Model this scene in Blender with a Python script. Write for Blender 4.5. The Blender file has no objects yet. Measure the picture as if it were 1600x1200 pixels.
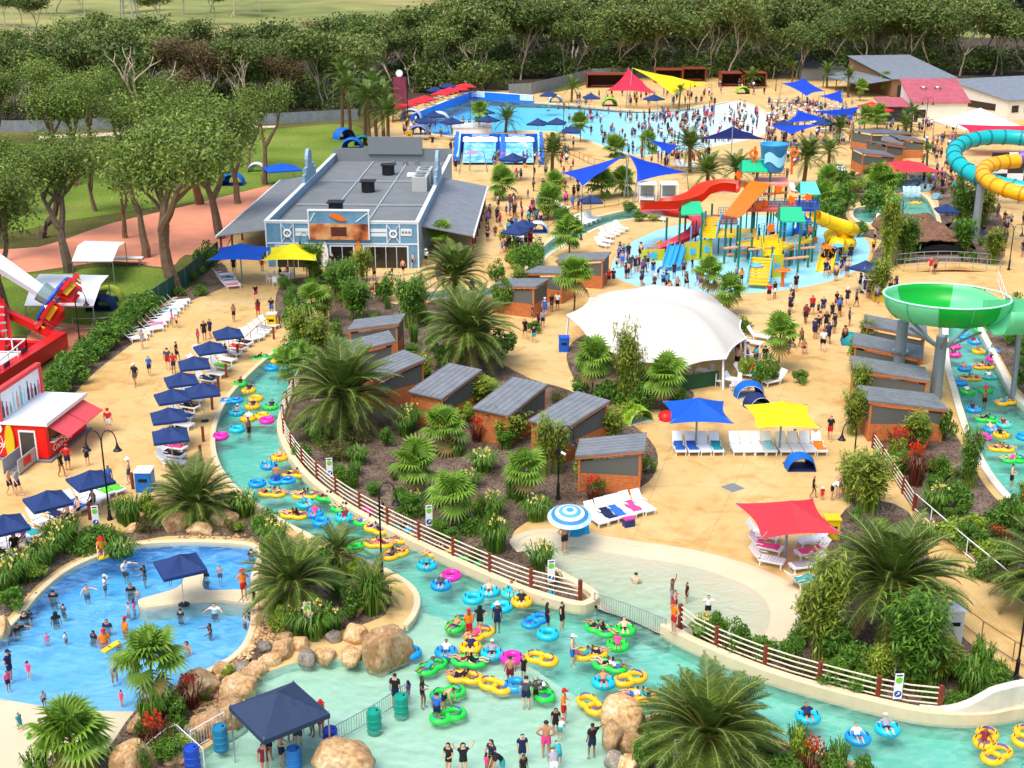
import bpy, bmesh, math, random
from math import sin, cos, pi, radians, sqrt, atan2
from mathutils import Vector, Matrix, noise
from mathutils.geometry import tessellate_polygon
V = Vector
R = random.Random(11)
S = bpy.context.scene
COL = S.collection
# ---------------------------------------------------------------- camera, sky, sun, exposure
CAM_H, PITCH, FOC = 31.0, radians(19.3), 2000.0          # drone height, pitch, focal length in photo pixels (1600 wide)
cd = bpy.data.cameras.new('camera'); cam = bpy.data.objects.new('camera', cd); COL.objects.link(cam)
cam.location = (0, 0, CAM_H); cam.rotation_euler = (pi/2 - PITCH, 0, 0)
cd.sensor_width = 36; cd.lens = FOC / 1600 * 36; cd.clip_start = .5; cd.clip_end = 6000
S.camera = cam
SUN_EL, SUN_AZ = radians(62), radians(215)
w = bpy.data.worlds.new('World'); S.world = w; w.use_nodes = True
nt = w.node_tree; sky = nt.nodes.new('ShaderNodeTexSky'); sky.sky_type = 'NISHITA'; sky.sun_disc = False
sky.sun_elevation = SUN_EL; sky.sun_rotation = SUN_AZ; sky.air_density = 1.0; sky.dust_density = 3.5; sky.ozone_density = .6
bg = nt.nodes['Background']; bg.inputs[1].default_value = .15
nt.links.new(sky.outputs[0], bg.inputs[0])
sd = bpy.data.lights.new('sun', 'SUN'); sd.energy = 1.35; sd.angle = radians(34); sd.color = (1, .95, .87)
sun = bpy.data.objects.new('sun', sd); COL.objects.link(sun); sun.location = (0, 60, 90)
sdir = V((sin(SUN_AZ)*cos(SUN_EL), cos(SUN_AZ)*cos(SUN_EL), sin(SUN_EL)))
sun.rotation_euler = sdir.to_track_quat('Z', 'Y').to_euler()
S.view_settings.view_transform = 'Standard'; S.view_settings.look = 'None'
S.view_settings.exposure = .81; S.view_settings.gamma = 1; S.view_settings.use_curve_mapping = False
S.render.engine = 'CYCLES'
S.cycles.max_bounces = 6; S.cycles.diffuse_bounces = 3; S.cycles.transparent_max_bounces = 12
S.cycles.use_denoising = True; S.cycles.caustics_reflective = False; S.cycles.caustics_refractive = False

def G(px, py, z=0.0):
    "ground point (at height z) that the photograph shows at this pixel"
    v = (py-600)/FOC; u = (px-800)/FOC
    s = (CAM_H - z) / (sin(PITCH) + v*cos(PITCH))
    return V((u*s, (cos(PITCH) - v*sin(PITCH))*s, z))
def UP(px, py, px2, py2):
    "height above the ground point under (px,py) of what shows at pixel row py2 over it"
    g = G(px, py); v = (py2-600)/FOC
    t = (sin(PITCH)+v*cos(PITCH))/(cos(PITCH)-v*sin(PITCH))
    return CAM_H - g.y*t
def spline(pts, n=4, closed=True):
    P = [V(p) for p in pts]; out = []; N = len(P)
    rng = range(N) if closed else range(N-1)
    for i in rng:
        g = (lambda k: P[k % N]) if closed else (lambda k: P[max(0, min(N-1, k))])
        a, b, c, d = g(i-1), g(i), g(i+1), g(i+2)
        for k in range(n):
            t = k/n
            out.append(.5*((2*b)+(c-a)*t+(2*a-5*b+4*c-d)*t*t+(3*b-a-3*c+d)*t*t*t))
    if not closed: out.append(P[-1])
    return out
def GP(px, n=3, z=0, closed=True):
    p = [G(x, y, z) for x, y in px]
    return spline(p, n, closed) if n > 1 else p
# ---------------------------------------------------------------- materials
def lin(c):
    f = lambda x: x/12.92 if x <= .04045 else ((x+.055)/1.055)**2.4
    return tuple(f(v/255) for v in c)
_MC = {}
def mat(rgb, rough=.6, var=0.0, scale=6.0, bump=0.0, metal=0.0, spec=.4, rnd=0.0, name=None, trans=0.0, emis=0.0, srgb=True):
    """plain or mottled principled material; rgb is the thing's own colour, 0-255"""
    key = (tuple(rgb), rough, var, scale, bump, metal, spec, rnd, trans, name)
    if key in _MC: return _MC[key]
    m = bpy.data.materials.new(name or 'surface_%d_%d_%d' % tuple(int(v) for v in rgb)); m.use_nodes = True
    n = m.node_tree.nodes; L = m.node_tree.links; b = n['Principled BSDF']
    col = lin(rgb) + (1,)
    b.inputs['Base Color'].default_value = col; b.inputs['Roughness'].default_value = rough
    b.inputs['Metallic'].default_value = metal; b.inputs['Specular IOR Level'].default_value = spec
    src = None
    if var or bump:
        tc = n.new('ShaderNodeTexCoord'); nz = n.new('ShaderNodeTexNoise')
        nz.inputs['Scale'].default_value = scale; nz.inputs['Detail'].default_value = 5
        L.new(tc.outputs['Object'], nz.inputs['Vector'])
    if var:
        mx = n.new('ShaderNodeMapRange'); mx.inputs[1].default_value = .3; mx.inputs[2].default_value = .7
        mx.inputs[3].default_value = 1-var; mx.inputs[4].default_value = 1+var
        L.new(nz.outputs[0], mx.inputs[0]); src = mx.outputs[0]
    if rnd:
        oi = n.new('ShaderNodeObjectInfo'); mr = n.new('ShaderNodeMapRange')
        mr.inputs[3].default_value = 1-rnd; mr.inputs[4].default_value = 1+rnd
        L.new(oi.outputs['Random'], mr.inputs[0])
        if src:
            ml = n.new('ShaderNodeMath'); ml.operation = 'MULTIPLY'; L.new(src, ml.inputs[0]); L.new(mr.outputs[0], ml.inputs[1]); src = ml.outputs[0]
        else: src = mr.outputs[0]
    if src:
        vm = n.new('ShaderNodeVectorMath'); vm.operation = 'SCALE'; vm.inputs[0].default_value = col[:3]
        L.new(src, vm.inputs['Scale']); L.new(vm.outputs[0], b.inputs['Base Color'])
    if bump:
        bp = n.new('ShaderNodeBump'); bp.inputs['Strength'].default_value = bump; bp.inputs['Distance'].default_value = .1
        L.new(nz.outputs[0], bp.inputs['Height']); L.new(bp.outputs[0], b.inputs['Normal'])
    if trans:   # leaves and shade cloth let some light through
        td = n.new('ShaderNodeBsdfTranslucent'); ms = n.new('ShaderNodeMixShader'); ms.inputs[0].default_value = trans
        if src: L.new(vm.outputs[0], td.inputs[0])
        else: td.inputs[0].default_value = col
        L.new(b.outputs[0], ms.inputs[1]); L.new(td.outputs[0], ms.inputs[2]); L.new(ms.outputs[0], n['Material Output'].inputs[0])
    if emis:
        b.inputs['Emission Color'].default_value = col; b.inputs['Emission Strength'].default_value = emis
    _MC[key] = m
    return m
def nodes_mat(name, fn, rough=.8):
    m = bpy.data.materials.new(name); m.use_nodes = True
    n = m.node_tree.nodes; L = m.node_tree.links; b = n['Principled BSDF']; b.inputs['Roughness'].default_value = rough
    fn(n, L, b, m); return m
def ramp(n, stops):
    r = n.new('ShaderNodeValToRGB'); e = r.color_ramp.elements
    while len(e) < len(stops): e.new(.5)
    for el, (p, c) in zip(e, stops): el.position = p; el.color = lin(c)+(1,)
    return r
def tex(n, L, kind, scale, detail=4, coord='Object', vec=None):
    t = n.new(kind); t.inputs['Scale'].default_value = scale
    if 'Detail' in t.inputs: t.inputs['Detail'].default_value = detail
    if vec is None:
        c = n.new('ShaderNodeTexCoord'); vec = c.outputs[coord]
    L.new(vec, t.inputs['Vector']); return t
def mixc(n, L, fac, a, b, mode='MIX'):
    m = n.new('ShaderNodeMix'); m.data_type = 'RGBA'; m.blend_type = mode
    for s, v in ((0, fac), (6, a), (7, b)):
        if hasattr(v, 'links') or hasattr(v, 'is_linked'): L.new(v, m.inputs[s])
        else: m.inputs[s].default_value = v
    return m.outputs[2]
def bumpn(n, L, b, h, st=.4, d=.05):
    bp = n.new('ShaderNodeBump'); bp.inputs['Strength'].default_value = st; bp.inputs['Distance'].default_value = d
    L.new(h, bp.inputs['Height']); L.new(bp.outputs[0], b.inputs['Normal'])
# ---------------------------------------------------------------- mesh builder
class MB:
    def __init__(s): s.v = []; s.f = []; s.mi = []; s.cur = 0
    def add(s, vs, fs, M=None):
        o = len(s.v)
        s.v += [tuple(M @ V(p)) for p in vs] if M is not None else [tuple(p) for p in vs]
        s.f += [tuple(i+o for i in f) for f in fs]; s.mi += [s.cur]*len(fs); return s
    def box(s, c, d, rz=0, M=None):
        x, y, z = d[0]/2, d[1]/2, d[2]/2
        vs = [(a*x, b*y, e*z) for e in (-1, 1) for a, b in ((-1,-1),(1,-1),(1,1),(-1,1))]
        T = Matrix.Translation(c) @ Matrix.Rotation(rz, 4, 'Z')
        if M is not None: T = M @ T
        return s.add(vs, [(3,2,1,0),(4,5,6,7),(0,1,5,4),(1,2,6,5),(2,3,7,6),(3,0,4,7)], T)
    def bar(s, a, b, wd, ht=None):
        "rectangular bar between two points"
        a, b = V(a), V(b); d = b-a; L = d.length
        if L < 1e-5: return s
        q = d.to_track_quat('X', 'Z'); ht = ht or wd
        T = Matrix.Translation((a+b)/2) @ q.to_matrix().to_4x4()
        return s.box((0,0,0), (L, wd, ht), M=T)
    def tube(s, path, r, n=8, caps=True, closed=False, squash=1.0):
        P = [V(p) for p in path]; N = len(P); rr = r if isinstance(r, (list, tuple)) else [r]*N
        vs = []; fs = []; ref = None
        for i, p in enumerate(P):
            d = (P[(i+1) % N]-P[i-1]) if closed else (P[min(N-1, i+1)]-P[max(0, i-1)])
            d.normalize()
            if ref is None:
                ref = V((0,0,1)) if abs(d.z) < .9 else V((1,0,0))
            x = ref.cross(d)
            if x.length < 1e-4: x = V((1,0,0)).cross(d)
            x.normalize(); y = d.cross(x); 
            if abs(d.z) >= .9 or not closed: ref = y if abs(d.z) >= .9 else V((0,0,1))
            for k in range(n):
                a = 2*pi*k/n; vs.append(p + (x*cos(a) + y*sin(a)*squash)*rr[i])
        for i in range(N if closed else N-1):
            j = (i+1) % N
            for k in range(n):
                k2 = (k+1) % n; fs.append((i*n+k, i*n+k2, j*n+k2, j*n+k))
        if caps and not closed:
            fs.append(tuple(range(n-1, -1, -1))); fs.append(tuple(range((N-1)*n, N*n)))
        return s.add(vs, fs)
    def cyl(s, a, b, r, r2=None, n=10): return s.tube([a, b], [r, r if r2 is None else r2], n)
    def lathe(s, prof, n=16, c=(0,0,0), M=None):
        vs = []; fs = []; m = len(prof)
        for k in range(n):
            a = 2*pi*k/n
            vs += [(c[0]+r*cos(a), c[1]+r*sin(a), c[2]+z) for r, z in prof]
        for k in range(n):
            k2 = (k+1) % n
            for i in range(m-1): fs.append((k*m+i, k2*m+i, k2*m+i+1, k*m+i+1))
        return s.add(vs, fs, M)
    def torus(s, R0, r, n=24, m=10, c=(0,0,0), sx=1, sy=1, M=None):
        vs = []; fs = []
        for i in range(n):
            a = 2*pi*i/n
            for j in range(m):
                b = 2*pi*j/m; q = R0+r*cos(b); vs.append((c[0]+q*cos(a)*sx, c[1]+q*sin(a)*sy, c[2]+r*sin(b)))
        for i in range(n):
            for j in range(m):
                i2, j2 = (i+1) % n, (j+1) % m; fs.append((i*m+j, i2*m+j, i2*m+j2, i*m+j2))
        return s.add(vs, fs, M)
    def prism(s, poly, z0, z1, M=None):
        n = len(poly); vs = [(p[0], p[1], z0) for p in poly]+[(p[0], p[1], z1) for p in poly]
        a = sum(poly[i][0]*poly[(i+1) % n][1]-poly[(i+1) % n][0]*poly[i][1] for i in range(n))
        tris = tessellate_polygon([[V((p[0], p[1], 0)) for p in poly]])
        fs = []
        for t in tris:
            x = [V(vs[i]) for i in t]; up = (x[1]-x[0]).cross(x[2]-x[0]).z > 0
            t = tuple(t) if up else tuple(reversed(t))
            fs.append(tuple(i+n for i in t)); fs.append(tuple(reversed(t)))
        for i in range(n):
            j = (i+1) % n; fs.append((i, j, j+n, i+n) if a > 0 else (j, i, i+n, j+n))
        return s.add(vs, fs, M)
    def grid(s, fn, nu, nv, thick=0.0):
        "surface fn(u,v) u,v in 0..1, with real thickness when asked"
        vs = [V(fn(i/nu, j/nv)) for i in range(nu+1) for j in range(nv+1)]; W = nv+1
        fs = [(i*W+j, (i+1)*W+j, (i+1)*W+j+1, i*W+j+1) for i in range(nu) for j in range(nv)]
        if thick:
            N = len(vs); vs = vs + [p-V((0,0,thick)) for p in vs]
            fs = fs + [tuple(i+N for i in reversed(f)) for f in fs]
            ed = [i*W for i in range(nu+1)] + [nu*W+j for j in range(1, nv+1)] + [i*W+nv for i in range(nu-1, -1, -1)] + [j for j in range(nv-1, 0, -1)]
            for k in range(len(ed)):
                a, b = ed[k], ed[(k+1) % len(ed)]; fs.append((b, a, a+N, b+N))
        return s.add(vs, fs)
    def sweep(s, path, prof, closed=False, up=V((0,0,1))):
        "open profile [(side, height)] swept along a level-ish path"
        P = [V(p) for p in path]; N = len(P); m = len(prof); vs = []; fs = []
        for i, p in enumerate(P):
            d = (P[(i+1) % N]-P[i-1]) if closed else (P[min(N-1, i+1)]-P[max(0, i-1)])
            d.z = 0; d.normalize(); x = d.cross(up)
            for a, h in prof: vs.append(p + x*a + up*h)
        for i in range(N if closed else N-1):
            j = (i+1) % N
            for k in range(m-1): fs.append((i*m+k, j*m+k, j*m+k+1, i*m+k+1))
        if not closed and m > 2:
            fs.append(tuple(range(m))); fs.append(tuple(range((N-1)*m+m-1, (N-1)*m-1, -1)))
        return s.add(vs, fs)
    def mesh(s, name, mats, smooth=False):
        me = bpy.data.meshes.new(name); me.from_pydata(s.v, [], s.f)
        if mats is not None:
            for m in (mats if isinstance(mats, (list, tuple)) else [mats]): me.materials.append(m)
            if isinstance(mats, (list, tuple)) and len(mats) > 1: me.polygons.foreach_set('material_index', s.mi)
        if smooth: me.polygons.foreach_set('use_smooth', [True]*len(me.polygons))
        me.update(); return me
    def build(s, name, mats, parent=None, loc=None, rz=None, smooth=False):
        return put(name, s.mesh(name, mats, smooth), parent, loc, rz)
def put(name, data, parent=None, loc=None, rot=None, scale=None, m=None):
    o = bpy.data.objects.new(name, data); COL.objects.link(o)
    if parent is not None: o.parent = parent
    if loc is not None: o.location = loc
    if rot is not None: o.rotation_euler = (0, 0, rot) if isinstance(rot, (int, float)) else rot
    if scale is not None: o.scale = (scale,)*3 if isinstance(scale, (int, float)) else scale
    if m is not None: recol(o, m)
    return o
def recol(o, m):
    sl = o.material_slots[0]; sl.link = 'OBJECT'; sl.material = m; return o
THINGS = []
def tag(o, label, cat, group=None):
    o['label'] = label; o['category'] = cat
    if group: o['group'] = group
    THINGS.append(o); return o
def thing(name, label, cat, group=None, loc=(0,0,0), rz=0, scale=None):
    o = put(name, None, None, loc, rz, scale); o.empty_display_size = .3
    return tag(o, label, cat, group)
def kind(o, k): o['kind'] = k; return o
def copy_tree(o, parent=None):
    c = o.copy(); COL.objects.link(c); c.parent = parent
    for ch in o.children: copy_tree(ch, c)
    return c
_PROTO = []
def dup(proto, label, loc, rz=0, scale=None, group=None):
    "a copy of a thing with copies of its parts; the first use takes the prototype itself"
    if proto not in _PROTO: _PROTO.append(proto); c = proto
    else: c = copy_tree(proto); THINGS.append(c)
    c.location = loc; c.rotation_euler = (0, 0, rz); c['label'] = label
    scale = scale or 1; c.scale = (scale,)*3 if isinstance(scale, (int, float)) else scale
    if group: c['group'] = group
    return c
# landmarks give repeated things words for where they stand
LAND = []
def land(px, py, phrase): g = G(px, py); LAND.append((g.x, g.y, phrase))
def near(x, y, k=1, skip=()):
    d = sorted((( (a-x)**2+(b-y)**2), p) for a, b, p in LAND if p not in skip)
    return [p for _, p in d[:k]]
# ---------------------------------------------------------------- shared materials
WHITE = mat((236,238,238), .45, name='white_paint'); NAVY = mat((32,58,112), .75, .08, 3, trans=.12, name='navy_canvas')
BLACK = mat((20,20,22), .5, name='black_metal'); STEEL = mat((170,176,178), .35, metal=.8, name='steel')
RUST = mat((126,54,34), .75, .18, 8, .1, name='rust_brown_timber'); TIMBER = mat((190,112,62), .65, .2, 5, .1, rnd=.08, name='red_cedar')
ROOFG = mat((138,142,144), .5, .05, 2, spec=.5, name='grey_steel_roof'); GMESH = mat((92,94,88), .8, .1, 20, name='grey_mesh')
CREAM = mat((214,196,160), .8, .07, 1.5, .05, name='cream_concrete'); RAILW = mat((222,208,184), .6, name='cream_rail')
RED = mat((206,30,26), .4, name='red_paint'); ORANGE = mat((238,110,20), .4, name='orange_plastic'); YEL = mat((240,196,24), .4, name='yellow_plastic')
GREY = mat((120,126,130), .6, name='grey_paint'); GALV = mat((140,152,158), .5, .06, 3, metal=.3, name='galvanised')
SKYB = mat((96,180,222), .4, name='light_blue_plastic'); TEALG = mat((30,150,110), .4, name='green_plastic')
# ================================================================ THE SETTING
def m_plaza(n, L, b, m):
    a = tex(n, L, 'ShaderNodeTexNoise', .16, 6); c = tex(n, L, 'ShaderNodeTexNoise', 9, 6); d = tex(n, L, 'ShaderNodeTexNoise', .9, 7)
    r = ramp(n, [(.3, (208,170,106)), (.5, (214,181,120)), (.7, (221,193,136))]); L.new(a.outputs[0], r.inputs[0])
    sp = ramp(n, [(.3, (196,160,110)), (.5, (255,255,255)), (.75, (255,255,255))]); L.new(d.outputs[0], sp.inputs[0])
    col = mixc(n, L, .3, r.outputs[0], sp.outputs[0], 'MULTIPLY')
    e = tex(n, L, 'ShaderNodeTexNoise', .33, 8); e.inputs['Distortion'].default_value = .8; st = ramp(n, [(.56, (255,255,255)), (.68, (232,210,182)), (.8, (214,186,152))]); L.new(e.outputs[0], st.inputs[0]); col = mixc(n, L, .8, col, st.outputs[0], 'MULTIPLY')
    gr = ramp(n, [(.3, (222,222,222)), (.7, (255,255,255))]); L.new(c.outputs[0], gr.inputs[0])
    L.new(mixc(n, L, .6, col, gr.outputs[0], 'MULTIPLY'), b.inputs['Base Color']); bumpn(n, L, b, c.outputs[0], .25, .02)
    b.inputs['Specular IOR Level'].default_value = .25
def m_mulch(n, L, b, m):
    a = tex(n, L, 'ShaderNodeTexVoronoi', 9); c = tex(n, L, 'ShaderNodeTexNoise', .5, 5)
    r = ramp(n, [(0, (34,26,22)), (.45, (74,58,48)), (.8, (112,92,76)), (1, (150,130,112))]); L.new(a.outputs['Color'], r.inputs[0])
    q = ramp(n, [(.35, (150,130,110)), (.65, (255,255,255))]); L.new(c.outputs[0], q.inputs[0])
    L.new(mixc(n, L, .8, r.outputs[0], q.outputs[0], 'MULTIPLY'), b.inputs['Base Color']); bumpn(n, L, b, a.outputs[0], .9, .1)
def m_grass(c0, c1, c2, sc=.08):
    def f(n, L, b, m):
        a = tex(n, L, 'ShaderNodeTexNoise', sc, 7); c = tex(n, L, 'ShaderNodeTexNoise', 3.5, 6)
        r = ramp(n, [(.33, c0), (.5, c1), (.68, c2)]); L.new(a.outputs[0], r.inputs[0])
        q = ramp(n, [(.3, (150,150,150)), (.7, (255,255,255))]); L.new(c.outputs[0], q.inputs[0])
        L.new(mixc(n, L, .7, r.outputs[0], q.outputs[0], 'MULTIPLY'), b.inputs['Base Color']); bumpn(n, L, b, c.outputs[0], .6, .1)
        b.inputs['Specular IOR Level'].default_value = .1
    return f
def m_pool(c0, c1, sc=.5):
    def f(n, L, b, m):
        a = tex(n, L, 'ShaderNodeTexNoise', sc, 5); r = ramp(n, [(.3, c0), (.7, c1)]); L.new(a.outputs[0], r.inputs[0])
        L.new(r.outputs[0], b.inputs['Base Color'])
    return f
def m_field(n, L, b, m):
    a = tex(n, L, 'ShaderNodeTexNoise', .006, 5); c = tex(n, L, 'ShaderNodeTexNoise', .05, 6)
    r = ramp(n, [(.36, (118,132,60)), (.5, (146,152,80)), (.6, (172,158,100)), (.7, (160,124,86))]); L.new(a.outputs[0], r.inputs[0])
    q = ramp(n, [(.3, (175,170,150)), (.7, (255,255,255))]); L.new(c.outputs[0], q.inputs[0])
    L.new(mixc(n, L, .8, r.outputs[0], q.outputs[0], 'MULTIPLY'), b.inputs['Base Color'])
M_PLAZA = nodes_mat('tan_concrete', m_plaza, .75); M_MULCH = nodes_mat('bark_mulch', m_mulch, .95)
M_LAWN = nodes_mat('green_lawn', m_grass((100,124,46), (122,146,56), (142,156,74)), .95)
M_DIRT = nodes_mat('dry_grass', m_grass((78,74,42), (104,104,52), (126,118,72)), .95)
M_FIELD = nodes_mat('dry_fields', m_field, .95)
M_REDP = mat((212,138,106), .85, .08, .5, .05, name='coral_bitumen')
M_RIVF = nodes_mat('river_floor_paint', m_pool((168,206,188), (184,216,200)), .7)
M_BASIN = nodes_mat('basin_floor_paint', m_pool((186,206,180), (198,214,190)), .7)
M_BEACH = nodes_mat('beach_floor_concrete', m_pool((196,184,152), (208,196,166), .3), .75)
M_BLUEF = nodes_mat('blue_floor_paint', m_pool((92,178,232), (120,196,240)), .7)
M_WAVEF = nodes_mat('wave_floor_paint', m_pool((232,240,238), (240,244,242)), .7)
M_SPLASH = nodes_mat('splash_floor_paint', m_pool((136,210,232), (168,224,240), .35), .3)
def m_water(cabs, dens, rip=1.6, foam=.16, tint=(200,235,225), refl=.7):  # foam sets pale ripples: the look of refracted light painted as diffuse colour
    def f(n, L, b, m):
        n.remove(b); out = n['Material Output']
        tr = n.new('ShaderNodeBsdfTransparent'); gl = n.new('ShaderNodeBsdfGlossy'); gl.inputs['Roughness'].default_value = .06
        df = n.new('ShaderNodeBsdfDiffuse'); df.inputs[0].default_value = lin(tint)+(1,)
        c = n.new('ShaderNodeTexCoord'); mp = n.new('ShaderNodeMapping'); mp.inputs['Scale'].default_value = (.7, 1.5, 1); L.new(c.outputs['Object'], mp.inputs[0])
        a = tex(n, L, 'ShaderNodeTexNoise', rip, 4, vec=mp.outputs[0]); a.inputs['Distortion'].default_value = 1.2
        a2 = tex(n, L, 'ShaderNodeTexNoise', .22, 4)
        bp = n.new('ShaderNodeBump'); bp.inputs['Strength'].default_value = .5; bp.inputs['Distance'].default_value = .12
        L.new(a.outputs[0], bp.inputs['Height']); L.new(bp.outputs[0], gl.inputs['Normal'])
        f0 = n.new('ShaderNodeFresnel'); f0.inputs[0].default_value = 1.33; L.new(bp.outputs[0], f0.inputs['Normal']); fr = n.new('ShaderNodeMath'); fr.operation = 'MULTIPLY'; fr.inputs[1].default_value = refl; L.new(f0.outputs[0], fr.inputs[0])
        rr = n.new('ShaderNodeMapRange'); rr.inputs[1].default_value = .4; rr.inputs[2].default_value = .68; rr.inputs[3].default_value = foam*.35; rr.inputs[4].default_value = foam*2
        L.new(a.outputs[0], rr.inputs[0])
        r2 = n.new('ShaderNodeMapRange'); r2.inputs[1].default_value = .3; r2.inputs[2].default_value = .7; r2.inputs[3].default_value = .5; r2.inputs[4].default_value = 1.5
        L.new(a2.outputs[0], r2.inputs[0]); ml = n.new('ShaderNodeMath'); ml.operation = 'MULTIPLY'; L.new(rr.outputs[0], ml.inputs[0]); L.new(r2.outputs[0], ml.inputs[1])
        m1 = n.new('ShaderNodeMixShader'); L.new(ml.outputs[0], m1.inputs[0]); L.new(tr.outputs[0], m1.inputs[1]); L.new(df.outputs[0], m1.inputs[2])
        m2 = n.new('ShaderNodeMixShader'); L.new(fr.outputs[0], m2.inputs[0]); L.new(m1.outputs[0], m2.inputs[1]); L.new(gl.outputs[0], m2.inputs[2])
        L.new(m2.outputs[0], out.inputs['Surface'])
        va = n.new('ShaderNodeVolumeAbsorption'); va.inputs['Color'].default_value = tuple(cabs)+(1,); va.inputs['Density'].default_value = dens
        L.new(va.outputs[0], out.inputs['Volume'])
    return f
W_RIVER = nodes_mat('river_water', m_water((.16, .86, .82), .6, 1.6, .1)); W_BASIN = nodes_mat('basin_water', m_water((.25, .92, .86), .5, 1.6, .1))
W_BLUE = nodes_mat('blue_pool_water', m_water((.05, .8, .97), .36, tint=(150,205,240))); W_WAVE = nodes_mat('wave_pool_water', m_water((.0, .78, .985), .24, .9, .1, (190,235,245), .3))
# ---- pool outlines, in photograph pixels
PX_RIVER = [(492,512),(455,532),(415,560),(380,592),(350,628),(335,665),(333,700),(345,735),(370,765),(405,792),(450,820),(500,845),(550,868),(600,890),(640,915),(652,938),(645,962),(632,978),(622,1003),(600,1034),(540,1030),(480,1032),(430,1046),(396,1064),(382,1095),(384,1128),(350,1150),(300,1190),(270,1265),(640,1275),(1010,1265),(985,1180),(998,1128),(1040,1112),(1120,1117),(1200,1150),(1290,1175),(1360,1205),(1400,1265),(1600,1270),(1760,1265),(1760,1105),(1600,1116),(1540,1126),(1470,1126),(1400,1113),(1300,1088),(1200,1058),(1100,1018),(1040,988),(985,964),(935,946),(900,948),(830,930),(760,902),(680,866),(600,827),(530,787),(480,747),(450,707),(438,672),(445,640),(465,595),(490,552),(505,528)]
PX_BEACH = [(935,950),(985,968),(1040,992),(1066,985),(1140,1002),(1205,1010),(1245,1000),(1258,965),(1250,935),(1215,905),(1150,880),(1080,862),(1000,850),(940,840),(880,830),(830,832),(803,845),(815,862),(850,885),(900,913),(930,932)]
PX_BLUE = [(405,856),(340,846),(260,846),(200,852),(150,868),(100,892),(60,925),(30,960),(-10,1000),(-80,1060),(-120,1150),(-60,1205),(60,1200),(170,1165),(205,1118),(250,1090),(290,1065),(330,1046),(370,1022),(392,990),(399,945),(397,900)]
PX_WAVE = [(640,186),(690,168),(740,152),(830,159),(900,164),(985,172),(1060,171),(1110,164),(1150,158),(1185,168),(1205,190),(1190,212),(1130,226),(1050,240),(985,242),(935,226),(880,208),(800,205),(720,214),(660,205)]
PX_UPPER = [(1020,322),(985,327),(940,337),(900,350),(868,368),(840,392),(815,425),(760,450),(700,452),(655,458),(640,470),(700,466),(770,462),(822,440),(850,405),(878,385),(905,372),(930,358),(965,346),(1010,338)]
PX_RIGHT = [(1480,500),(1478,560),(1490,610),(1508,670),(1532,722),(1562,766),(1600,800),(1680,850),(1700,720),(1620,650),(1585,618),(1555,560),(1525,505),(1505,490)]
PX_FALLS = [(1392,318),(1340,324),(1330,336),(1345,348),(1390,352),(1400,360),(1455,360),(1468,350),(1456,318),(1440,304),(1400,304)]
PX_SPLASH = [(955,430),(958,402),(985,378),(1030,358),(1090,345),(1160,336),(1240,338),(1310,348),(1352,370),(1362,395),(1345,420),(1300,440),(1230,454),(1150,460),(1060,460),(995,448)]
RIVER = GP(PX_RIVER, 3); BEACH = GP(PX_BEACH, 3); BLUE = GP(PX_BLUE, 3); WAVE = GP(PX_WAVE, 3); UPPER = GP(PX_UPPER, 3); RRIV = GP(PX_RIGHT, 3); FALLS = GP(PX_FALLS, 3)
def flat(p): return [V((a.x, a.y, 0)) for a in p]
def inside(x, y, poly):
    c = False; n = len(poly); j = n-1
    for i in range(n):
        a, b = poly[i], poly[j]
        if (a.y > y) != (b.y > y) and x < (b.x-a.x)*(y-a.y)/(b.y-a.y)+a.x: c = not c
        j = i
    return c
def offset(poly, d):
    "outline pushed outward by d"
    n = len(poly); a = sum(poly[i].x*poly[(i+1) % n].y-poly[(i+1) % n].x*poly[i].y for i in range(n)); s = 1 if a > 0 else -1; out = []
    for i in range(n):
        t = poly[(i+1) % n]-poly[i-1]; t.z = 0; t.normalize(); out.append(poly[i]+V((t.y, -t.x, 0))*s*d)
    return out
def sheet(name, outer, holes, z, m, kd='structure', zf=None):
    loops = [flat(outer)]+[flat(h) for h in holes]; pts = [p for l in loops for p in l]; fs = []
    for t in tessellate_polygon(loops):
        a, b, c = (pts[i] for i in t)
        fs.append(t if (b-a).cross(c-a).z > 0 else (t[0], t[2], t[1]))
    mb = MB(); mb.add([(p.x, p.y, z if zf is None else zf(p)) for p in pts], fs)
    return kind(mb.build(name, m), kd)
# ---- river + beach pool meet at the railing: one hole each, they share the edge under it
POOLS = [RIVER, BEACH, BLUE, WAVE, UPPER, RRIV, FALLS]
HOLES = [offset(p, .12) for p in POOLS]
def m2(n, L, b, m): pass
rect = [V((-700, 8, 0)), V((700, 8, 0)), V((700, 400, 0)), V((-700, 400, 0))]
def merged_holes():
    "river and beach pool are one opening: cut it as one outline through the shared lip"
    i0 = min(range(len(RIVER)), key=lambda i: (RIVER[i]-G(935,946)).length); i1 = min(range(len(RIVER)), key=lambda i: (RIVER[i]-G(1040,988)).length)
    a, b = min(i0, i1), max(i0, i1)
    rv = RIVER[b:]+RIVER[:a+1]
    j0 = min(range(len(BEACH)), key=lambda i: (BEACH[i]-G(935,950)).length); j1 = min(range(len(BEACH)), key=lambda i: (BEACH[i]-G(1040,992)).length)
    bt = BEACH[j1:]+BEACH[:1]
    if (rv[-1]-bt[0]).length > (rv[-1]-bt[-1]).length: bt = bt[::-1]
    return rv+bt
BIG = merged_holes(); HL = [BIG]+[BLUE, WAVE, UPPER, RRIV, FALLS]
sheet('ground', rect, HL, 0, M_DIRT)
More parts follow.
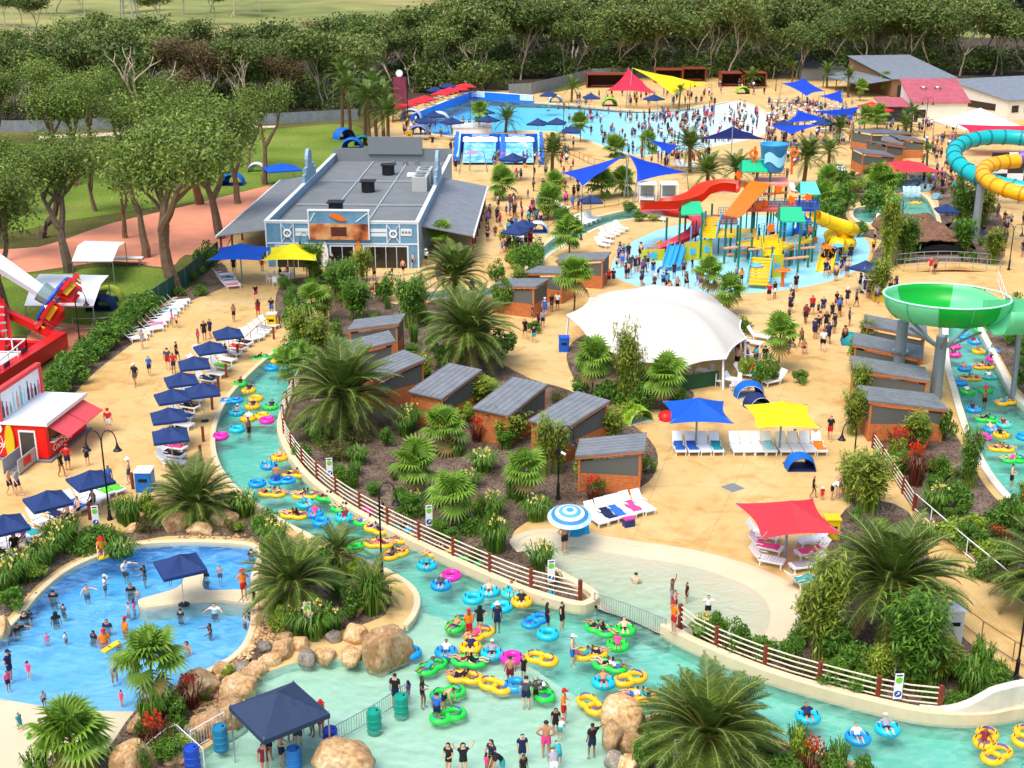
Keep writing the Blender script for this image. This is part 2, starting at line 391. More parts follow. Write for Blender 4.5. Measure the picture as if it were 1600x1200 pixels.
PX_PLAZA = [(-160,760),(-60,690),(20,640),(80,600),(135,560),(200,508),(275,462),(330,430),(350,395),(380,340),(520,300),(600,285),(612,250),(590,225),(575,205),(600,185),(640,168),(700,150),(740,138),(860,146),(900,138),(950,120),(1100,110),(1300,108),(1420,122),(1520,150),(1760,170),(1900,500),(1900,1300),(-300,1300),(-300,900)]
PLAZA = GP(PX_PLAZA, 1)
sheet('plaza_paving', PLAZA, HL, .004, M_PLAZA)
# ---- far country: fields rising to low hills behind the wood
def far_z(x, y):
    t = max(0, y-420)/1000; return -.05 + 26*t**1.3*(1+.5*sin(x*.004+1.2)) + (noise.noise((x*.004, y*.004, 0))*6*min(1, t*2.5) if t > 0 else 0)
mb = MB(); mb.grid(lambda u, v: (-1500+3000*u, 398+(2600*v*v), far_z(-1500+3000*u, 398+2600*v*v)), 60, 40)
o = kind(mb.build('hills', M_FIELD, smooth=True), 'structure')
# ---- lawn, coral path, beds
def patch(name, px, z, m, n=3): return sheet(name, GP(px, n), [], z, m)
PX_LAWN = [(-60,232),(120,225),(300,214),(430,202),(540,194),(585,215),(598,242),(560,262),(470,292),(380,306),(250,322),(100,345),(-60,360)]
patch('lawn', PX_LAWN, .003, M_LAWN)
patch('lawn_strip', [(-60,440),(60,428),(180,416),(270,424),(268,452),(225,474),(160,500),(95,520),(-60,520)], .003, M_LAWN)
patch('coral_path', [(-60,392),(60,386),(170,350),(290,322),(440,286),(452,300),(370,360),(345,400),(290,398),(262,418),(180,408),(80,420),(-60,436)], .006, M_REDP)
patch('leaf_litter', [(-60,190),(200,192),(430,186),(560,180),(640,160),(760,146),(880,128),(940,116),(1100,110),(1340,112),(1500,138),(1700,140),(1900,60),(1500,52),(800,52),(0,70),(-400,90)], .002, mat((70,58,40), .95, .25, .3, name='leaf_litter'), 1)
patch('coral_deck', [(60,505),(130,508),(205,512),(165,548),(100,555),(40,548)], .006, M_REDP, 2)
patch('gravel_track', [(60,212),(200,206),(330,200),(430,196),(432,199),(330,205),(200,211),(60,218)], .007, mat((200,186,160), .9, .1, .5, name='pale_gravel'), 1)
BEDS = dict(
 cabana=[(515,505),(520,442),(560,440),(600,470),(650,478),(700,470),(745,540),(770,560),(830,592),(890,610),(935,640),(990,665),(1024,700),(1025,735),(1000,762),(930,785),(880,795),(850,803),(808,826),(803,846),(840,880),(905,922),(918,938),(898,943),(830,926),(760,898),(680,862),(600,822),(532,782),(486,742),(456,705),(446,672),(454,640),(474,595),(494,556),(512,530)],
 island=[(190,835),(235,798),(300,770),(350,785),(405,812),(470,845),(540,875),(600,905),(618,930),(606,958),(560,978),(500,992),(440,1010),(408,1040),(388,1030),(402,985),(408,940),(404,890),(410,850),(340,838),(260,838),(215,845)],
 west=[(-120,950),(-20,895),(50,862),(110,838),(160,825),(192,835),(195,848),(145,862),(95,886),(52,920),(22,955),(-20,990),(-120,1040)],
 southwest=[(172,1166),(210,1112),(255,1088),(295,1066),(335,1048),(375,1024),(398,1040),(376,1085),(378,1128),(345,1146),(300,1180),(262,1265),(120,1265),(150,1190)],
 palm_island=[(1014,1265),(992,1180),(1004,1134),(1042,1118),(1120,1124),(1198,1156),(1288,1181),(1355,1210),(1392,1265)],
 east=[(1045,982),(1070,976),(1140,994),(1206,1003),(1238,994),(1252,962),(1258,925),(1285,880),(1310,810),(1350,780),(1420,800),(1455,880),(1490,975),(1535,1020),(1620,1075),(1600,1108),(1540,1116),(1470,1116),(1400,1104),(1300,1079),(1200,1049),(1100,1009)],
 canna=[(1362,695),(1400,668),(1478,672),(1500,690),(1530,745),(1562,785),(1620,830),(1700,880),(1700,1010),(1620,945),(1560,905),(1500,850),(1430,798),(1395,745)],
 far_east=[(1530,500),(1580,480),(1700,470),(1700,690),(1625,640),(1590,605),(1562,555)],
 tent=[(885,560),(900,530),(940,520),(960,560),(1000,590),(1060,600),(1085,620),(1040,640),(960,632),(910,610)],
 falls=[(1270,350),(1290,310),(1330,275),(1400,262),(1480,270),(1500,320),(1470,365),(1465,305),(1440,298),(1395,298),(1335,318),(1322,338),(1345,356),(1390,360),(1380,375),(1330,365)],
 grotto=[(1380,375),(1420,362),(1500,345),(1560,330),(1570,400),(1520,415),(1400,415),(1370,440),(1350,430)],
 hedge=[(60,640),(130,570),(200,520),(270,470),(310,440),(345,410),(360,440),(330,458),(290,475),(210,535),(150,580),(100,630)],
 shop=[(430,470),(445,440),(500,432),(560,438),(600,448),(560,444),(520,446),(470,474),(462,502),(436,500)])
for k, px in BEDS.items(): patch('garden_bed', px, .012, M_MULCH)
sheet('splash_pad', GP(PX_SPLASH, 4), [], .014, M_SPLASH)
# ---- pool shells, water and kerbs
def shell(name, outer, depth, m, zf=None, fl=None):
    sheet(name+'_floor', offset(fl or outer, .13), [], -depth, m, zf=zf)
    mb = MB(); n = len(outer); z1 = .0
    qa, qb = G(930, 944), G(1043, 990)
    def top(p):   # no wall above the floor where the river opens to the beach pool
        return -.4 if name == 'river' and ((p-qa).length+(p-qb).length < (qa-qb).length+.25) else z1-.003
    vs = [(p.x, p.y, -depth-1.2) for p in outer]+[(p.x, p.y, top(p)) for p in outer]
    a = sum(outer[i].x*outer[(i+1) % n].y-outer[(i+1) % n].x*outer[i].y for i in range(n))
    fs = [((i+1) % n, i, i+n, (i+1) % n+n) if a > 0 else (i, (i+1) % n, (i+1) % n+n, i+n) for i in range(n)]
    mb.add(vs, fs); kind(mb.build(name+'_wall', m), 'structure')
def rings(name, outer, c, zf, m, k=7):
    "sloping floor: rings from the outline in to a point"
    mb = MB(); n = len(outer); vs = []; fs = []
    for j in range(k+1):
        t = 1-j/k*.98
        for p in outer: q = c+(p-c)*t; vs.append((q.x, q.y, zf(q, t)))
    for j in range(k):
        for i in range(n): fs.append((j*n+i, j*n+(i+1) % n, (j+1)*n+(i+1) % n, (j+1)*n+i))
    fs.append(tuple(range(k*n, k*n+n))); mb.add(vs, fs)
    return kind(mb.build(name, m, smooth=True), 'structure')
def water(name, outer, depth, m, z=-.12, grow=.04):
    o = offset(outer, grow); mb = MB(); mb.prism([(p.x, p.y) for p in o], -depth, z)
    return kind(mb.build(name, m), 'structure')
WL = -.12
shell('river', RIVER, .95, M_RIVF); water('river_water', RIVER, 1.3, W_RIVER)
# the shallow basin: a raised floor within the river, its lip the dark line in the water
PX_BASIN = [(645,945),(690,955),(740,978),(800,1010),(860,1050),(910,1080),(960,1098),(996,1112),(980,1180),(1005,1300),(260,1300),(295,1192),(352,1150),(386,1130),(384,1095),(398,1062),(430,1044),(480,1030),(540,1028),(600,1032),(622,1003),(632,978)]
bs = GP(PX_BASIN, 2); mb = MB(); mb.prism([(p.x, p.y) for p in bs], -1.2, -.42); kind(mb.build('basin_floor', M_BASIN), 'structure')
bc = G(985, 950)
rings('beach_floor', offset(BEACH, .05), bc, lambda q, t: .002-.62*(1-t), M_BEACH)
wb = GP(PX_BEACH, 3); mb = MB(); mb.prism([(p.x, p.y) for p in offset(wb, .02)], -1.0, WL-.002); kind(mb.build('beach_water', W_BASIN), 'structure')
bz = lambda y: -.115-.036*(y-47.3)
bd = lambda y: -.115-.075*(y-46.4)
shell('blue_pool', BLUE, 1.0, M_BLUEF, zf=lambda p: bd(p.y), fl=[V((p.x, max(p.y, 46.4), 0)) for p in BLUE])
cc = lambda x: 46.7+.030*(x+16.2)**2 if x < -16.2 else 46.7+.16*(x+16.2)**2
cb = [V((p.x, min(p.y, cc(p.x)), 0)) for p in offset(BLUE, .13)]
sheet('beach_apron', cb, [], 0, M_BEACH, zf=lambda p: bz(p.y)+.004)
water('blue_pool_water', BLUE, 1.7, W_BLUE)
wl = G(660, 185)
def wz(p): return -.14-2.1*max(0, min(1, 1-((p.x-wl.x)/64)))**1.9
rings('wave_pool_floor', offset(WAVE, .1), G(930, 195), lambda q, t: wz(q), M_WAVEF, 12); water('wave_pool_water', WAVE, 2.4, W_WAVE, z=-.1)
shell('upper_river', UPPER, .8, M_RIVF); water('upper_river_water', UPPER, 1.1, W_RIVER)
shell('side_river', RRIV, .95, M_RIVF); water('side_river_water', RRIV, 1.3, W_RIVER)
shell('grotto_pool', FALLS, .8, M_RIVF); water('grotto_water', FALLS, 1.1, W_RIVER)
def kerb(name, path, wd, h, m, closed=False, z=-.25):
    mb = MB(); b = .03
    pr = [(-wd/2, z), (-wd/2, h-b), (-wd/2+b, h), (wd/2-b, h), (wd/2, h-b), (wd/2, z)]
    if closed: mb.sweep(path, pr, True)
    else: mb.sweep(path, pr)
    return kind(mb.build(name, m, smooth=False), 'structure')
def sub(px, n=4): return [G(x, y) for x, y in px] if n == 1 else spline([G(x, y) for x, y in px], n, False)
kerb('river_kerb', sub(PX_RIVER[0:18]), .34, .06, CREAM)
kerb('river_wall', sub([(505,528),(490,552),(465,595),(445,640),(438,672),(450,707),(480,747),(530,787),(600,827),(680,866),(760,902),(830,930),(898,949),(920,947),(930,937),(915,924),(880,905),(845,884)]), .42, .3, CREAM)
kerb('river_wall', sub([(1036,986),(1042,989),(1100,1018),(1200,1058),(1300,1088),(1400,1113),(1470,1124),(1540,1124),(1600,1114),(1760,1100)]), .42, .42, CREAM)
pw = sub([(1440,1122),(1500,1127),(1545,1126),(1600,1114),(1700,1104)]); n_ = len(pw)-1; mb = MB()
mb.grid(lambda u, v: pw[int(round(u*n_))]+V((0, .22*(1-2*abs(v-.5))*0+(.45 if v > .5 else 0), (-.3 if v in (0, 1) else .38+1.0*min(1, max(0, (u-.12)/.4))**1.3))), n_, 3); kind(mb.build('retaining_wall', mat((214,208,190), .8, .08, 2, name='white_concrete'), smooth=False), 'structure')
kerb('beach_kerb', sub(PX_BEACH[3:18]), .5, .035, M_BEACH)
kerb('blue_pool_kerb', sub(PX_BLUE[15:22]+PX_BLUE[0:10]), .34, .05, CREAM)
kerb('wave_kerb', WAVE, .7, .06, CREAM, True)
kerb('upper_river_kerb', UPPER, .5, .06, CREAM, True)
kerb('side_river_wall', RRIV, .5, .2, mat((214,208,190), .8, .08, 2, name='white_concrete'), True)
kerb('grotto_kerb', FALLS, .5, .1, CREAM, True)
kerb('splash_kerb', GP(PX_SPLASH, 4), .4, .03, mat((206,164,98), .8, .1, 1, name='splash_edge'), True)
# paved river walk on the island, cream whale-shaped peninsula in the blue pool
wk = sub([(404,794),(450,823),(500,848),(550,872),(598,894),(634,920),(642,940),(632,962)])
mb = MB(); mb.sweep(wk, [(-.05, .022), (.95, .022)]); kind(mb.build('river_walk', M_PLAZA), 'structure')
pen = GP([(216,938),(240,930),(268,922),(284,912),(290,896),(306,891),(318,897),(316,912),(322,922),(350,922),(395,922),(404,935),(396,943),(350,938),(318,938),(280,943),(245,948),(222,949)], 3)
mb = MB(); mb.prism([(p.x, p.y) for p in pen], -1, .02); mb.prism([(p.x, p.y) for p in offset(pen, -.09)], .015, .05); kind(mb.build('pool_peninsula', CREAM), 'structure')
# expansion joints: dark saw cuts across the paving, as thin strips
JM = mat((176,140,92), .9, name='joint_filler')
for a, b in [((990,840),(1085,612)),((1095,868),(1180,690)),((1010,760),(1300,762)),((900,668),(1300,672)),((210,640),(330,470)),((160,600),(320,560)),((1180,690),(1250,560)),((700,540),(880,590)),((1040,700),(1330,712)),((950,700),(1060,800)),((1150,560),(1330,600)),((740,380),(850,470)),((230,570),(300,520)),((120,640),(250,700)),((1380,800),(1600,1010)),((1200,500),(1340,480)),((640,430),(760,420)),((1080,850),(1250,700)),((1180,480),(1330,640))]:
    mb = MB(); p, q = G(*a), G(*b); d = (q-p).normalized(); s = V((d.y, -d.x, 0))*.014
    mb.add([p-s+V((0,0,.009)), q-s+V((0,0,.009)), q+s+V((0,0,.009)), p+s+V((0,0,.009))], [(0,1,2,3)]); kind(mb.build('paving_joint', JM), 'structure')
mb = MB(); g = G(1145,762); mb.box((0,0,0), (1,1,.01)); o = kind(mb.build('drain_cover', GREY, loc=(g.x, g.y, .012), rz=.6), 'structure')
for a in [(1145,762,'drain cover in the big tan plaza'),(1000,740,'end cabana'),(900,720,'end cabana'),(1090,650,'blue square shade'),(1220,650,'yellow square shade'),(1235,800,'red square shade'),(1025,540,'white tent'),(535,420,'blue shop'),(1470,480,'green bowl slide'),(1190,400,'play tower'),(780,240,'surf ramp'),(70,680,'red kiosk'),(50,520,'red ride'),(280,880,'blue pool'),(172,812,'double lamp by the blue pool'),(597,905,'lamp on the island'),(872,780,'lamp by the cabanas'),(1332,742,'lamp by the bamboo'),(485,545,'lamp by the river bend'),(435,1120,'navy gazebo'),(1100,1150,'palm island'),(1380,900,'big eastern palm'),(535,620,'big palm by the river bend'),(730,560,'palm behind the cabanas'),(310,790,'palm above the blue pool'),(450,930,'palms beside the blue pool'),(620,690,'young fan palms'),(960,400,'splash pad edge'),(1430,330,'grotto pool'),(1440,390,'thatched tunnel'),(1440,420,'arched footbridge'),(820,450,'open cabana'),(900,400,'upper river'),(980,970,'pool railing'),(600,1000,'big brown boulder'),(970,1120,'basin boulder'),(520,1130,'teal barrels'),(1052,990,'lifeguard on the wall'),(893,800,'striped beach umbrella'),(1340,450,'blue pop-up tent'),(1380,230,'cedar cabins'),(1440,170,'pink-roofed kiosk'),(1530,220,'white marquee'),(980,140,'red sail'),(1060,130,'yellow sail'),(1260,150,'blue sail row'),(920,270,'twin blue sails'),(640,165,'red umbrellas'),(740,210,'white platform'),(300,560,'navy umbrella row'),(240,510,'clipped hedge'),(370,400,'blue corner shade'),(455,400,'yellow corner shade'),(1420,690,'last grey-roofed cabin'),(1430,730,'red cannas'),(1560,900,'path railing'),(1400,1110,'white sign by the river'),(1540,1120,'curving white wall'),(450,985,'sign by the blue pool'),(700,830,'sign on the river fence'),(580,360,'verandah'),(1500,300,'teal tube slide'),(60,206,'lawn fence'),(300,197,'bare tree'),(500,190,'slim palm grove'),(860,140,'grey pool fence'),(1130,126,'open cedar shelters'),(1270,112,'far date palms'),(1380,100,'power pole'),(1560,125,'water tank'),(180,190,'gravel track')]: land(*a)
# ================================================================ PLANTS
def leafmat(name, cols, rough=.55, trans=.25, rnd=.12):
    m = bpy.data.materials.new(name); m.use_nodes = True; n = m.node_tree.nodes; L = m.node_tree.links; b = n['Principled BSDF']
    b.inputs['Roughness'].default_value = rough; b.inputs['Specular IOR Level'].default_value = .3
    g = n.new('ShaderNodeNewGeometry'); r = ramp(n, [(i/max(1, len(cols)-1), c) for i, c in enumerate(cols)]); L.new(g.outputs['Random Per Island'], r.inputs[0])
    tc = n.new('ShaderNodeTexCoord'); nz = n.new('ShaderNodeTexNoise'); nz.inputs['Scale'].default_value = .9; L.new(tc.outputs['Object'], nz.inputs['Vector'])
    oi = n.new('ShaderNodeObjectInfo'); mr = n.new('ShaderNodeMapRange'); mr.inputs[3].default_value = 1-rnd; mr.inputs[4].default_value = 1+rnd; L.new(oi.outputs['Random'], mr.inputs[0])
    m2 = n.new('ShaderNodeMapRange'); m2.inputs[1].default_value = .3; m2.inputs[2].default_value = .7; m2.inputs[3].default_value = .72; m2.inputs[4].default_value = 1.25; L.new(nz.outputs[0], m2.inputs[0])
    ml = n.new('ShaderNodeMath'); ml.operation = 'MULTIPLY'; L.new(mr.outputs[0], ml.inputs[0]); L.new(m2.outputs[0], ml.inputs[1])
    vm = n.new('ShaderNodeVectorMath'); vm.operation = 'SCALE'; L.new(r.outputs[0], vm.inputs[0]); L.new(ml.outputs[0], vm.inputs['Scale'])
    L.new(vm.outputs[0], b.inputs['Base Color'])
    td = n.new('ShaderNodeBsdfTranslucent'); ms = n.new('ShaderNodeMixShader'); ms.inputs[0].default_value = trans
    L.new(vm.outputs[0], td.inputs[0]); L.new(b.outputs[0], ms.inputs[1]); L.new(td.outputs[0], ms.inputs[2]); L.new(ms.outputs[0], n['Material Output'].inputs[0])
    return m
L_PHX = leafmat('date_palm_leaf', [(66,92,34), (94,120,46), (126,146,64)], .45)
L_PHXD = leafmat('old_palm_leaf', [(128,116,58), (150,138,78), (112,112,50)], .6)
L_FAN = leafmat('fan_palm_leaf', [(88,126,40), (116,154,50), (152,178,70)], .45)
L_BUSH = leafmat('broad_leaf', [(62,104,34), (88,132,42), (122,160,54)], .5)
L_LIME = leafmat('lime_leaf', [(112,146,40), (142,170,52), (172,188,76)], .5)
L_BAMB = leafmat('bamboo_leaf', [(106,130,40), (134,154,50), (166,172,72)], .5)
L_OLIVE = leafmat('olive_leaf', [(72,78,38), (96,98,46), (124,118,62)], .6)
L_GUM = leafmat('gum_leaf', [(72,98,38), (104,128,48), (140,154,68)], .55, .2)
L_GUMD = leafmat('dark_gum_leaf', [(62,84,38), (88,108,46), (118,132,60)], .6, .2, .22)
L_GUMO = leafmat('wood_gum_leaf', [(78,98,48), (106,124,56), (138,146,76)], .6, .2, .18)
L_GUMB = leafmat('brown_gum_leaf', [(96,78,52), (118,96,60), (92,92,48)], .6, .2)
L_PINE = leafmat('pine_needle', [(22,40,26), (32,52,30), (44,64,36)], .6, .1)
L_RED = leafmat('red_leaf', [(196,40,24), (232,74,40), (160,40,34)], .5); L_REDD = leafmat('dark_red_leaf', [(92,34,30), (120,54,36), (80,66,34)], .5)
L_YFL = leafmat('yellow_petal', [(250,220,70), (252,240,170), (244,200,60)], .6)
L_STRAP = leafmat('strap_leaf', [(70,112,36), (96,138,44), (126,160,60)], .45)
BARK = mat((116,92,70), .9, .25, 3, .4, name='gum_bark'); BARKP = mat((170,154,132), .85, .2, 2, .2, name='pale_gum_bark'); BARKD = mat((84,70,58), .9, .25, 3, .4, name='dark_bark')
PTRUNK = mat((104,78,52), .95, .3, 8, .6, name='palm_trunk_fibre')
def feather(elev, ln, droop, rr, n=36):
    mb = MB(); pts = []; p = V((.12, 0, 0)); a = elev; st = ln/14
    for i in range(15):
        pts.append(p.copy()); p = p+V((cos(a), 0, sin(a)))*st; a -= droop/14*(.4+1.2*i/14)
    mb.cur = 1; mb.tube(pts, [.05*(1-.85*i/14) for i in range(15)], 4); mb.cur = 0
    for k in range(n):
        t = .16+.83*k/(n-1); f = t*14; i = min(13, int(f)); c = pts[i].lerp(pts[i+1], f-i); d = (pts[i+1]-pts[i]).normalized()
        up = V((-d.z, 0, d.x)); l = ln*.19*(sin(pi*min(1, (.12+t*.95)))**.5+.15)*rr.uniform(.85, 1.1)
        for s in (-1, 1):
            dd = (d*.62+V((0, s*.8, 0))+up*.28).normalized(); e = c+dd*l-V((0,0,l*.16)); wv = d*.025*ln/3
            mb.add([c-wv, c+wv, c.lerp(e, .55)+wv*1.1+V((0,0,.02)), e, c.lerp(e, .55)-wv*.7], [(0,1,2,4), (4,2,3)])
    return mb
def fanleaf(elev, pet, rad, rr, n=17):
    mb = MB(); d = V((cos(elev), 0, sin(elev))); h = d*pet
    mb.tube([V((0,0,0)), h*.5+V((0,0,.04)), h], [.025, .02, .016], 3)
    up = V((-d.z, 0, d.x)); s = V((0,1,0)); vs = [h]; fs = []
    for k in range(n):
        a = radians(-135+270*k/(n-1)); w_ = radians(270/(n-1))*.5
        for b, q, lift in ((a-w_, .55, .05), (a, .6, -.02), (a, rr.uniform(.9, 1.08), -.22)):
            vs.append(h+(d*cos(b)+s*sin(b))*rad*q+up*(lift*rad)-V((0,0,rad*.18*q*q)))
        vs.append(h+(d*cos(a+w_)+s*sin(a+w_))*rad*.55+up*.05*rad-V((0,0,rad*.05)))
        o = 1+k*4; fs += [(0, o, o+1), (0, o+1, o+3), (o, o+2, o+1), (o+1, o+2, o+3)]
    return mb.add(vs, fs)
FE = {}; RACH = mat((146,146,74), .5, name='palm_midrib')
rr = random.Random(5)
for i, (el, dr, m) in enumerate([(72, 60, L_PHX), (52, 80, L_PHX), (30, 85, L_PHX), (6, 70, L_PHX), (-22, 55, L_PHXD)]):
    FE[i] = [feather(radians(el), 3.2, radians(dr), rr).mesh('frond', [m, RACH]) for _ in range(2)]
FF = {}
for i, (el, m) in enumerate([(80, L_FAN), (52, L_FAN), (24, L_FAN), (-6, L_FAN), (-45, L_PHXD)]):
    FF[i] = [fanleaf(radians(el), .8, .86, rr).mesh('leaf', m) for _ in range(2)]
def trunk_mesh(r0, r1, h, lean=0):
    mb = MB(); n = max(4, int(h/.16)); pts = []; rs = []
    for i in range(n+1):
        t = i/n; pts.append((lean*t*t, 0, h*t-.1)); rs.append((r0+(r1-r0)*t)*(1.08 if i % 2 else .94))
    mb.tube(pts, rs, 9); return mb
def palm(kindn, label, px, py, h, ln, n, group, joined=False):
    g = G(px, py); r2 = random.Random(int(px*7+py))
    t = thing('date_palm' if kindn == 'f' else 'fan_palm', label, 'palm', group, g, r2.uniform(0, 6.28))
    t.rotation_euler = (r2.uniform(-.06, .06), r2.uniform(-.06, .06), r2.uniform(0, 6.28)); h *= r2.uniform(.94, 1.08)
    base = .26 if kindn == 'f' else .15
    trunk_mesh(base*ln/3, base*.85*ln/3, h).build('trunk', PTRUNK, t)
    src = FE if kindn == 'f' else FF; sc = ln/3.2 if kindn == 'f' else ln/1.3
    dist = [.2, .26, .26, .18, .1] if kindn == 'f' else [.2, .26, .26, .18, .1]
    jm = MB() if joined else None; k = 0
    for ring, fr in enumerate(dist):
        c = max(3, int(n*fr)); off = r2.uniform(0, 6)
        for j in range(c):
            me = src[ring][j % 2]; a = off+2*pi*j/c+r2.uniform(-.22, .22); ff = kindn != 'f'; tilt = r2.uniform(-.34, .34) if ff else r2.uniform(-.16, .16); s_ = sc*r2.uniform(.72 if ff else .86, 1.12); a += r2.uniform(-.3, .3)*ff
            z = h-.1-.07*ring-ff*r2.uniform(-.05, .16)
            if joined:
                T = Matrix.Translation((0, 0, z)) @ Matrix.Rotation(a, 4, 'Z') @ Matrix.Rotation(tilt, 4, 'Y') @ Matrix.Scale(s_, 4)
                jm.cur = 0; jm.add([v.co for v in me.vertices], [tuple(p.vertices) for p in me.polygons], T)
            else:
                put('frond' if kindn == 'f' else 'leaf', me, t, (0, 0, z), (0, tilt, a), s_)
    if joined: jm.build('crown', L_PHX if kindn == 'f' else L_FAN, t)
    return t
# generic leafy shapes
def leaves(mb, centre, rad, n, size, rr, flat=.0, shell_=.55, up=0):
    for _ in range(n):
        while True:
            p = V((rr.uniform(-1, 1), rr.uniform(-1, 1), rr.uniform(-1, 1)))
            if .001 < p.length <= 1: break
        p = p.normalized()*(shell_+(1-shell_)*rr.random()) if rr.random() < .75 else p
        c = V(centre)+V((p.x*rad[0], p.y*rad[1], p.z*rad[2]))
        nrm = (p*.7+V((rr.gauss(0, .6), rr.gauss(0, .6), rr.gauss(.3+up, .5)))).normalized()
        a = nrm.orthogonal().normalized(); a.rotate(Matrix.Rotation(rr.uniform(0, 6.28), 3, nrm)); b = nrm.cross(a); s_ = size*rr.uniform(.6, 1.3)
        mb.add([c-a*s_, c-b*s_*.45, c+a*s_, c+b*s_*.45], [(0,1,2,3)])
    return mb
def bush_proto(name, m, clumps, n, size, h, w_, seed, stems=5, smat=BARKD):
    rr = random.Random(seed); mb = MB(); st = MB()
    for k in range(clumps):
        a = rr.uniform(0, 6.28); q = w_*.62*sqrt(rr.random()); z = h*(.3+.5*rr.random())*(1.05-.35*q/w_)
        r_ = w_*rr.uniform(.28, .5); leaves(mb, (q*cos(a), q*sin(a), z), (r_, r_, r_*.85), n//clumps, size, rr)
        if k < stems: st.tube([(0, 0, -.05), (q*.4*cos(a), q*.4*sin(a), z*.5), (q*cos(a), q*sin(a), z)], [.04, .03, .015], 4)
    return (mb.mesh('foliage', m), st.mesh('stem', smat))
def bamboo_proto(m, seed, h=3.0, w_=.9, canes=40, per=64):
    rr = random.Random(seed); mb = MB(); st = MB()
    for k in range(canes):
        a = rr.uniform(0, 6.28); q = w_*.45*rr.random(); hh = h*rr.uniform(.6, 1.05); ln_ = rr.uniform(.1, .55)*w_
        P = [V((q*cos(a)+ln_*cos(a)*t**2.2, q*sin(a)+ln_*sin(a)*t**2.2, hh*t*(1-.12*t**3))) for t in (0, .35, .65, .85, 1)]
        st.tube(P, [.018, .016, .012, .008, .004], 3)
        for j in range(per):
            t = .18+.8*rr.random()**.8; i = min(3, int(t*4)); c = P[i].lerp(P[i+1], t*4-i)+V((rr.gauss(0, .13), rr.gauss(0, .13), rr.gauss(0, .1)))
            d = V((rr.gauss(0, 1), rr.gauss(0, 1), rr.gauss(-.25, .5))).normalized(); s = d.cross(V((0,0,1))).normalized()*.036; l = rr.uniform(.18, .34)
            mb.add([c, c+d*l*.5+s, c+d*l, c+d*l*.5-s], [(0,1,2,3)])
    return (mb.mesh('foliage', m), st.mesh('cane', L_LIME))
def strap_proto(m, seed, h=.8, n=150, w_=.7, fl=None, nf=13, fm=None):
    rr = random.Random(seed); mb = MB(); f = MB()
    for k in range(n):
        a = rr.uniform(0, 6.28); q = w_*.6*sqrt(rr.random()); b = V((q*cos(a), q*sin(a), 0)); a2 = a+rr.gauss(0, .8); o = V((cos(a2), sin(a2), 0)); l = h*rr.uniform(.7, 1.15)
        s = V((-sin(a2), cos(a2), 0))*.025; p1 = b+o*l*.18+V((0,0,l*.6)); p2 = b+o*l*.5+V((0,0,l*.92)); p3 = b+o*l*.85+V((0,0,l*.7))
        mb.add([b-s, b+s, p1+s, p1-s, p2+s*.8, p2-s*.8, p3], [(0,1,2,3), (3,2,4,5), (5,4,6)])
    for k in range(nf):
        a = rr.uniform(0, 6.28); q = w_*.75*sqrt(rr.random()); c = V((q*cos(a), q*sin(a), h*rr.uniform(.95, 1.3))); leaves(f, c, (.06, .06, .05), 6, .055, rr)
    return (mb.mesh('foliage', m), f.mesh('flower', fm or L_YFL))
SH = {'bush': [bush_proto('b', L_BUSH, 9, 1500, .085, 1.3, 1.0, s) for s in (1, 2)], 'lime': [bush_proto('l', L_LIME, 8, 1300, .08, 1.2, .9, s) for s in (3, 4)],
      'olive': [bush_proto('o', L_OLIVE, 8, 1300, .06, .9, .9, s) for s in (5, 6)], 'bamboo': [bamboo_proto(L_BAMB, s) for s in (7, 8)],
      'greenbamboo': [bamboo_proto(L_BUSH, s, 3, 1.0) for s in (9, 10)], 'strap': [strap_proto(L_STRAP, s) for s in (11, 12)],
      'canna': [strap_proto(L_REDD, s, .9, 60, .5, fm=L_RED, nf=34) for s in (13, 14)], 'fern': [strap_proto(L_STRAP, s, .55, 130, .6, nf=0) for s in (15,)] , 'cover': [bush_proto('c', L_BUSH, 12, 1300, .07, .45, 1.1, s) for s in (16,)]}
SHL = {'bush': ('broad-leaved green bush', 'leafy_bush'), 'lime': ('light green leafy bush', 'leafy_bush'), 'olive': ('low olive-coloured shrub', 'low_shrub'), 'bamboo': ('yellow-green bamboo clump', 'bamboo_clump'), 'greenbamboo': ('dark green bamboo clump', 'bamboo_clump'),
       'strap': ('strap-leaved clump with yellow flowers', 'flower_clump'), 'canna': ('dark-leaved plant with red flowers', 'red_flower_plant'), 'fern': ('low tuft of strappy leaves', 'leaf_tuft'), 'cover': ('low spread of green groundcover', 'groundcover_plant')}
NSH = [0]
def shrub(k, px, py, wpx, hpx=None, extra=None):
    "a plant whose foot is at this pixel, wpx pixels wide and hpx tall"
    g = G(px, py); sc = FOC/(g.y*cos(PITCH)+(CAM_H)*sin(PITCH)); NSH[0] += 1
    ms = SH[k][NSH[0] % len(SH[k])]; bw = {'bamboo': 1.9, 'greenbamboo': 2.0, 'strap': 1.7, 'canna': 1.3, 'fern': 1.5, 'cover': 2.2}.get(k, 2.0); bh = {'bamboo': 3.0, 'greenbamboo': 3.0, 'strap': 1.0, 'canna': 1.2, 'fern': .6, 'cover': .6}.get(k, 1.35)
    sw = wpx/sc/bw; sh = (hpx/sc/bh/.9) if hpx else sw
    lab, nm = SHL[k]
    t = thing(nm, extra or lab+' in a garden bed', 'shrub' if k not in ('bamboo', 'greenbamboo') else 'bamboo', (lab.replace('bush', 'bushes') if lab.endswith('bush') else lab+'s' if ' with ' not in lab and ' of ' not in lab else lab)+' in the garden beds', (g.x, g.y, .01), NSH[0]*1.3, (sw, sw, sh))
    for me in ms:
        if len(me.polygons): q = put(me.name.split('.')[0], me, t); (kind(q, 'stuff') if q.name.startswith('flower') else None)
    t['auto'] = 0 if extra else 1
    return t
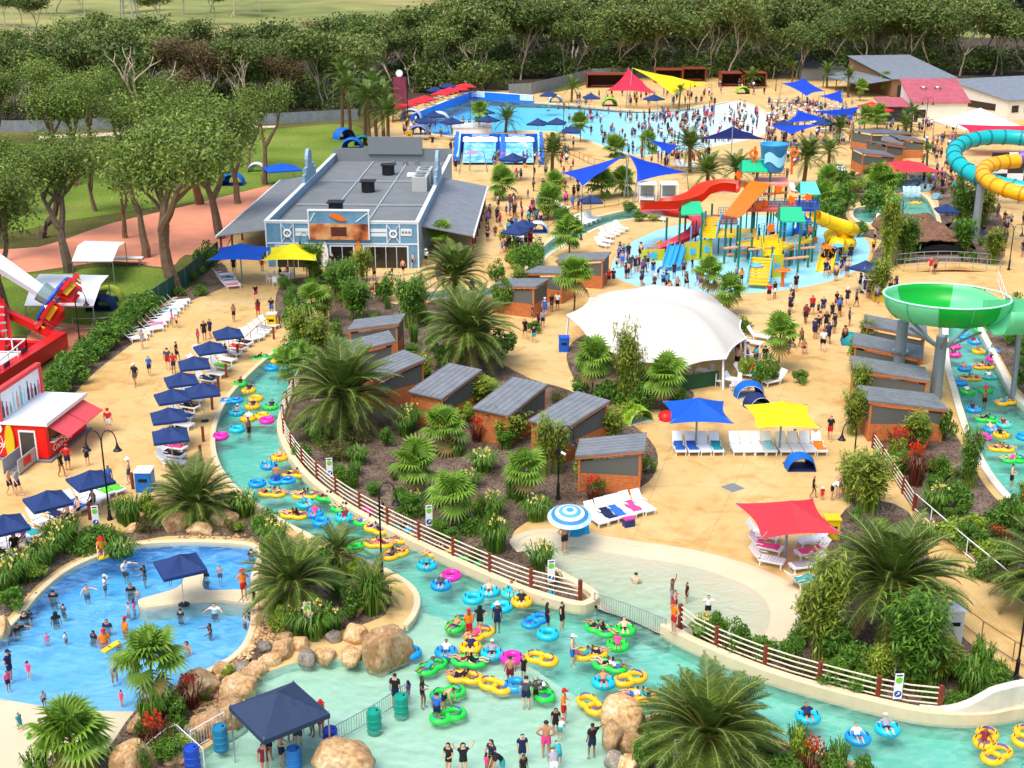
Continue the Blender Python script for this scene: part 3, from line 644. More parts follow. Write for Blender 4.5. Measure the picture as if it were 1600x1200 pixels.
# ---------------------------------------------------------------- trees
def tree_proto(seed, h, spread, first, lm, bm, leafn, leafs, nclump, thick=.3, bare=False, dens=1.0):
    rr = random.Random(seed); tr = MB(); cr = MB(); tips = []
    def grow(p, d, l, r, depth):
        P = [p]; q = p.copy(); dd = d.copy()
        for i in range(4):
            dd = (dd+V((rr.gauss(0, .16), rr.gauss(0, .16), rr.gauss(.05, .1)))).normalized(); q = q+dd*l/4; P.append(q.copy())
        tr.tube(P, [r*(1-.12*i) for i in range(5)], 6 if depth < 2 else 4, caps=False)
        if depth >= 3: tips.append(q); return
        if depth >= 2: tips.append(q)
        for k in range(rr.choice((2, 3, 3))):
            a = rr.uniform(0, 6.28); sp = rr.uniform(.35, .95)*spread; o = V((cos(a), sin(a), 0))
            grow(q if k < 2 else P[3], (dd*.8+o*sp+V((0,0,.18))).normalized(), l*rr.uniform(.55, .8), r*.6, depth+1)
    grow(V((0,0,-.2)), V((rr.gauss(0, .06), rr.gauss(0, .06), 1)), h*first, thick, 0)
    if not bare:
        rr.shuffle(tips)
        for t in tips[:nclump]:
            s_ = rr.uniform(.7, 1.25)*h*.085*dens; leaves(cr, t+V((0,0,s_*.2)), (s_*1.3, s_*1.3, s_*.8), leafn, leafs, rr, shell_=.35, up=.25)
    zt = max(v[2] for v in (cr.v or tr.v)); f = h/zt
    for b in (tr, cr): b.v = [(x*f, y*f, z*f) for x, y, z in b.v]
    return (tr.mesh('trunk', bm), cr.mesh('crown', lm) if not bare else None)
def pine_proto(seed, h=14):
    rr = random.Random(seed); tr = MB(); cr = MB(); tr.tube([(0,0,-.2), (0,0,h*.95)], [.22, .04], 6)
    for k in range(16):
        z = h*(.2+.78*k/15); w_ = h*.22*(1-k/17)*rr.uniform(.8, 1.2)
        for j in range(6):
            a = rr.uniform(0, 6.28); leaves(cr, (w_*.6*cos(a), w_*.6*sin(a), z), (w_*.5, w_*.5, h*.035), 16, .34, rr, up=.5)
    return (tr.mesh('trunk', BARKD), cr.mesh('crown', L_PINE))
GUM = [tree_proto(s, 13, .66, .22, L_GUM, BARK, 270, .095, 230, .3, dens=.98) for s in (21, 22, 23)]
GUMN = [tree_proto(s, 12, .7, .22, L_GUM, BARKD, 270, .092, 230, .32, dens=.98) for s in (24, 25)]
FOR = [tree_proto(s, 14, .6, .24, L_GUMD, BARKP, 130, .19, 86, .12, dens=1.0) for s in (31, 32, 33, 34, 35)]
FORG = [tree_proto(s, 14, .65, .25, L_GUMO, BARKP, 130, .19, 86, .12, dens=1.0) for s in (36, 37, 38)]
FORB = [tree_proto(s, 14, .7, .32, L_GUMB, BARKP, 60, .22, 70, .17, dens=1.05) for s in (39,)]
DEAD = [tree_proto(s, 12, .8, .3, L_GUMB, BARKP, 0, .2, 0, .2, True) for s in (41, 42)]
UND = [bush_proto('u', L_GUMD, 12, 900, .22, 4.6, 3.2, s) for s in (43, 44)]
PINE = [pine_proto(s) for s in (51, 52)]
def tree(protos, label, x, y, h, rz, group, base=14.0, wide=1.0, name='gum_tree', z=0):
    p = protos[int(abs(x*13.7+y*5.1)) % len(protos)]
    t = thing(name, label, 'tree', group, (x, y, z), rz, (h/base*wide, h/base*wide, h/base))
    put('trunk' if p[0].name.startswith('trunk') else 'foliage', p[0], t)
    if p[1]: put('crown' if p[1].name.startswith('crown') else 'stem', p[1], t)
    return t
def treepx(protos, label, px, py, pytop, group, base=13.0, wide=1.0, name='gum_tree', rz=None):
    g = G(px, py); return tree(protos, label, g.x, g.y, UP(px, py, px, pytop), px*.7 if rz is None else rz, group, base, wide, name)
# picnic-side gum trees
GG = 'tall gum trees on the picnic lawn'
for a in [(GUM, 'big gum tree with dense green crown rising from the hedge end', 276, 456, 176, 13, 1.15), (GUMN, 'dark gum tree shading the white picnic marquee', 108, 425, 222, 12, 1.15), (GUM, 'gum tree with bent bare trunk behind the red ride', 14, 500, 250, 13, 1.0),
          (GUM, 'gum tree with thick trunk beside the coral path and verandah', 346, 372, 150, 13, 1.05), (GUM, 'tall narrow gum tree by the green lawn edge', 414, 288, 130, 13, .85), (GUMN, 'gum tree on the lawn in front of the grey fence', 206, 236, 110, 12, .9),
          (GUM, 'spreading pale green gum tree at the lawn corner', 84, 236, 92, 13, 1.2), (GUM, 'low bushy gum tree over the parked picnic mats', 235, 300, 190, 13, 1.25), (GUMN, 'dark gum tree over the first picnic rugs', 40, 330, 210, 12, 1.2), (GUM, 'leaning gum tree between picnic rugs and coral path', 150, 330, 225, 13, 1.0), (GUM, 'slim gum tree standing alone in the lawn', 388, 262, 150, 13, .7), (GUM, 'young gum tree between the two white marquees', 196, 372, 265, 13, 1.1), (GUMN, 'gum tree at the picture edge over the coral path', -10, 412, 250, 12, 1.2), (GUM, 'gum tree on the lawn behind the coral path bend', 120, 290, 120, 13, 1.1), (GUMN, 'gum tree leaning over the picnic mats by the lawn', 180, 268, 150, 12, 1.1), (GUM, 'gum tree behind the thick-trunked one by the verandah', 312, 318, 128, 13, 1.1), (GUMN, 'gum tree at the far picture edge by the fence', 0, 246, 110, 12, 1.2), (GUM, 'upright gum tree just in front of the lawn fence', 150, 240, 105, 13, 1.1), (GUMN, 'slim gum tree on the lawn by the bare tree', 270, 262, 120, 12, 1.0), (GUM, 'gum tree whose crown hides the coral path bend', 228, 402, 215, 13, 1.1), (GUMN, 'gum tree on the picnic lawn behind the marquee', 62, 372, 205, 12, 1.1), (GUM, 'narrow gum tree between lawn and verandah', 372, 318, 160, 13, .9)]:
    treepx(a[0], a[1], a[2], a[3], a[4]-8, GG, a[5], a[6]*.92)
treepx(DEAD, 'bare grey dead tree with white limbs above the gum trees', 236, 232, 70, GG, 12, 1.25, 'dead_tree')
treepx(DEAD, 'bare branching dead tree in the wood by the grey fence', 395, 196, 85, GG, 12, 1.0, 'dead_tree')
# the wood behind the park
rw = random.Random(77); GW = 'gum trees of the wood behind the park'
def fence_y(px): return 197 if px < 420 else (190 if px < 560 else (150 if px < 760 else (128 if px < 1350 else 122)))
cnt = 0
for row, (dy, hh) in enumerate([(5, 13), (16, 13.5), (34, 13.5), (60, 13)]):
    px = -40 + row*13
    while px < 1650:
        fy = fence_y(px); g = G(px, fy-2); x, y = g.x+rw.uniform(-3, 3), g.y+dy+rw.uniform(-4, 4)
        if px < 430: dy2 = 0
        k = rw.random(); h = hh*rw.uniform(.78, 1.25)*(1.0 if px < 640 else 1.22)
        if 560 < px < 1330 and row < 2: pr, lab = (FORG, 'pale-trunked olive green gum at the wood edge') if k < .55 else ((DEAD, 'bare pale dead tree at the wood edge') if k > .88 else (FOR, 'slim dark gum with bare pale trunk at the wood edge'))
        else: pr, lab = (FOR, 'dark green forest gum in the wood') if k < .55 else ((FORG, 'olive green forest gum in the wood') if k < .93 else (FORB, 'brownish thin-leaved forest gum in the wood'))
        if 250 < px < 440 and row < 2 and k > .4: pr, lab = FORB, 'brownish thin-leaved forest gum in the wood'
        lab = lab.replace('in the wood', ['at the front of the wood', 'in the second line of the wood', 'deep in the wood', 'at the back of the wood'][row]).replace('at the wood edge', ['at the wood edge', 'just inside the wood'][min(row, 1)])
        if pr is DEAD: t = tree(pr, lab, x, y, h*.8, rw.uniform(0, 6), GW, 12, .8, 'dead_tree')
        else: t = tree(pr, lab, x, y, h, rw.uniform(0, 6), GW, 14, 1.0)
        t['auto'] = 1; cnt += 1
        px += rw.uniform(21, 33)
for k in range(150):   # undergrowth bushes along the wood edge
    px = -20+k*18 if k < 92 else 640+(k-92)*17; g = G(px, fence_y(px)-3); t = tree(UND, 'dark undergrowth bush at the foot of the wood', g.x+rw.uniform(-3, 3), g.y+(rw.uniform(2, 8) if k % 2 else rw.uniform(12, 40) if k < 92 else rw.uniform(40, 70)), rw.uniform(3.5, 6.5)+1.5*(k % 2 == 0)+2*(k > 91), rw.uniform(0, 6), 'undergrowth bushes at the wood edge', 4.6, 1.2, 'undergrowth_bush'); t['category'] = 'bush'; t['auto'] = 1
GP2 = 'dark pines beyond the wood'
for k in range(80):
    x = rw.uniform(5, 235); y = rw.uniform(420, 520); h = rw.uniform(17, 23); t = tree(PINE, 'dark pine tree beyond the wood', x*1.15+10, y, h, rw.uniform(0, 6), GP2, 14, 1.3, 'pine_tree', far_z(x, y)); t['auto'] = 1
for k in range(30):
    x = rw.uniform(-190, -100) if k < 20 else rw.uniform(-70, -22); y = rw.uniform(430, 540) if k < 20 else rw.uniform(600, 660); h = rw.uniform(11, 15); t = tree(FOR, 'dark tree clump on the far field', x, y, h, rw.uniform(0, 6), 'trees on the far fields', 14, 1.5, 'field_tree', far_z(x, y)); t['auto'] = 1
# ---------------------------------------------------------------- palms and garden plants, by where they stand
DP = 'feather-leaved date palms'; FPG = 'fan palms'
for a in [('huge drooping date palm at the bend of the lazy river', 535, 672, 2.7, 4.1, 62), ('date palm with thick trunk behind the cabana row', 733, 578, 3.2, 3.9, 60), ('date palm between the blue shop and the cabanas', 710, 478, 3.0, 3.5, 56),
          ('squat date palm among boulders above the blue pool', 308, 806, .9, 2.9, 52), ('date palm with long fronds beside the blue pool', 455, 962, 2.0, 2.6, 48), ('largest date palm, beside the path under the red shade', 1385, 1000, 3.2, 3.6, 64),
          ('low wide date palm on the boulder island in the river', 1105, 1196, 1.5, 3.1, 60), ('date palm cut by the edge beside the path railing', 1628, 960, 2.2, 3.1, 50), ('young date palm on the island with upright fronds', 528, 890, 1.1, 1.9, 26), ('slender young date palm by the island lamp', 582, 950, 1.3, 1.7, 20)]:
    palm('f', a[0], a[1], a[2], a[3], a[4], int(a[5]*1.7), DP)
for a in [('date palm behind the play tower beside the bucket', 1255, 292, 4.0, 3.3, 44), ('date palm between the blue sails and the play tower', 1078, 270, 3.6, 3.2, 40), ('bushy date palm behind the red slide', 1105, 296, 2.2, 3.2, 44), ('date palm beside the surf ramp', 862, 286, 4.0, 2.9, 40), ('second date palm behind the red slide', 1150, 288, 2.0, 2.9, 40),
          ('yellowish date palm by the white platform', 790, 207, 2.4, 3.0, 34), ('date palm at the far fence behind the wave pool', 893, 160, 3.0, 2.8, 30), ('small date palm in front of the yellow sail', 1060, 172, 3.6, 1.9, 24), ('date palm by the far cabanas behind the yellow sail', 1176, 138, 2.6, 2.8, 30), ('date palm by the far white-edged roof', 1292, 138, 3.2, 2.6, 30), ('slim date palm beside the big grey shed', 1325, 152, 4.0, 2.6, 28), ('small date palm by the far blue sails', 1237, 132, 3.6, 2.0, 26),
          ('date palm above the cedar cabins', 1310, 224, 2.4, 2.9, 36), ('date palm in front of the cedar cabins', 1295, 262, 2.4, 2.8, 34), ('date palm by the pink-roofed kiosk door', 1423, 208, 3.4, 2.2, 28), ('yellowish date palm behind the cedar cabins', 1415, 212, 1.8, 2.6, 30), ('bare-trunked palm by the cedar fence', 1448, 262, 2.4, 1.9, 18)]:
    palm('f', a[0], a[1], a[2], a[3], a[4], a[5], DP, True)
for k, (px, py, h) in enumerate([(535, 208, 9.5), (570, 226, 7), (578, 232, 7.5), (600, 228, 7.2), (548, 215, 8), (588, 214, 8.2), (607, 240, 6)]):
    palm('f', 'tall slim palm in the grove behind the shop, '+['tallest and first by the lawn', 'with shaggy drooping crown', 'in the middle of the grove', 'nearest the plaza', 'second from the lawn', 'rear of the grove', 'above the blue tents'][k], px, py, h, 3.4, 34, 'slim palms in the grove behind the shop', True)
for a in [('fan palm in the bed in front of the big date palm', 648, 778, 2.0, 1.55, 40), ('fan palm nearest the river fence', 706, 824, 1.9, 1.5, 40), ('fan palm beside the cabana lamp', 818, 790, 2.2, 1.4, 34), ('fan palm below the third cabana', 692, 708, 1.7, 1.5, 38), ('fan palm by the river bend lamp', 487, 512, 2.4, 1.45, 34), ('fan palm at the corner of the blue shop', 690, 402, 2.2, 1.5, 34), ('fan palm between the open cabanas and the white tent', 897, 494, 3.2, 1.75, 44),
          ('fan palm at the front corner of the white tent', 924, 626, 2.9, 1.5, 40), ('fan palm in front of the white tent opening', 1034, 642, 2.5, 1.55, 40), ('fan palm beside the splash pad edge', 1105, 472, 2.6, 1.5, 36), ('fan palm at the rear corner of the white tent', 1138, 492, 2.2, 1.5, 36), ('fan palm standing alone in the plaza east of the tent', 1216, 580, 3.0, 1.5, 42), ('fan palm on rocks at the end of the blue pool', 240, 1102, 2.2, 1.45, 36), ('fan palm at the bottom of the blue pool beach', 118, 1218, 1.8, 1.75, 38),
          ('fan palm over the river bend among bamboo', 452, 600, 1.6, 1.3, 30), ('small fan palm at the river edge below the lamp', 478, 590, 1.4, 1.3, 30)]:
    palm('p', a[0], a[1], a[2], a[3]*1.15, a[4]*.94, int(a[5]*.85), FPG)
for a in [('fan palm above the upper river bend', 890, 402, 2.6, 1.8, 34), ('fan palm beside the navy umbrellas by the upper river', 856, 342, 2.4, 1.8, 34), ('fan palm at the corner of the shop verandah', 786, 312, 2.6, 1.8, 34), ('fan palm in front of the surf ramp', 868, 314, 2.4, 1.6, 30), ('fan palm under the blue sail', 940, 308, 2.2, 1.9, 34), ('second fan palm under the blue sail', 972, 306, 2.2, 1.7, 34), ('fan palm behind the yellow spiral slide', 1286, 338, 2.2, 2.0, 34), ('fan palm by the grotto waterfall', 1374, 318, 2.6, 2.2, 40), ('fan palm among the grotto shrubs', 1290, 308, 2.6, 1.7, 30),
          ('fan palm beside the white platform', 748, 212, 4.2, 1.7, 30), ('fan palm at the wave pool edge', 907, 222, 3.2, 1.6, 28), ('fan palm behind the twin blue sails', 962, 246, 1.8, 1.8, 30), ('fan palm behind the wave pool beach', 1014, 240, 1.8, 1.8, 30), ('fan palm by the red umbrellas and cabins', 1350, 204, 2.8, 1.7, 28), ('fan palm by the pink kiosk awning', 1370, 202, 3.0, 1.7, 28), ('fan palm by the grey shed verandah', 1382, 148, 3.0, 1.6, 26), ('fan palm at the shed corner', 1343, 158, 3.0, 1.5, 26)]:
    palm('p', a[0], a[1], a[2], a[3], a[4], a[5], FPG, True)
for k, px, py, w_, h_ in [
 ('bamboo',975,632,44,120),('bamboo',1355,800,70,95),('bamboo',1330,785,50,75),('bamboo',1285,1030,75,170),('bamboo',1262,1000,50,90),('greenbamboo',1425,1075,95,150),('bamboo',1465,1062,60,70),('bamboo',1370,1072,50,60),('bush',1345,1060,80,60),('bush',1310,1040,70,60),('bush',1390,1020,80,60),('bush',1475,1050,60,40),
 ('bamboo',1342,640,34,70),('bamboo',1332,680,40,70),('bamboo',1336,580,30,50),('bamboo',1352,560,30,60),('bamboo',1385,418,42,110),('bamboo',1372,470,40,60),('greenbamboo',1412,410,50,70),('greenbamboo',1506,396,40,50),('bamboo',1550,412,40,50),('greenbamboo',1500,360,50,70),('bamboo',1498,320,22,50),('bamboo',1535,350,40,60),
 ('greenbamboo',640,512,50,80),('bamboo',655,500,36,60),('greenbamboo',560,500,50,60),('greenbamboo',530,470,50,55),('bush',470,520,60,50),('bamboo',500,556,50,60),('bush',460,560,44,40),('bamboo',566,440,34,50),('greenbamboo',490,440,40,60),('bamboo',508,500,30,50),('bush',600,470,40,40),('greenbamboo',545,480,36,70),('bamboo',468,555,36,70),
 ('bamboo',655,600,46,44),('bamboo',748,640,60,50),('bamboo',795,690,60,50),('bamboo',850,742,40,90),('bamboo',872,740,34,80),('bamboo',955,690,50,50),('lime',985,660,40,36),('bamboo',940,680,34,40),('bush',780,560,60,40),('lime',765,620,40,34),('bush',700,590,50,50),('greenbamboo',745,560,50,60),('bush',790,490,40,50),('bamboo',810,470,30,50),
 ('strap',640,672,44,36),('strap',630,680,30,30),('strap',735,760,40,24),('strap',755,735,50,30),('strap',775,862,46,50),('strap',845,888,50,40),('strap',770,805,44,34),('strap',838,812,50,34),('fern',560,725,40,24),('fern',500,690,60,30),('olive',525,720,60,36),('strap',648,795,30,26),('cover',640,800,60,20),('cover',730,832,50,20),('lime',745,800,40,26),('bush',475,715,40,24),('olive',560,690,60,24),('fern',528,745,24,18),('fern',555,742,24,18),
 ('canna',926,782,30,34),('canna',745,690,26,34),('canna',880,660,24,26),('canna',1430,758,40,60),('canna',1402,715,40,40),('canna',1415,700,30,30),('bamboo',1432,702,44,56),('bush',1478,690,36,46),('lime',1470,746,50,30),('strap',1462,800,50,40),('bush',1500,800,60,50),('greenbamboo',1515,762,40,90),('bush',1555,830,60,50),('lime',1490,845,60,40),('strap',1450,842,40,26),('bush',1510,860,60,40),('lime',1540,880,60,40),('canna',1558,850,40,24),('olive',1560,910,60,40),('bush',1590,930,60,40),('fern',1570,880,50,30),('bush',1600,850,50,60),('bamboo',1600,810,40,60),('cover',1530,900,60,20),('lime',1525,830,50,30),
 ('bush',1575,540,50,50),('bush',1600,570,50,60),('olive',1570,510,40,40),('bush',1610,610,50,60),('lime',1548,500,30,30),('bush',1585,500,40,40),
 ('strap',490,995,66,50),('strap',465,990,46,40),('strap',520,985,40,34),('bush',556,962,50,50),('olive',590,945,50,34),('bush',410,830,50,36),('strap',430,855,50,40),('strap',385,805,46,36),('bush',365,800,40,30),('lime',420,870,40,40),('bush',510,900,60,40),('lime',560,905,40,34),('fern',205,820,46,40),('olive',230,830,40,30),('strap',195,815,40,34),('olive',360,828,40,24),('lime',375,830,24,18),('fern',190,870,60,20),
 ('strap',95,862,54,44),('strap',70,880,54,40),('strap',40,905,60,46),('strap',110,842,40,34),('bush',140,850,60,26),('strap',10,925,60,50),('bush',20,955,50,34),('cover',170,845,60,20),('cover',130,862,60,20),('lime',55,905,50,30),('strap',88,855,40,40),
 ('canna',245,1178,50,60),('canna',300,1105,40,50),('bush',270,1130,50,50),('lime',265,1160,40,40),('bush',230,1160,40,40),('cover',280,1150,60,26),('fern',320,1095,24,20),('canna',235,1130,30,40),('lime',290,1175,46,34),('fern',60,1215,50,40),
 ('canna',1268,1215,46,60),('bush',1230,1215,60,40),('bush',1300,1222,60,46),('cover',1210,1200,60,26),('bush',1010,1200,50,60),('bush',1195,1185,40,40),('bush',1060,1210,60,50),('bush',1340,1235,50,40),('fern',1310,1195,40,36),('fern',1245,1180,40,46),('bush',1610,1240,60,50),
 ('strap',1095,1000,40,36),('bush',1158,1020,50,50),('bush',1190,1035,46,40),('bush',1230,1035,46,50),('strap',1105,990,36,30),('olive',1140,1018,60,30),('olive',1250,1055,60,30),('bush',1300,1075,60,30),('bush',1350,1085,70,30),('fern',1515,1085,60,50),('cover',1540,1075,70,26),('cover',1575,1090,70,24),('cover',1500,1105,60,20),('cover',1560,1060,50,26),('bush',1500,1060,40,40),('olive',1160,1030,60,24),('cover',1560,1105,50,16),
 ('olive',1545,300,30,40),('bush',1320,330,40,40),('bush',1300,345,40,36),('lime',1340,300,30,22),('bush',1318,292,40,30),('olive',1332,308,36,24),('bush',1360,330,50,40),('bush',1400,300,30,30),('bush',1390,330,40,30),('bush',1340,370,30,20),('bush',1275,320,40,40),('bush',820,430,46,44),('lime',800,420,30,30),('bush',835,415,40,30),('lime',845,345,30,24),('bush',880,350,36,24),('bush',835,410,30,34),('bush',1000,345,30,16),('bush',985,330,30,14),('lime',1020,345,26,14),
 ('bush',1190,600,50,46),('lime',1170,590,40,36),('olive',1210,598,40,24),('bush',1000,640,50,40),('bush',950,634,50,40),('bush',1065,640,40,30),('bush',905,618,36,30),('bamboo',990,634,36,90),('olive',1060,640,50,24),('bush',1250,600,30,20),('bush',318,420,46,40),('bush',300,440,26,16),('lime',312,428,24,16),('bush',312,462,26,16),('bush',280,462,22,14),('lime',790,385,24,30),('bush',775,440,30,30),('bush',805,395,26,24),('bush',1165,520,30,24),('bush',835,520,30,16)]:
    shrub(k, px, py, w_*1.15, h_*1.1)
# clipped hedge along the plaza: one row of leafy bushes one can tell apart
hd = [(45,655),(66,636),(88,616),(108,598),(128,580),(148,562),(166,545),(184,528),(202,512),(220,497),(236,485)]
for i, (px, py) in enumerate(hd):
    g = G(px, py); t = thing('hedge_bush', 'leafy bush of the clipped green hedge between the ride and the plaza', 'hedge', 'bushes of the clipped hedge', (g.x, g.y, 0), i*2.1, (1.75, 1.75, 1.45)); t['auto'] = 1
    for me in SH['bush'][i % 2]: put(me.name.split('.')[0], me, t)
    g2 = G(px-16, py+4); t = thing('hedge_bush', 'leafy bush of the clipped green hedge, on the ride side', 'hedge', 'bushes of the clipped hedge', (g2.x, g2.y, 0), i*1.1, (1.5, 1.5, 1.3)); t['auto'] = 1
    for me in SH['bush'][(i+1) % 2]: put(me.name.split('.')[0], me, t)
# small low plants filling the beds between the larger ones
rs = random.Random(19)
for bed, n in (('cabana', 58), ('east', 34), ('canna', 26), ('island', 20), ('tent', 10), ('southwest', 8), ('falls', 26), ('grotto', 20), ('shop', 14), ('far_east', 12), ('palm_island', 12)):
    poly = offset(GP(BEDS[bed], 2), -.5); xs = [p[0] for p in BEDS[bed]]; ys = [p[1] for p in BEDS[bed]]; k = 0
    while k < n:
        px, py = rs.uniform(min(xs), max(xs)), rs.uniform(min(ys), max(ys)); g = G(px, py)
        if not inside(g.x, g.y, poly) or g.y < 40: 
            if rs.random() < .002: k += 1
            continue
        sc = FOC/(g.y*cos(PITCH)+CAM_H*sin(PITCH)); w_ = sc*rs.uniform(.7, 1.6); shrub(rs.choice(['olive', 'bush', 'lime', 'fern', 'cover', 'bush', 'olive', 'greenbamboo']), px, py, w_, w_*rs.uniform(.6, 1.3)); k += 1
# ================================================================ PEOPLE
J0 = dict(pelvis=(0,0,.95), spine=(0,.01,1.13), chest=(0,0,1.33), neck=(0,.01,1.47), head=(0,-.015,1.58), crown=(0,-.01,1.67),
          shL=(.17,.01,1.39), elL=(.23,.03,1.12), wrL=(.25,-.05,.88), haL=(.25,-.08,.78), hipL=(.09,0,.88), knL=(.1,-.02,.48), anL=(.1,.03,.09), toL=(.12,-.13,.035))
for k in list(J0):
    if k.endswith('L'): J0[k[:-1]+'R'] = (-J0[k][0],)+J0[k][1:]
RAD = dict(pelvis=.135, spine=.122, chest=.14, neck=.055, head=.098, crown=.082, sh=.062, el=.043, wr=.03, ha=.036, hip=.088, kn=.058, an=.04, to=.036)
ED = [('pelvis','spine'),('spine','chest'),('chest','neck'),('neck','head'),('head','crown')]+[(a+s, b+s) for s in 'LR' for a, b in (('sh','el'),('el','wr'),('wr','ha'),('hip','kn'),('kn','an'),('an','to'))]+[('chest','shL'),('chest','shR'),('pelvis','hipL'),('pelvis','hipR')]
def pose(**kw):
    p = dict(J0); p.update(kw); return p
def shift(p, keys, d): 
    for k in keys: p[k] = tuple(V(p[k])+V(d))
    return p
UPB = ['spine','chest','neck','head','crown','shL','elL','wrL','haL','shR','elR','wrR','haR']
P_ = {}
P_['stand'] = pose()
P_['walk'] = pose(knL=(.1,-.17,.5), anL=(.1,-.2,.1), toL=(.11,-.36,.06), knR=(-.1,.02,.48), anR=(-.1,.24,.13), toR=(-.11,.1,.04), elL=(.22,.12,1.13), wrL=(.22,.02,.9), haL=(.22,-.02,.81), elR=(-.22,-.08,1.13), wrR=(-.23,-.25,.95), haR=(-.23,-.31,.88))
P_['point'] = pose(elR=(-.4,-.12,1.36), wrR=(-.62,-.25,1.34), haR=(-.7,-.29,1.34), knL=(.13,-.06,.48), anL=(.15,.02,.09), toL=(.18,-.13,.035))
P_['hips'] = pose(elL=(.36,.06,1.18), wrL=(.2,-.03,1.0), haL=(.15,-.06,.97), elR=(-.36,.06,1.18), wrR=(-.2,-.03,1.0), haR=(-.15,-.06,.97))
P_['armsup'] = pose(elL=(.36,-.04,1.5), wrL=(.42,-.06,1.74), haL=(.42,-.07,1.84), elR=(-.36,-.04,1.5), wrR=(-.42,-.06,1.74), haR=(-.42,-.07,1.84))
P_['carry'] = pose(elL=(.24,-.05,1.12), wrL=(.14,-.28,1.12), haL=(.08,-.34,1.14), elR=(-.24,-.05,1.12), wrR=(-.14,-.28,1.12), haR=(-.08,-.34,1.14), knL=(.1,-.12,.5), anL=(.1,-.08,.1), toL=(.12,-.24,.04))
P_['bend'] = pose(spine=(0,-.1,1.08), chest=(0,-.3,1.18), neck=(0,-.42,1.26), head=(0,-.53,1.3), crown=(0,-.6,1.35), shL=(.17,-.36,1.2), elL=(.2,-.44,.95), wrL=(.18,-.52,.74), haL=(.17,-.54,.65), shR=(-.17,-.36,1.2), elR=(-.2,-.44,.95), wrR=(-.18,-.52,.74), haR=(-.17,-.54,.65))
P_['sit'] = pose(pelvis=(0,0,.12), spine=(0,.03,.3), chest=(0,0,.5), neck=(0,-.02,.64), head=(0,-.05,.75), crown=(0,-.05,.84), shL=(.17,0,.56), elL=(.24,-.1,.34), wrL=(.2,-.32,.3), haL=(.17,-.4,.3), hipL=(.1,-.03,.11), knL=(.15,-.42,.3), anL=(.14,-.72,.06), toL=(.15,-.86,.06),
                  shR=(-.17,0,.56), elR=(-.24,-.1,.34), wrR=(-.2,-.32,.3), haR=(-.17,-.4,.3), hipR=(-.1,-.03,.11), knR=(-.15,-.42,.3), anR=(-.14,-.72,.06), toR=(-.15,-.86,.06))
P_['chair'] = pose(pelvis=(0,0,.5), spine=(0,.03,.68), chest=(0,0,.88), neck=(0,-.02,1.02), head=(0,-.05,1.13), crown=(0,-.05,1.22), shL=(.17,0,.94), elL=(.24,-.06,.7), wrL=(.19,-.28,.62), haL=(.15,-.36,.62), hipL=(.1,-.04,.49), knL=(.13,-.45,.48), anL=(.13,-.45,.1), toL=(.14,-.6,.05),
                  shR=(-.17,0,.94), elR=(-.24,-.06,.7), wrR=(-.19,-.28,.62), haR=(-.15,-.36,.62), hipR=(-.1,-.04,.49), knR=(-.13,-.45,.48), anR=(-.13,-.45,.1), toR=(-.14,-.6,.05))
P_['recline'] = pose(pelvis=(0,.02,.1), spine=(0,.16,.2), chest=(0,.33,.32), neck=(0,.44,.42), head=(0,.5,.52), crown=(0,.53,.61), shL=(.17,.38,.36), elL=(.36,.22,.26), wrL=(.42,0,.26), haL=(.43,-.09,.26), hipL=(.09,-.05,.1), knL=(.13,-.42,.33), anL=(.13,-.78,.22), toL=(.14,-.9,.3),
                  shR=(-.17,.38,.36), elR=(-.36,.22,.26), wrR=(-.42,0,.26), haR=(-.43,-.09,.26), hipR=(-.09,-.05,.1), knR=(-.13,-.42,.33), anR=(-.13,-.78,.22), toR=(-.14,-.9,.3))
P_['lie'] = pose(pelvis=(0,0,.12), spine=(0,.18,.13), chest=(0,.38,.13), neck=(0,.52,.14), head=(0,.63,.15), crown=(0,.72,.15), shL=(.17,.44,.13), elL=(.3,.25,.1), wrL=(.3,0,.08), haL=(.3,-.1,.08), hipL=(.09,-.07,.12), knL=(.1,-.47,.13), anL=(.1,-.87,.07), toL=(.11,-.93,.17),
                  shR=(-.17,.44,.13), elR=(-.3,.25,.1), wrR=(-.3,0,.08), haR=(-.3,-.1,.08), hipR=(-.09,-.07,.12), knR=(-.1,-.47,.13), anR=(-.1,-.87,.07), toR=(-.11,-.93,.17))
P_['swim'] = pose(elL=(.4,-.2,1.32), wrL=(.5,-.42,1.3), haL=(.52,-.5,1.3), elR=(-.4,-.2,1.32), wrR=(-.5,-.42,1.3), haR=(-.52,-.5,1.3))
SKIN = [mat(c, .55, .05, 5, name='skin') for c in ((214,160,124), (190,132,98), (150,100,72), (226,178,146))]
HAIRC = {'k': mat((22,18,16), .5, name='black_hair'), 'n': mat((62,42,28), .5, name='brown_hair'), 'l': mat((176,136,82), .5, name='fair_hair')}
CLC = {'k': (22,22,26), 'n': (26,34,74), 'w': (236,236,236), 'r': (196,24,30), 'o': (250,130,20), 'p': (246,70,140), 'g': (150,150,160), 'b': (44,104,196), 't': (40,160,170), 'y': (244,206,40), 'G': (92,200,50), 'm': (120,24,40), 'v': (110,70,150), 'd': (70,74,84), 'c': (150,214,236)}
CLN = {'k': 'black', 'n': 'navy', 'w': 'white', 'r': 'red', 'o': 'orange', 'p': 'pink', 'g': 'grey', 'b': 'blue', 't': 'teal', 'y': 'yellow', 'G': 'bright green', 'm': 'maroon', 'v': 'purple', 'd': 'charcoal', 'c': 'pale blue'}
CLM = {k: mat(c, .8, .06, 8, name=CLN[k].replace(' ', '_')+'_cloth') for k, c in CLC.items()}
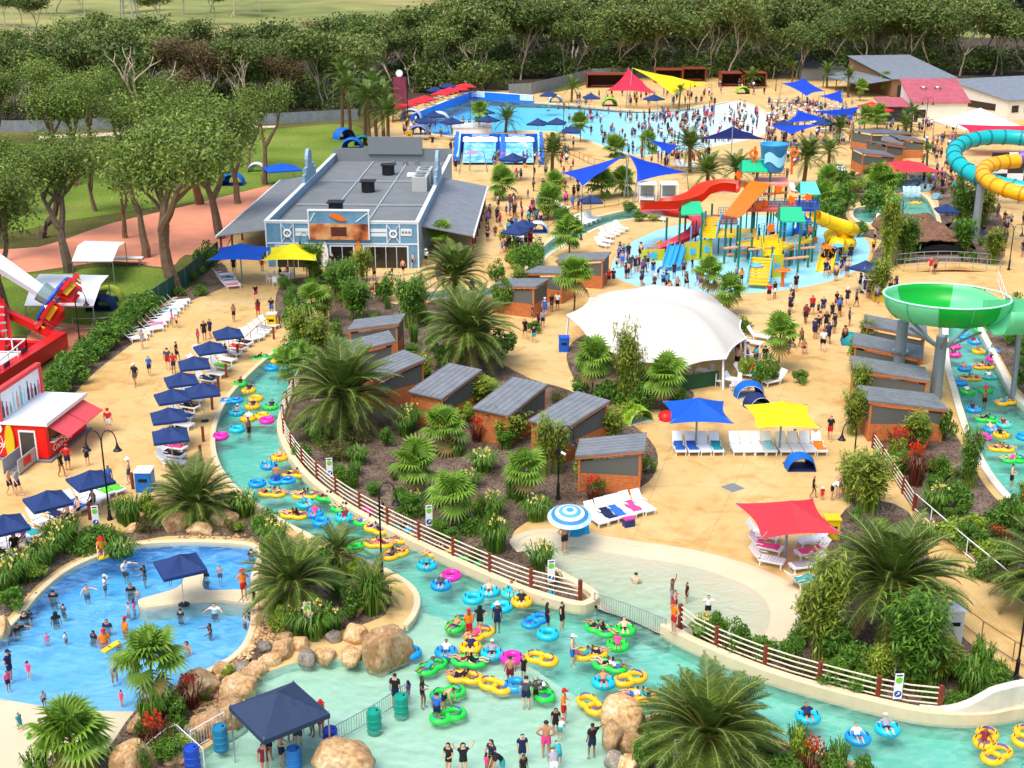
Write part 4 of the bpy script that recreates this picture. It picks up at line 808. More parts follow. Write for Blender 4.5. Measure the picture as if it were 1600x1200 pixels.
def body_meshes(nm, P, lev=1):
    names = list(P); bm = bmesh.new(); lay = bm.verts.layers.skin.verify(); vs = {}
    for k in names:
        v = bm.verts.new(P[k]); vs[k] = v; r = RAD[k if k in RAD else k[:-1]]; v[lay].radius = (r, r*(.8 if k in ('spine','chest','pelvis') else 1)) ; v[lay].use_root = k == 'pelvis'
    for a, b in ED: bm.edges.new((vs[a], vs[b]))
    me = bpy.data.meshes.new('pose'); bm.to_mesh(me); bm.free(); o = bpy.data.objects.new('pose', me); COL.objects.link(o)
    md = o.modifiers.new('skin', 'SKIN'); md.use_smooth_shade = True; s2 = o.modifiers.new('sub', 'SUBSURF'); s2.levels = lev
    dg = bpy.context.evaluated_depsgraph_get(); ev = bpy.data.meshes.new_from_object(o.evaluated_get(dg)); bpy.data.objects.remove(o); ev.name = 'person'; ev.materials.clear(); ev.materials.append(SKIN[0])
    seg = []
    for a, b in ED: seg.append((V(P[a]), V(P[b]), a, b))
    def bone(p):
        best = None
        for a, b, na, nb in seg:
            d = b-a; t = max(0, min(1, (p-a).dot(d)/d.length_squared)); r = RAD[na if na in RAD else na[:-1]]; dist = (a+d*t-p).length/r
            if best is None or dist < best[0]: best = (dist, na, nb, t)
        return best
    fb = []
    for f in ev.polygons: _, a, b, t = bone(f.center); fb.append((a.rstrip('LR'), b.rstrip('LR'), t))
    def part(pn, test, off):
        keep = [f for f, q in zip(ev.polygons, fb) if test(q, f)]
        ids = {}; vsn = []; fs = []
        for f in keep:
            q = []
            for i in f.vertices:
                if i not in ids: ids[i] = len(vsn); vv = ev.vertices[i]; vsn.append(vv.co+vv.normal*off)
                q.append(ids[i])
            fs.append(q)
        mb = MB(); mb.add(vsn, fs); return mb.mesh(pn, CLM['k'], True)
    hd, nk = V(P['crown']), V(P['neck']); upv = (hd-nk).normalized(); fwd = V((0,-1,0)); fwd = (fwd-upv*fwd.dot(upv)).normalized() if abs(upv.y) < .95 else V((0,0,1))
    hc = V(P['head']).lerp(hd, .35)
    torso = lambda q, f: (q[0], q[1]) in (('pelvis','spine'), ('spine','chest'), ('chest','sh')) or (q[:2] == ('chest','neck') and q[2] < .55)
    up_arm = lambda q, f: q[:2] == ('sh','el') and q[2] < .62
    hip = lambda q, f: q[:2] == ('pelvis','hip') or (q[:2] == ('pelvis','spine') and q[2] < .45)
    thigh = lambda t: (lambda q, f: q[:2] == ('hip','kn') and q[2] < t)
    D = {'body': ev,
      'shirt': part('shirt', lambda q, f: torso(q, f) or up_arm(q, f), .022), 'shorts': part('shorts', lambda q, f: hip(q, f) or thigh(.62)(q, f), .026),
      'swimsuit': part('swimsuit', lambda q, f: torso(q, f) or hip(q, f) or thigh(.1)(q, f), .012), 'briefs': part('swim_briefs', lambda q, f: hip(q, f) or thigh(.14)(q, f), .012),
      'hair': part('hair', lambda q, f: q[1] in ('head','crown') and (f.center-hc).dot(upv)*.9-(f.center-hc).dot(fwd) > -.012, .016)}
    mb = MB()   # long hair: a fall down the back of the neck as well
    D['long'] = part('hair', lambda q, f: (q[1] in ('head','crown') and (f.center-hc).dot(upv)*.8-(f.center-hc).dot(fwd) > -.02) or (q[1] in ('neck','head') and (f.center-nk).dot(fwd) < .01) or (q[:2] == ('chest','neck') and q[2] > .4 and (f.center-nk).dot(fwd) < -.03), .03)
    T = Matrix.Translation(hc+upv*.06) @ upv.to_track_quat('Z', 'Y').to_matrix().to_4x4()
    D['hat'] = MB().lathe([(.001,.09),(.07,.075),(.105,.02),(.112,-.02),(.2,-.035),(.2,-.05),(.105,-.035)], 12, M=T).mesh('hat', CLM['w'], True)
    D['cap'] = MB().lathe([(.001,.085),(.07,.07),(.108,.015),(.114,-.03)], 10, M=T).box((0,0,0), (.14,.14,.015), M=Matrix.Translation(hc+upv*.04+fwd*.15)).mesh('cap', CLM['k'], True)
    return D
BODY = {k: body_meshes(k, p) for k, p in P_.items()}; LOWB = {k: body_meshes(k, P_[k], 0) for k in ('stand', 'walk', 'hips', 'carry')}
PW = {'stand': 'standing', 'walk': 'walking', 'point': 'holding an arm out', 'hips': 'with hands on hips', 'armsup': 'with arms raised', 'carry': 'carrying something in front', 'bend': 'bending over', 'sit': 'sitting', 'chair': 'sitting upright', 'recline': 'lying back', 'lie': 'lying flat', 'swim': 'wading with arms spread', 'wade': 'wading'}
NP = [0]
def person(px, py, ps='stand', dirn=0, sc=1.0, hair='k', top='s', bot='k', where='on the tan plaza', z=0.0, sink=0.0, far=False, xyz=None, extra=None, group=None, lab=None):
    """top: colour letter, 's' bare chest, 'S'+letter one-piece swimsuit; hair letter (upper-case: long), or 'h'+letter hat / 'c'+letter cap; bot letter, 'B'+letter briefs"""
    NP[0] += 1; g = V(xyz) if xyz is not None else G(px, py, z); wade = ps == 'wade'; B = BODY['stand' if wade else ps]
    sk = SKIN[(NP[0]*7) % 4]
    o = put('person', B['body'], None, (g.x, g.y, g.z-sink), radians(dirn), (sc*(.9+.05*(NP[0]*3 % 6)), sc*(.9+.06*(NP[0]*5 % 5)), sc), sk)
    if hair[0] in 'hc' and len(hair) > 1: hat = ('hat' if hair[0] == 'h' else 'cap'); put(hat, B[hat], o, m=CLM[hair[1]]); put('hair', B['hair'], o, m=HAIRC['k']); hw = CLN[hair[1]]+' '+hat
    else: put('hair', B['long' if hair.isupper() else 'hair'], o, m=HAIRC[hair.lower()]); hw = {'k': 'dark hair', 'n': 'brown hair', 'l': 'fair hair', 'K': 'long dark hair', 'N': 'long brown hair', 'L': 'long fair hair'}[hair]
    if top[0] == 'S': put('swimsuit', B['swimsuit'], o, m=CLM[top[1]]); cw = CLN[top[1]]+' swimsuit'
    elif top == 's': 
        cw = ''
        if bot[0] == 'B': put('swim_briefs', B['briefs'], o, m=CLM[bot[1]]); cw = CLN[bot[1]]+' swim briefs'
        else: put('shorts', B['shorts'], o, m=CLM[bot]); cw = CLN[bot]+' shorts'
    else:
        put('shirt', B['shirt'], o, m=CLM[top]); cw = CLN[top]+' top'
        if bot[0] == 'B': put('swim_briefs', B['briefs'], o, m=CLM[bot[1]])
        else: put('shorts', B['shorts'], o, m=CLM[bot]); cw += (' and '+CLN[bot]+' shorts' if sink < .5 else '')
    who = 'small child' if sc < .72 else ('older child' if sc < .86 else 'person')
    if top == 's': who = 'bare-chested '+who
    label = lab or '%s in %s, %s, %s %s' % (who, cw, hw, PW[ps], where)
    if len(label.split()) > 15 and not lab: label = '%s in %s %s %s' % (who, cw, PW[ps], where)
    tag(o, label, 'person', group or 'people '+where)
    return o
def people(txt, where, z=0.0, sink=0.0, near_=False, **kw):
    "lines of: x,y,pose,direction,size,hair,top,bottom[,extra words]"
    for r in txt.replace('\n', ';').split(';'):
        f = [q.strip() for q in r.split(',')]
        if len(f) < 8: continue
        o = person(float(f[0]), float(f[1]), f[2], float(f[3]), float(f[4]), f[5], f[6], f[7], f[8] if len(f) > 8 else where, z, sink*float(f[4]) if sink else 0, **kw)
        if near_: o['auto'] = 1
# ================================================================ INFLATABLE TUBES
TC = {'b': (10,150,226), 'c': (20,186,222), 'y': (250,186,20), 'g': (36,206,70), 'p': (246,40,168), 't': (60,200,190)}; TN = {'b': 'blue', 'c': 'cyan', 'y': 'yellow', 'g': 'green', 'p': 'pink', 't': 'pale teal'}
TM = {k: mat(c, .32, name=TN[k].replace(' ', '_')+'_vinyl', spec=.5) for k, c in TC.items()}; SEATM = mat((116,108,196), .5, name='violet_seat_fabric'); HANDM = mat((14,14,18), .6, name='black_handle')
def handles(mb, pts):
    for x, y, a in pts:
        T = Matrix.Translation((x, y, .36)) @ Matrix.Rotation(a, 4, 'Z'); q = [T @ V(p) for p in ((-.1,0,-.05), (-.08,0,.03), (.08,0,.03), (.1,0,-.05))]; mb.tube(q, .025, 5)
    return mb
_T1 = MB().torus(.41, .185, 28, 10, (0,0,.16)).mesh('ring', TM['c'], True); _T1h = handles(MB(), [(.42,0,pi/2), (-.42,0,pi/2)]).mesh('handle', HANDM)
_H1 = MB(); handles(_H1, [(0,0,0)]); _H1 = _H1.mesh('handle', HANDM)
def fig8():
    mb = MB(); n = 44; m = 10; r = .18; vs = []; fs = []
    # outer outline of two touching rings, as one tube, and a cross web between them
    P = []
    for k in range(n):
        a = 2*pi*k/n; x = .86*cos(a); q = .47*(1-.30*math.exp(-(x/.26)**2)) * (abs(sin(a))**.72 if abs(x) > .3 else 1)
        P.append(V((x, q*(1 if sin(a) >= 0 else -1)*(1 if abs(x) <= .3 else 1), .16)))
    mb.tube(P, r, m, closed=True); mb.tube([V((0,-.34,.15)), V((0,0,.17)), V((0,.34,.15))], .15, 8); return mb
_T2 = fig8().mesh('ring', TM['y'], True)
_SB = MB().grid(lambda u, v: (.34*cos(-1.2+2.4*u), .34*sin(-1.2+2.4*u), .28+.17*v-.02*abs(u-.5)), 8, 2).mesh('seat_back', SEATM, True)
_SF = MB().lathe([(.001,.06),(.3,.06),(.3,.03)], 16).mesh('seat_floor', SEATM)
_FLOOR = MB().lathe([(.001,.05),(.3,.05)], 14).mesh('floor', HANDM)
NT = [0]
def tube1(px, py, c, a=0, lab=None, z=WL):
    g = G(px, py, z); NT[0] += 1
    t = thing('swim_tube', lab or TN[c]+' single swim tube floating', 'swim tube', 'single swim tubes on the river', (g.x, g.y, z-.04), radians(a), .92)
    put('ring', _T1, t, m=TM[c]); 
    for x in (.41, -.41): put('handle', _H1, t, (x, 0, .01), pi/2)
    t['auto'] = 0 if lab else 1; return t
def tube2(px, py, c, a=0, lab=None, z=WL):
    g = G(px, py, z); NT[0] += 1
    t = thing('double_swim_tube', lab or TN[c]+' double swim tube with violet seat backs', 'swim tube', 'double swim tubes on the river', (g.x, g.y, z-.04), radians(a), .8)
    put('ring', _T2, t, m=TM[c])
    put('seat_back', _SB, t, (-.5, 0, 0), pi); put('seat_back', _SB, t, (.38, 0, 0), 0)
    for x, y in ((-.45,.42), (-.45,-.42), (.45,.42), (.45,-.42)): put('handle', _H1, t, (x, y, .0))
    t['auto'] = 0 if lab else 1; return t
RT = [('K','Sk','k'), ('k','n','k'), ('k','s','n'), ('K','Sn','k'), ('n','s','d'), ('K','k','k'), ('k','w','b'), ('n','Sp','k'), ('k','d','k'), ('N','St','k'), ('k','s','r'), ('cw','g','n'), ('k','t','k'), ('K','Sm','k')]
def rider(t, x=0.0, rot=0, c=None, kid=False):
    q = Matrix.Rotation(t.rotation_euler.z, 3, 'Z') @ V((x*.74, .04, 0)); h, tp, bt = RT[(NT[0]*5+int(x*9)) % len(RT)] if c is None else c
    o = person(0, 0, 'recline', math.degrees(t.rotation_euler.z)+rot, .68 if kid else .84, h, tp, bt, 'in a '+t['label'].split()[0]+' swim tube', xyz=(t.location.x+q.x, t.location.y+q.y, t.location.z+.06)); o['auto'] = 1; return o
def tubes(txt, z=WL):
    "x,y,type+colour,angle,riders"
    for r in txt.replace('\n', ';').split(';'):
        f = [q.strip() for q in r.split(',')]
        if len(f) < 5: continue
        px, py, k, a, n = float(f[0]), float(f[1]), f[2], float(f[3]), int(f[4])
        if k[0] == 's':
            t = tube1(px, py, k[1], a, z=z)
            if n: rider(t)
        else:
            t = tube2(px, py, k[1], a, z=z)
            if n > 0: rider(t, -.38, -90 if n < 3 else 90)
            if n > 1: rider(t, .4, 90)
# ================================================================ LOUNGERS, UMBRELLAS AND SMALL FURNITURE
PLW = mat((240,242,244), .35, name='white_plastic')
def lounger_proto():
    t = thing('sun_lounger', '', 'sun lounger', 'white sun loungers', (0,0,0))
    sm = MB()
    for k in range(7): sm.box((0, -.86+.17*k, .34), (.62, .14, .04))
    kind(sm.build('seat_slats', PLW, t), 'stuff')
    f = MB()
    for s in (-1, 1): f.box((s*.33, -.32, .31), (.05, 1.3, .09)); 
    f.box((0, -.97, .31), (.6, .04, .08)); f.build('frame', PLW, t)
    bk = MB()
    bk.grid(lambda u, v: (-.31+.62*u, .33+.52*v, .36+.62*v-.05*sin(pi*v)), 2, 5, .05); bk.build('backrest', PLW, t)
    for x in (-.3, .3):
        for y in (-.88, .22): MB().box((x, y, .14), (.06, .07, .28)).build('leg', PLW, t)
        MB().bar((x*1.12, .0, .52), (x*1.12, .42, .52), .05, .03).build('armrest', PLW, t)
    return t
LOUNGER = lounger_proto()
def lounger(px, py, rz, lab=None, towel=None, sc=1.0, xyz=None):
    g = G(px, py) if xyz is None else V(xyz)
    o = dup(LOUNGER, lab or 'white plastic sun lounger', (g.x, g.y, .01), radians(rz), sc); o['auto'] = 0 if lab else 1
    if towel:
        mb = MB(); r_ = random.Random(int(px*3+py)); ph = r_.uniform(0, 6)
        def f(u, v):
            y = -.8+1.2*v; z = .385 if y < .28 else .385+(y-.28)*1.1
            return (-.3+.6*u+.03*sin(9*v+ph), y, z+.015*sin(13*u+7*v+ph))
        mb.grid(f, 5, 8, .02); c = CLC[towel]
        q = tag(mb.build('towel', mat(c, .9, .12, 9, name=CLN[towel].replace(' ', '_')+'_towel'), None, (g.x, g.y, .01), radians(rz), True), CLN[towel]+' towel spread over a white lounger', 'towel', 'towels on the loungers'); q['auto'] = 1
    return o
def canopy4(half, h, drop=.16, sag=.12, n=8, curve=.0):
    "square hip canopy with hanging valance; curve pulls the edges in between the corners"
    mb = MB(); T = lambda a, b: (a, b)
    def f(u, v):
        x, y = 2*u-1, 2*v-1; r = max(abs(x), abs(y)); e = min(abs(x), abs(y))/max(r, 1e-6)
        pull = 1-curve*(1-e*e)*r; return (x*half*pull, y*half*pull, h*(1-r)-sag*sin(pi*r)*(1-e*.7))
    mb.grid(f, n, n, .012)
    if drop:
        for sx, sy, ax in ((1,0,1), (-1,0,1), (0,1,0), (0,-1,0)):
            if ax: mb.box((sx*half, 0, -drop/2), (.014, half*2, drop))
            else: mb.box((0, sy*half, -drop/2), (half*2-.03, .014, drop))
    return mb
def umbrella_proto(m, half=1.05, hh=2.15):
    t = thing('beach_umbrella', '', 'umbrella', 'square navy umbrellas', (0,0,0))
    c = canopy4(half, .62).build('canopy', m, t); c.location.z = hh
    MB().cyl((0,0,0), (0,0,hh+.45), .025, n=8).build('pole', mat((200,200,200), .4, name='pale_pole'), t)
    MB().lathe([(.001,.1),(.05,.1),(.26,.05),(.28,0)], 12).build('base', BLACK, t)
    for sx in (-1, 1):
        for sy in (-1, 1): MB().bar((0,0,hh+.38), (sx*half*.95, sy*half*.95, hh-.02), .018).build('rib', STEEL, t)
    return t
UMB = umbrella_proto(NAVY); UMBR = umbrella_proto(mat((232,44,58), .7, .05, 3, trans=.2, name='red_canvas'), 1.5)
def umbrella(px, py, rz, lab, proto=None, sc=1.0, zt=2.35, group=None):
    "px,py is the middle of the canopy in the photograph"
    p = G(px, py, zt*sc); return dup(proto or UMB, lab, (p.x, p.y, .01), radians(rz), sc, group or 'square navy umbrellas')
def sail(name, label, pts, m, sagk=.14, posts=True, group=None, th=.02, cur=.16):
    "tensioned shade sail through 3 or 4 corner points (pixel x, pixel y, height)"
    P = [G(a, b, h) for a, b, h in pts]; c = sum(P, V((0,0,0)))/len(P)
    t = thing(name, label, 'shade sail', group, (c.x, c.y, 0)); Q = [p-V((c.x, c.y, 0)) for p in P]
    mb = MB(); n = 10
    if len(Q) == 3: Q4 = [Q[0], Q[1], Q[2], Q[0].lerp(Q[2], .5)]
    else: Q4 = Q
    def f(u, v):
        p = (Q4[0].lerp(Q4[1], u)).lerp(Q4[3].lerp(Q4[2], u), v); cen = sum(Q4, V((0,0,0)))/4
        eu = 4*u*(1-u); ev = 4*v*(1-v); k = cur*(eu*(1-ev)+ev*(1-eu)); p = p.lerp(cen, k); p.z -= sagk*eu*ev; return p
    mb.grid(f, n, n, th); mb.build('canopy', m, t, smooth=True)
    if posts:
        for q in Q:
            b = V((q.x, q.y, 0)) + (V((q.x, q.y, 0)).normalized()*.5 if len(Q) else V()); MB().tube([(b.x, b.y, 0), (q.x, q.y, q.z+.15)], [.08, .06], 8).build('post', GALV, t)
    return t
def lamp(px, py, arms, lab, h=5.3, reach=.85):
    "black street lamp with swan-neck arms; arms are directions in degrees"
    g = G(px, py); t = thing('street_lamp', lab, 'street lamp', 'black swan-neck street lamps', g)
    MB().lathe([(.001,0),(.17,0),(.16,.1),(.1,.25),(.085,.9),(.11,.95),(.075,1.02),(.05,1.1),(.045,h-.7),(.001,h-.7)], 10).build('pole', BLACK, t)
    for a in arms:
        d = V((cos(radians(a)), sin(radians(a)), 0)); P = [V((0,0,h-.9))]+[V((0,0,h-.75))+d*(reach/2*(1-cos(k)))+V((0,0,.75*sin(k))) for k in [pi*i/8 for i in range(9)]]
        arm = MB().tube(P, .032, 6).build('arm', BLACK, t)
        e = P[-1]; MB().lathe([(.001,0),(.05,-.0),(.055,-.12),(.1,-.2),(.14,-.32),(.24,-.42),(.25,-.46),(.2,-.43),(.001,-.42)], 14, (e.x, e.y, e.z)).build('shade', BLACK, t)
    return t
def sign(px, py, rz, lab, h=1.55, w_=.42, z=0.0, no=False):
    "tall narrow white safety sign: green patch, warning symbol, blue disc"
    g = G(px, py, z); t = thing('safety_sign', lab, 'sign', 'white safety signs by the water', (g.x, g.y, z), radians(rz))
    MB().box((0,0,.45+h/2), (w_, .03, h)).build('panel', WHITE, t)
    for s in (-1, 1): MB().cyl((s*w_*.36, .03, -.05), (s*w_*.36, .03, .5+h*.8), .02, n=6).build('leg', STEEL, t)
    p = MB(); T = lambda z_: Matrix.Translation((0, -.02, z_)) @ Matrix.Rotation(pi/2, 4, 'X')
    MB().box((0,-.019,.45+h*.93), (w_*.7, .006, .07)).build('heading', mat((60,70,80), name='sign_heading'), t)
    MB().lathe([(.001,.004),(.15,.004),(.15,0)], 16, M=T(.45+h*.74)).build('green_symbol', mat((120,200,40), name='sign_green'), t)
    if no: MB().torus(.13, .02, 18, 5, M=T(.45+h*.47)).bar((-.09,-.02,.45+h*.47-.09), (.09,-.02,.45+h*.47+.09), .03, .01).build('ban_symbol', RED, t)
    MB().lathe([(.001,.004),(.16,.004),(.16,0)], 16, M=T(.45+h*.2)).build('blue_symbol', mat((20,70,160), name='sign_blue'), t)
    MB().lathe([(.001,.009),(.05,.009),(.05,.004)], 8, M=Matrix.Translation((.03,0,.05)) @ T(.45+h*.2)).bar((-.08,-.026,.45+h*.2-.05), (.06,-.026,.45+h*.2+.02), .05, .008).build('swimmer_symbol', WHITE, t)
    return t
def postfence(px, lab, step=2.6, h=1.05, rails=4, base=.28):
    "rust-brown posts with cream rails on the river wall"
    P = sub(px, 6); L_ = [0]
    for a, b in zip(P, P[1:]): L_.append(L_[-1]+(b-a).length)
    def at(s):
        for i in range(len(P)-1):
            if L_[i+1] >= s: return P[i].lerp(P[i+1], (s-L_[i])/max(1e-6, L_[i+1]-L_[i]))
        return P[-1]
    n = max(2, round(L_[-1]/step)); Q = [at(L_[-1]*i/n) for i in range(n+1)]; c = Q[0]
    t = thing('rail_fence', lab, 'fence', 'post and rail fences', c)
    for q in Q: MB().box((q.x-c.x, q.y-c.y, base+h/2-.15), (.17, .17, h+.3), .4).build('post', RUST, t)
    for i in range(n):
        for k in range(rails):
            z = base+h*(.16+.74*k/(rails-1)); a, b = Q[i]-c, Q[i+1]-c; m_ = at(L_[-1]*(i+.5)/n)-c
            MB().tube([(a.x, a.y, z), (m_.x, m_.y, z), (b.x, b.y, z)], .035, 5).build('rail', RAILW, t)
    return t
def railing(px, lab, m, h=1.05, step=1.9, rails=2, pickets=0, z=0.0, n=5, r=.028, group=None):
    P = sub(px, n); L_ = [0]
    for a, b in zip(P, P[1:]): L_.append(L_[-1]+(b-a).length)
    def at(s):
        for i in range(len(P)-1):
            if L_[i+1] >= s: return P[i].lerp(P[i+1], (s-L_[i])/max(1e-6, L_[i+1]-L_[i]))
        return P[-1]
    k = max(1, round(L_[-1]/step)); Q = [at(L_[-1]*i/k) for i in range(k+1)]; c = Q[0]
    t = thing('metal_railing', lab, 'railing', group or 'metal railings', (c.x, c.y, z))
    for q in Q: MB().cyl((q.x-c.x, q.y-c.y, -.1), (q.x-c.x, q.y-c.y, h), r, n=6).build('post', m, t)
    for j in range(rails):
        zz = h-(h-.15)*j/max(1, rails-1); MB().tube([(p.x-c.x, p.y-c.y, zz) for p in [at(L_[-1]*i/(k*2)) for i in range(k*2+1)]], r, 6).build('rail', m, t)
    if pickets:
        np_ = int(L_[-1]/pickets)
        for i in range(np_): q = at(L_[-1]*(i+.5)/np_)-c; MB().cyl((q.x, q.y, .1), (q.x, q.y, h), .011, n=4).build('picket', m, t)
    return t
def tent(px, py, w_, m, m2, lab, rz=0, op=True):
    "small dome beach tent: fabric shell, darker front opening, poles"
    g = G(px, py); t = thing('beach_tent', lab, 'tent', 'pop-up beach tents', g, radians(rz))
    def f(u, v):
        a = pi*u; q = 1-(1-v)**2*.0; y = (v-.5)*w_*.8; s = sqrt(max(.02, 1-(max(0, v-.5)*1.7)**2)) if v > .5 else 1-.12*(.5-v)*2
        return (w_/2*cos(a)*s, y, w_*.52*sin(a)**.85*s)
    MB().grid(f, 14, 10, .01).build('shell', m, t, smooth=True)
    MB().tube([f(i/12, .0) for i in range(13)], .02, 5).build('hoop', m2, t)
    MB().grid(lambda u, v: (w_*(u-.5)*.94, w_*.8*(v-.5)-.35*(1-v)*.0, .02), 2, 2).build('floor', m2, t); return t
def bin_(px, py, m, lab, top=None, h=1.15, w_=.7, rz=0):
    g = G(px, py); t = thing('litter_bin', lab, 'bin', None, g, radians(rz)); MB().prism([(-w_/2+.05,-w_/2),(w_/2-.05,-w_/2),(w_/2,-w_/2+.05),(w_/2,w_/2-.05),(w_/2-.05,w_/2),(-w_/2+.05,w_/2),(-w_/2,w_/2-.05),(-w_/2,-w_/2+.05)], 0, h).build('body', m, t)
    MB().box((0,0,h+.04), (w_+.06, w_+.06, .08)).build('lid', top or m, t); MB().box((0,-w_/2-.006,h*.62), (w_*.55,.012,.2)).build('opening', BLACK, t); return t
def barrel(px, py, m, lab, z=-.42, h=.95):
    g = G(px, py, -.12); t = thing('barrel', lab, 'barrel', 'plastic barrels in the water', (g.x, g.y, z))
    pr = [(.001,0),(.27,0),(.3,.04)]
    for k in range(3): b = .1+k*.3*h; pr += [(.3, b), (.325, b+.05), (.3, b+.1)]
    pr += [(.3,h+.1),(.27,h+.16),(.24,h+.16),(.24,h+.13),(.001,h+.13)]
    MB().lathe(pr, 18).build('body', m, t); MB().lathe([(.001,.03),(.05,.03),(.05,0)], 8, (.12,.05,h+.13)).build('bung', BLACK, t); return t
def rock_mesh(seed, sub_=3, rough=.32):
    bm = bmesh.new(); bmesh.ops.create_icosphere(bm, subdivisions=4, radius=1); rc = random.Random(seed); cuts = [(V((rc.gauss(0, 1), rc.gauss(0, 1), rc.gauss(.2, .8))).normalized(), rc.uniform(.68, .9)) for _ in range(9)]
    for v in bm.verts:
        n = v.co.normalized(); d = noise.noise(n*1.1+V((seed*3.1, 0, 0)))*rough+noise.noise(n*2.7+V((0, seed*1.7, 0)))*rough*.4+noise.noise(n*7+V((seed,0,3)))*.05
        v.co = n*(1+d)
        for q, w_ in cuts:
            e = v.co.dot(q)-w_
            if e > 0: v.co -= q*e*.9
        v.co.z = v.co.z*.78
        if v.co.z > .52: v.co.z = .52+(v.co.z-.52)*.45
    me = bpy.data.meshes.new('boulder'); bm.to_mesh(me); bm.free(); me.polygons.foreach_set('use_smooth', [True]*len(me.polygons)); return me
def m_rock(c0, c1, c2):
    def f(n, L, b, m):
        a = tex(n, L, 'ShaderNodeTexNoise', 1.3, 8); c = tex(n, L, 'ShaderNodeTexNoise', 7, 6); oi = n.new('ShaderNodeObjectInfo')
        r = ramp(n, [(.3, c0), (.5, c1), (.7, c2)]); L.new(a.outputs[0], r.inputs[0])
        q = ramp(n, [(.3, (150,140,130)), (.65, (255,255,255))]); L.new(c.outputs[0], q.inputs[0])
        col = mixc(n, L, .7, r.outputs[0], q.outputs[0], 'MULTIPLY'); hs = n.new('ShaderNodeHueSaturation'); mr = n.new('ShaderNodeMapRange'); mr.inputs[3].default_value = .7; mr.inputs[4].default_value = 1.2
        L.new(oi.outputs['Random'], mr.inputs[0]); L.new(mr.outputs[0], hs.inputs['Value']); L.new(col, hs.inputs['Color']); L.new(hs.outputs[0], b.inputs['Base Color']); bumpn(n, L, b, c.outputs[0], .5, .08)
    return f
M_ROCK = nodes_mat('sandstone_boulder', m_rock((178,130,80), (216,176,124), (234,210,168)), .85); M_ROCKG = nodes_mat('grey_rock', m_rock((128,118,106), (156,146,132), (186,178,164)), .85)
ROCKS = [rock_mesh(s) for s in range(1, 8)]
for r_ in ROCKS: r_.materials.append(M_ROCK)
def boulder(px, py, wpx, hpx, lab, k=None, grey=False, rz=None, dpx=None, sink=.25):
    "boulder whose foot is at the pixel, wpx wide and hpx tall as seen"
    g = G(px, py); sc = FOC/(g.y*cos(PITCH)+CAM_H*sin(PITCH)); NT[0] += 1; w_ = wpx/sc/2.05; h = max(.2, hpx/sc*.72)
    o = put('boulder', ROCKS[(k if k is not None else NT[0]) % 7], None, (g.x, g.y+w_*.55, h*.4-sink*.4), rz if rz is not None else (NT[0]*1.9), (w_, w_*.85, h))
    if grey: recol(o, M_ROCKG)
    return tag(o, lab, 'boulder', 'boulders around the pools')
def text(s, size, m, parent, loc, rot, italic=.0, name='lettering', ext=.01):
    c = bpy.data.curves.new('lettering', 'FONT'); c.body = s; c.size = size; c.align_x = 'CENTER'; c.align_y = 'CENTER'; c.extrude = ext; c.shear = italic; c.resolution_u = 2
    o = bpy.data.objects.new('lettering', c); COL.objects.link(o); dg = bpy.context.evaluated_depsgraph_get(); me = bpy.data.meshes.new_from_object(o.evaluated_get(dg)); bpy.data.objects.remove(o)
    me.materials.clear(); me.materials.append(m); return put(name, me, parent, loc, rot)
# ================================================================ BUILDINGS
def m_boards(rgb, pitch=.22, vert=False, dark=.62):
    def f(n, L, b, m):
        c = n.new('ShaderNodeTexCoord'); s = n.new('ShaderNodeSeparateXYZ'); L.new(c.outputs['Object'], s.inputs[0])
        if vert: ad = n.new('ShaderNodeMath'); ad.operation = 'ADD'; L.new(s.outputs[0], ad.inputs[0]); L.new(s.outputs[1], ad.inputs[1]); src = ad.outputs[0]
        else: src = s.outputs[2]
        q = n.new('ShaderNodeMath'); q.operation = 'FRACT'; d = n.new('ShaderNodeMath'); d.operation = 'DIVIDE'; L.new(src, d.inputs[0]); d.inputs[1].default_value = pitch; L.new(d.outputs[0], q.inputs[0])
        r = ramp(n, [(0, tuple(v*dark for v in rgb)), (.1, rgb), (.9, rgb), (1, tuple(v*.9 for v in rgb))]); L.new(q.outputs[0], r.inputs[0])
        a = tex(n, L, 'ShaderNodeTexNoise', 1.2, 6); w_ = ramp(n, [(.3, (200,200,200)), (.7, (255,255,255))]); L.new(a.outputs[0], w_.inputs[0])
        L.new(mixc(n, L, .7, r.outputs[0], w_.outputs[0], 'MULTIPLY'), b.inputs['Base Color']); bumpn(n, L, b, q.outputs[0], .5, .03)
    return f
M_BLUEW = nodes_mat('blue_weatherboard', m_boards((112,164,198), .2, dark=.78), .6); M_LITW = nodes_mat('lit_blue_weatherboard', m_boards((150,184,206), .2, dark=.8), .6)  # second weatherboard is a paler copy: daylight on the side walls put in its colour
M_CEDAR = nodes_mat('cedar_boards', m_boards((158,80,44), .14, dark=.5), .6); M_SHEET = nodes_mat('grey_roof_sheet', m_boards((128,133,138), .55, True, .97), .5)
M_FENCE = nodes_mat('grey_fence_sheet', m_boards((132,140,142), .2, True, .8), .6); M_PINKR = nodes_mat('pink_roof_sheet', m_boards((186,92,104), .4, True, .8), .55); M_SHEDR = nodes_mat('shed_roof_sheet', m_boards((130,138,146), .8, True, .85), .5)
M_ROOFD = mat((112,118,120), .8, .1, .6, .05, name='grey_roof_membrane'); GLASSD = mat((34,32,30), .15, spec=.6, name='dark_window_glass'); TRIM = mat((218,226,230), .5, name='white_trim')
def frame_at(o, dx): # matrix with X along dx
    x = V((dx.x, dx.y, 0)).normalized(); y = V((-x.y, x.x, 0)); return Matrix(((x.x, y.x, 0, o.x), (x.y, y.y, 0, o.y), (0, 0, 1, o.z), (0, 0, 0, 1)))
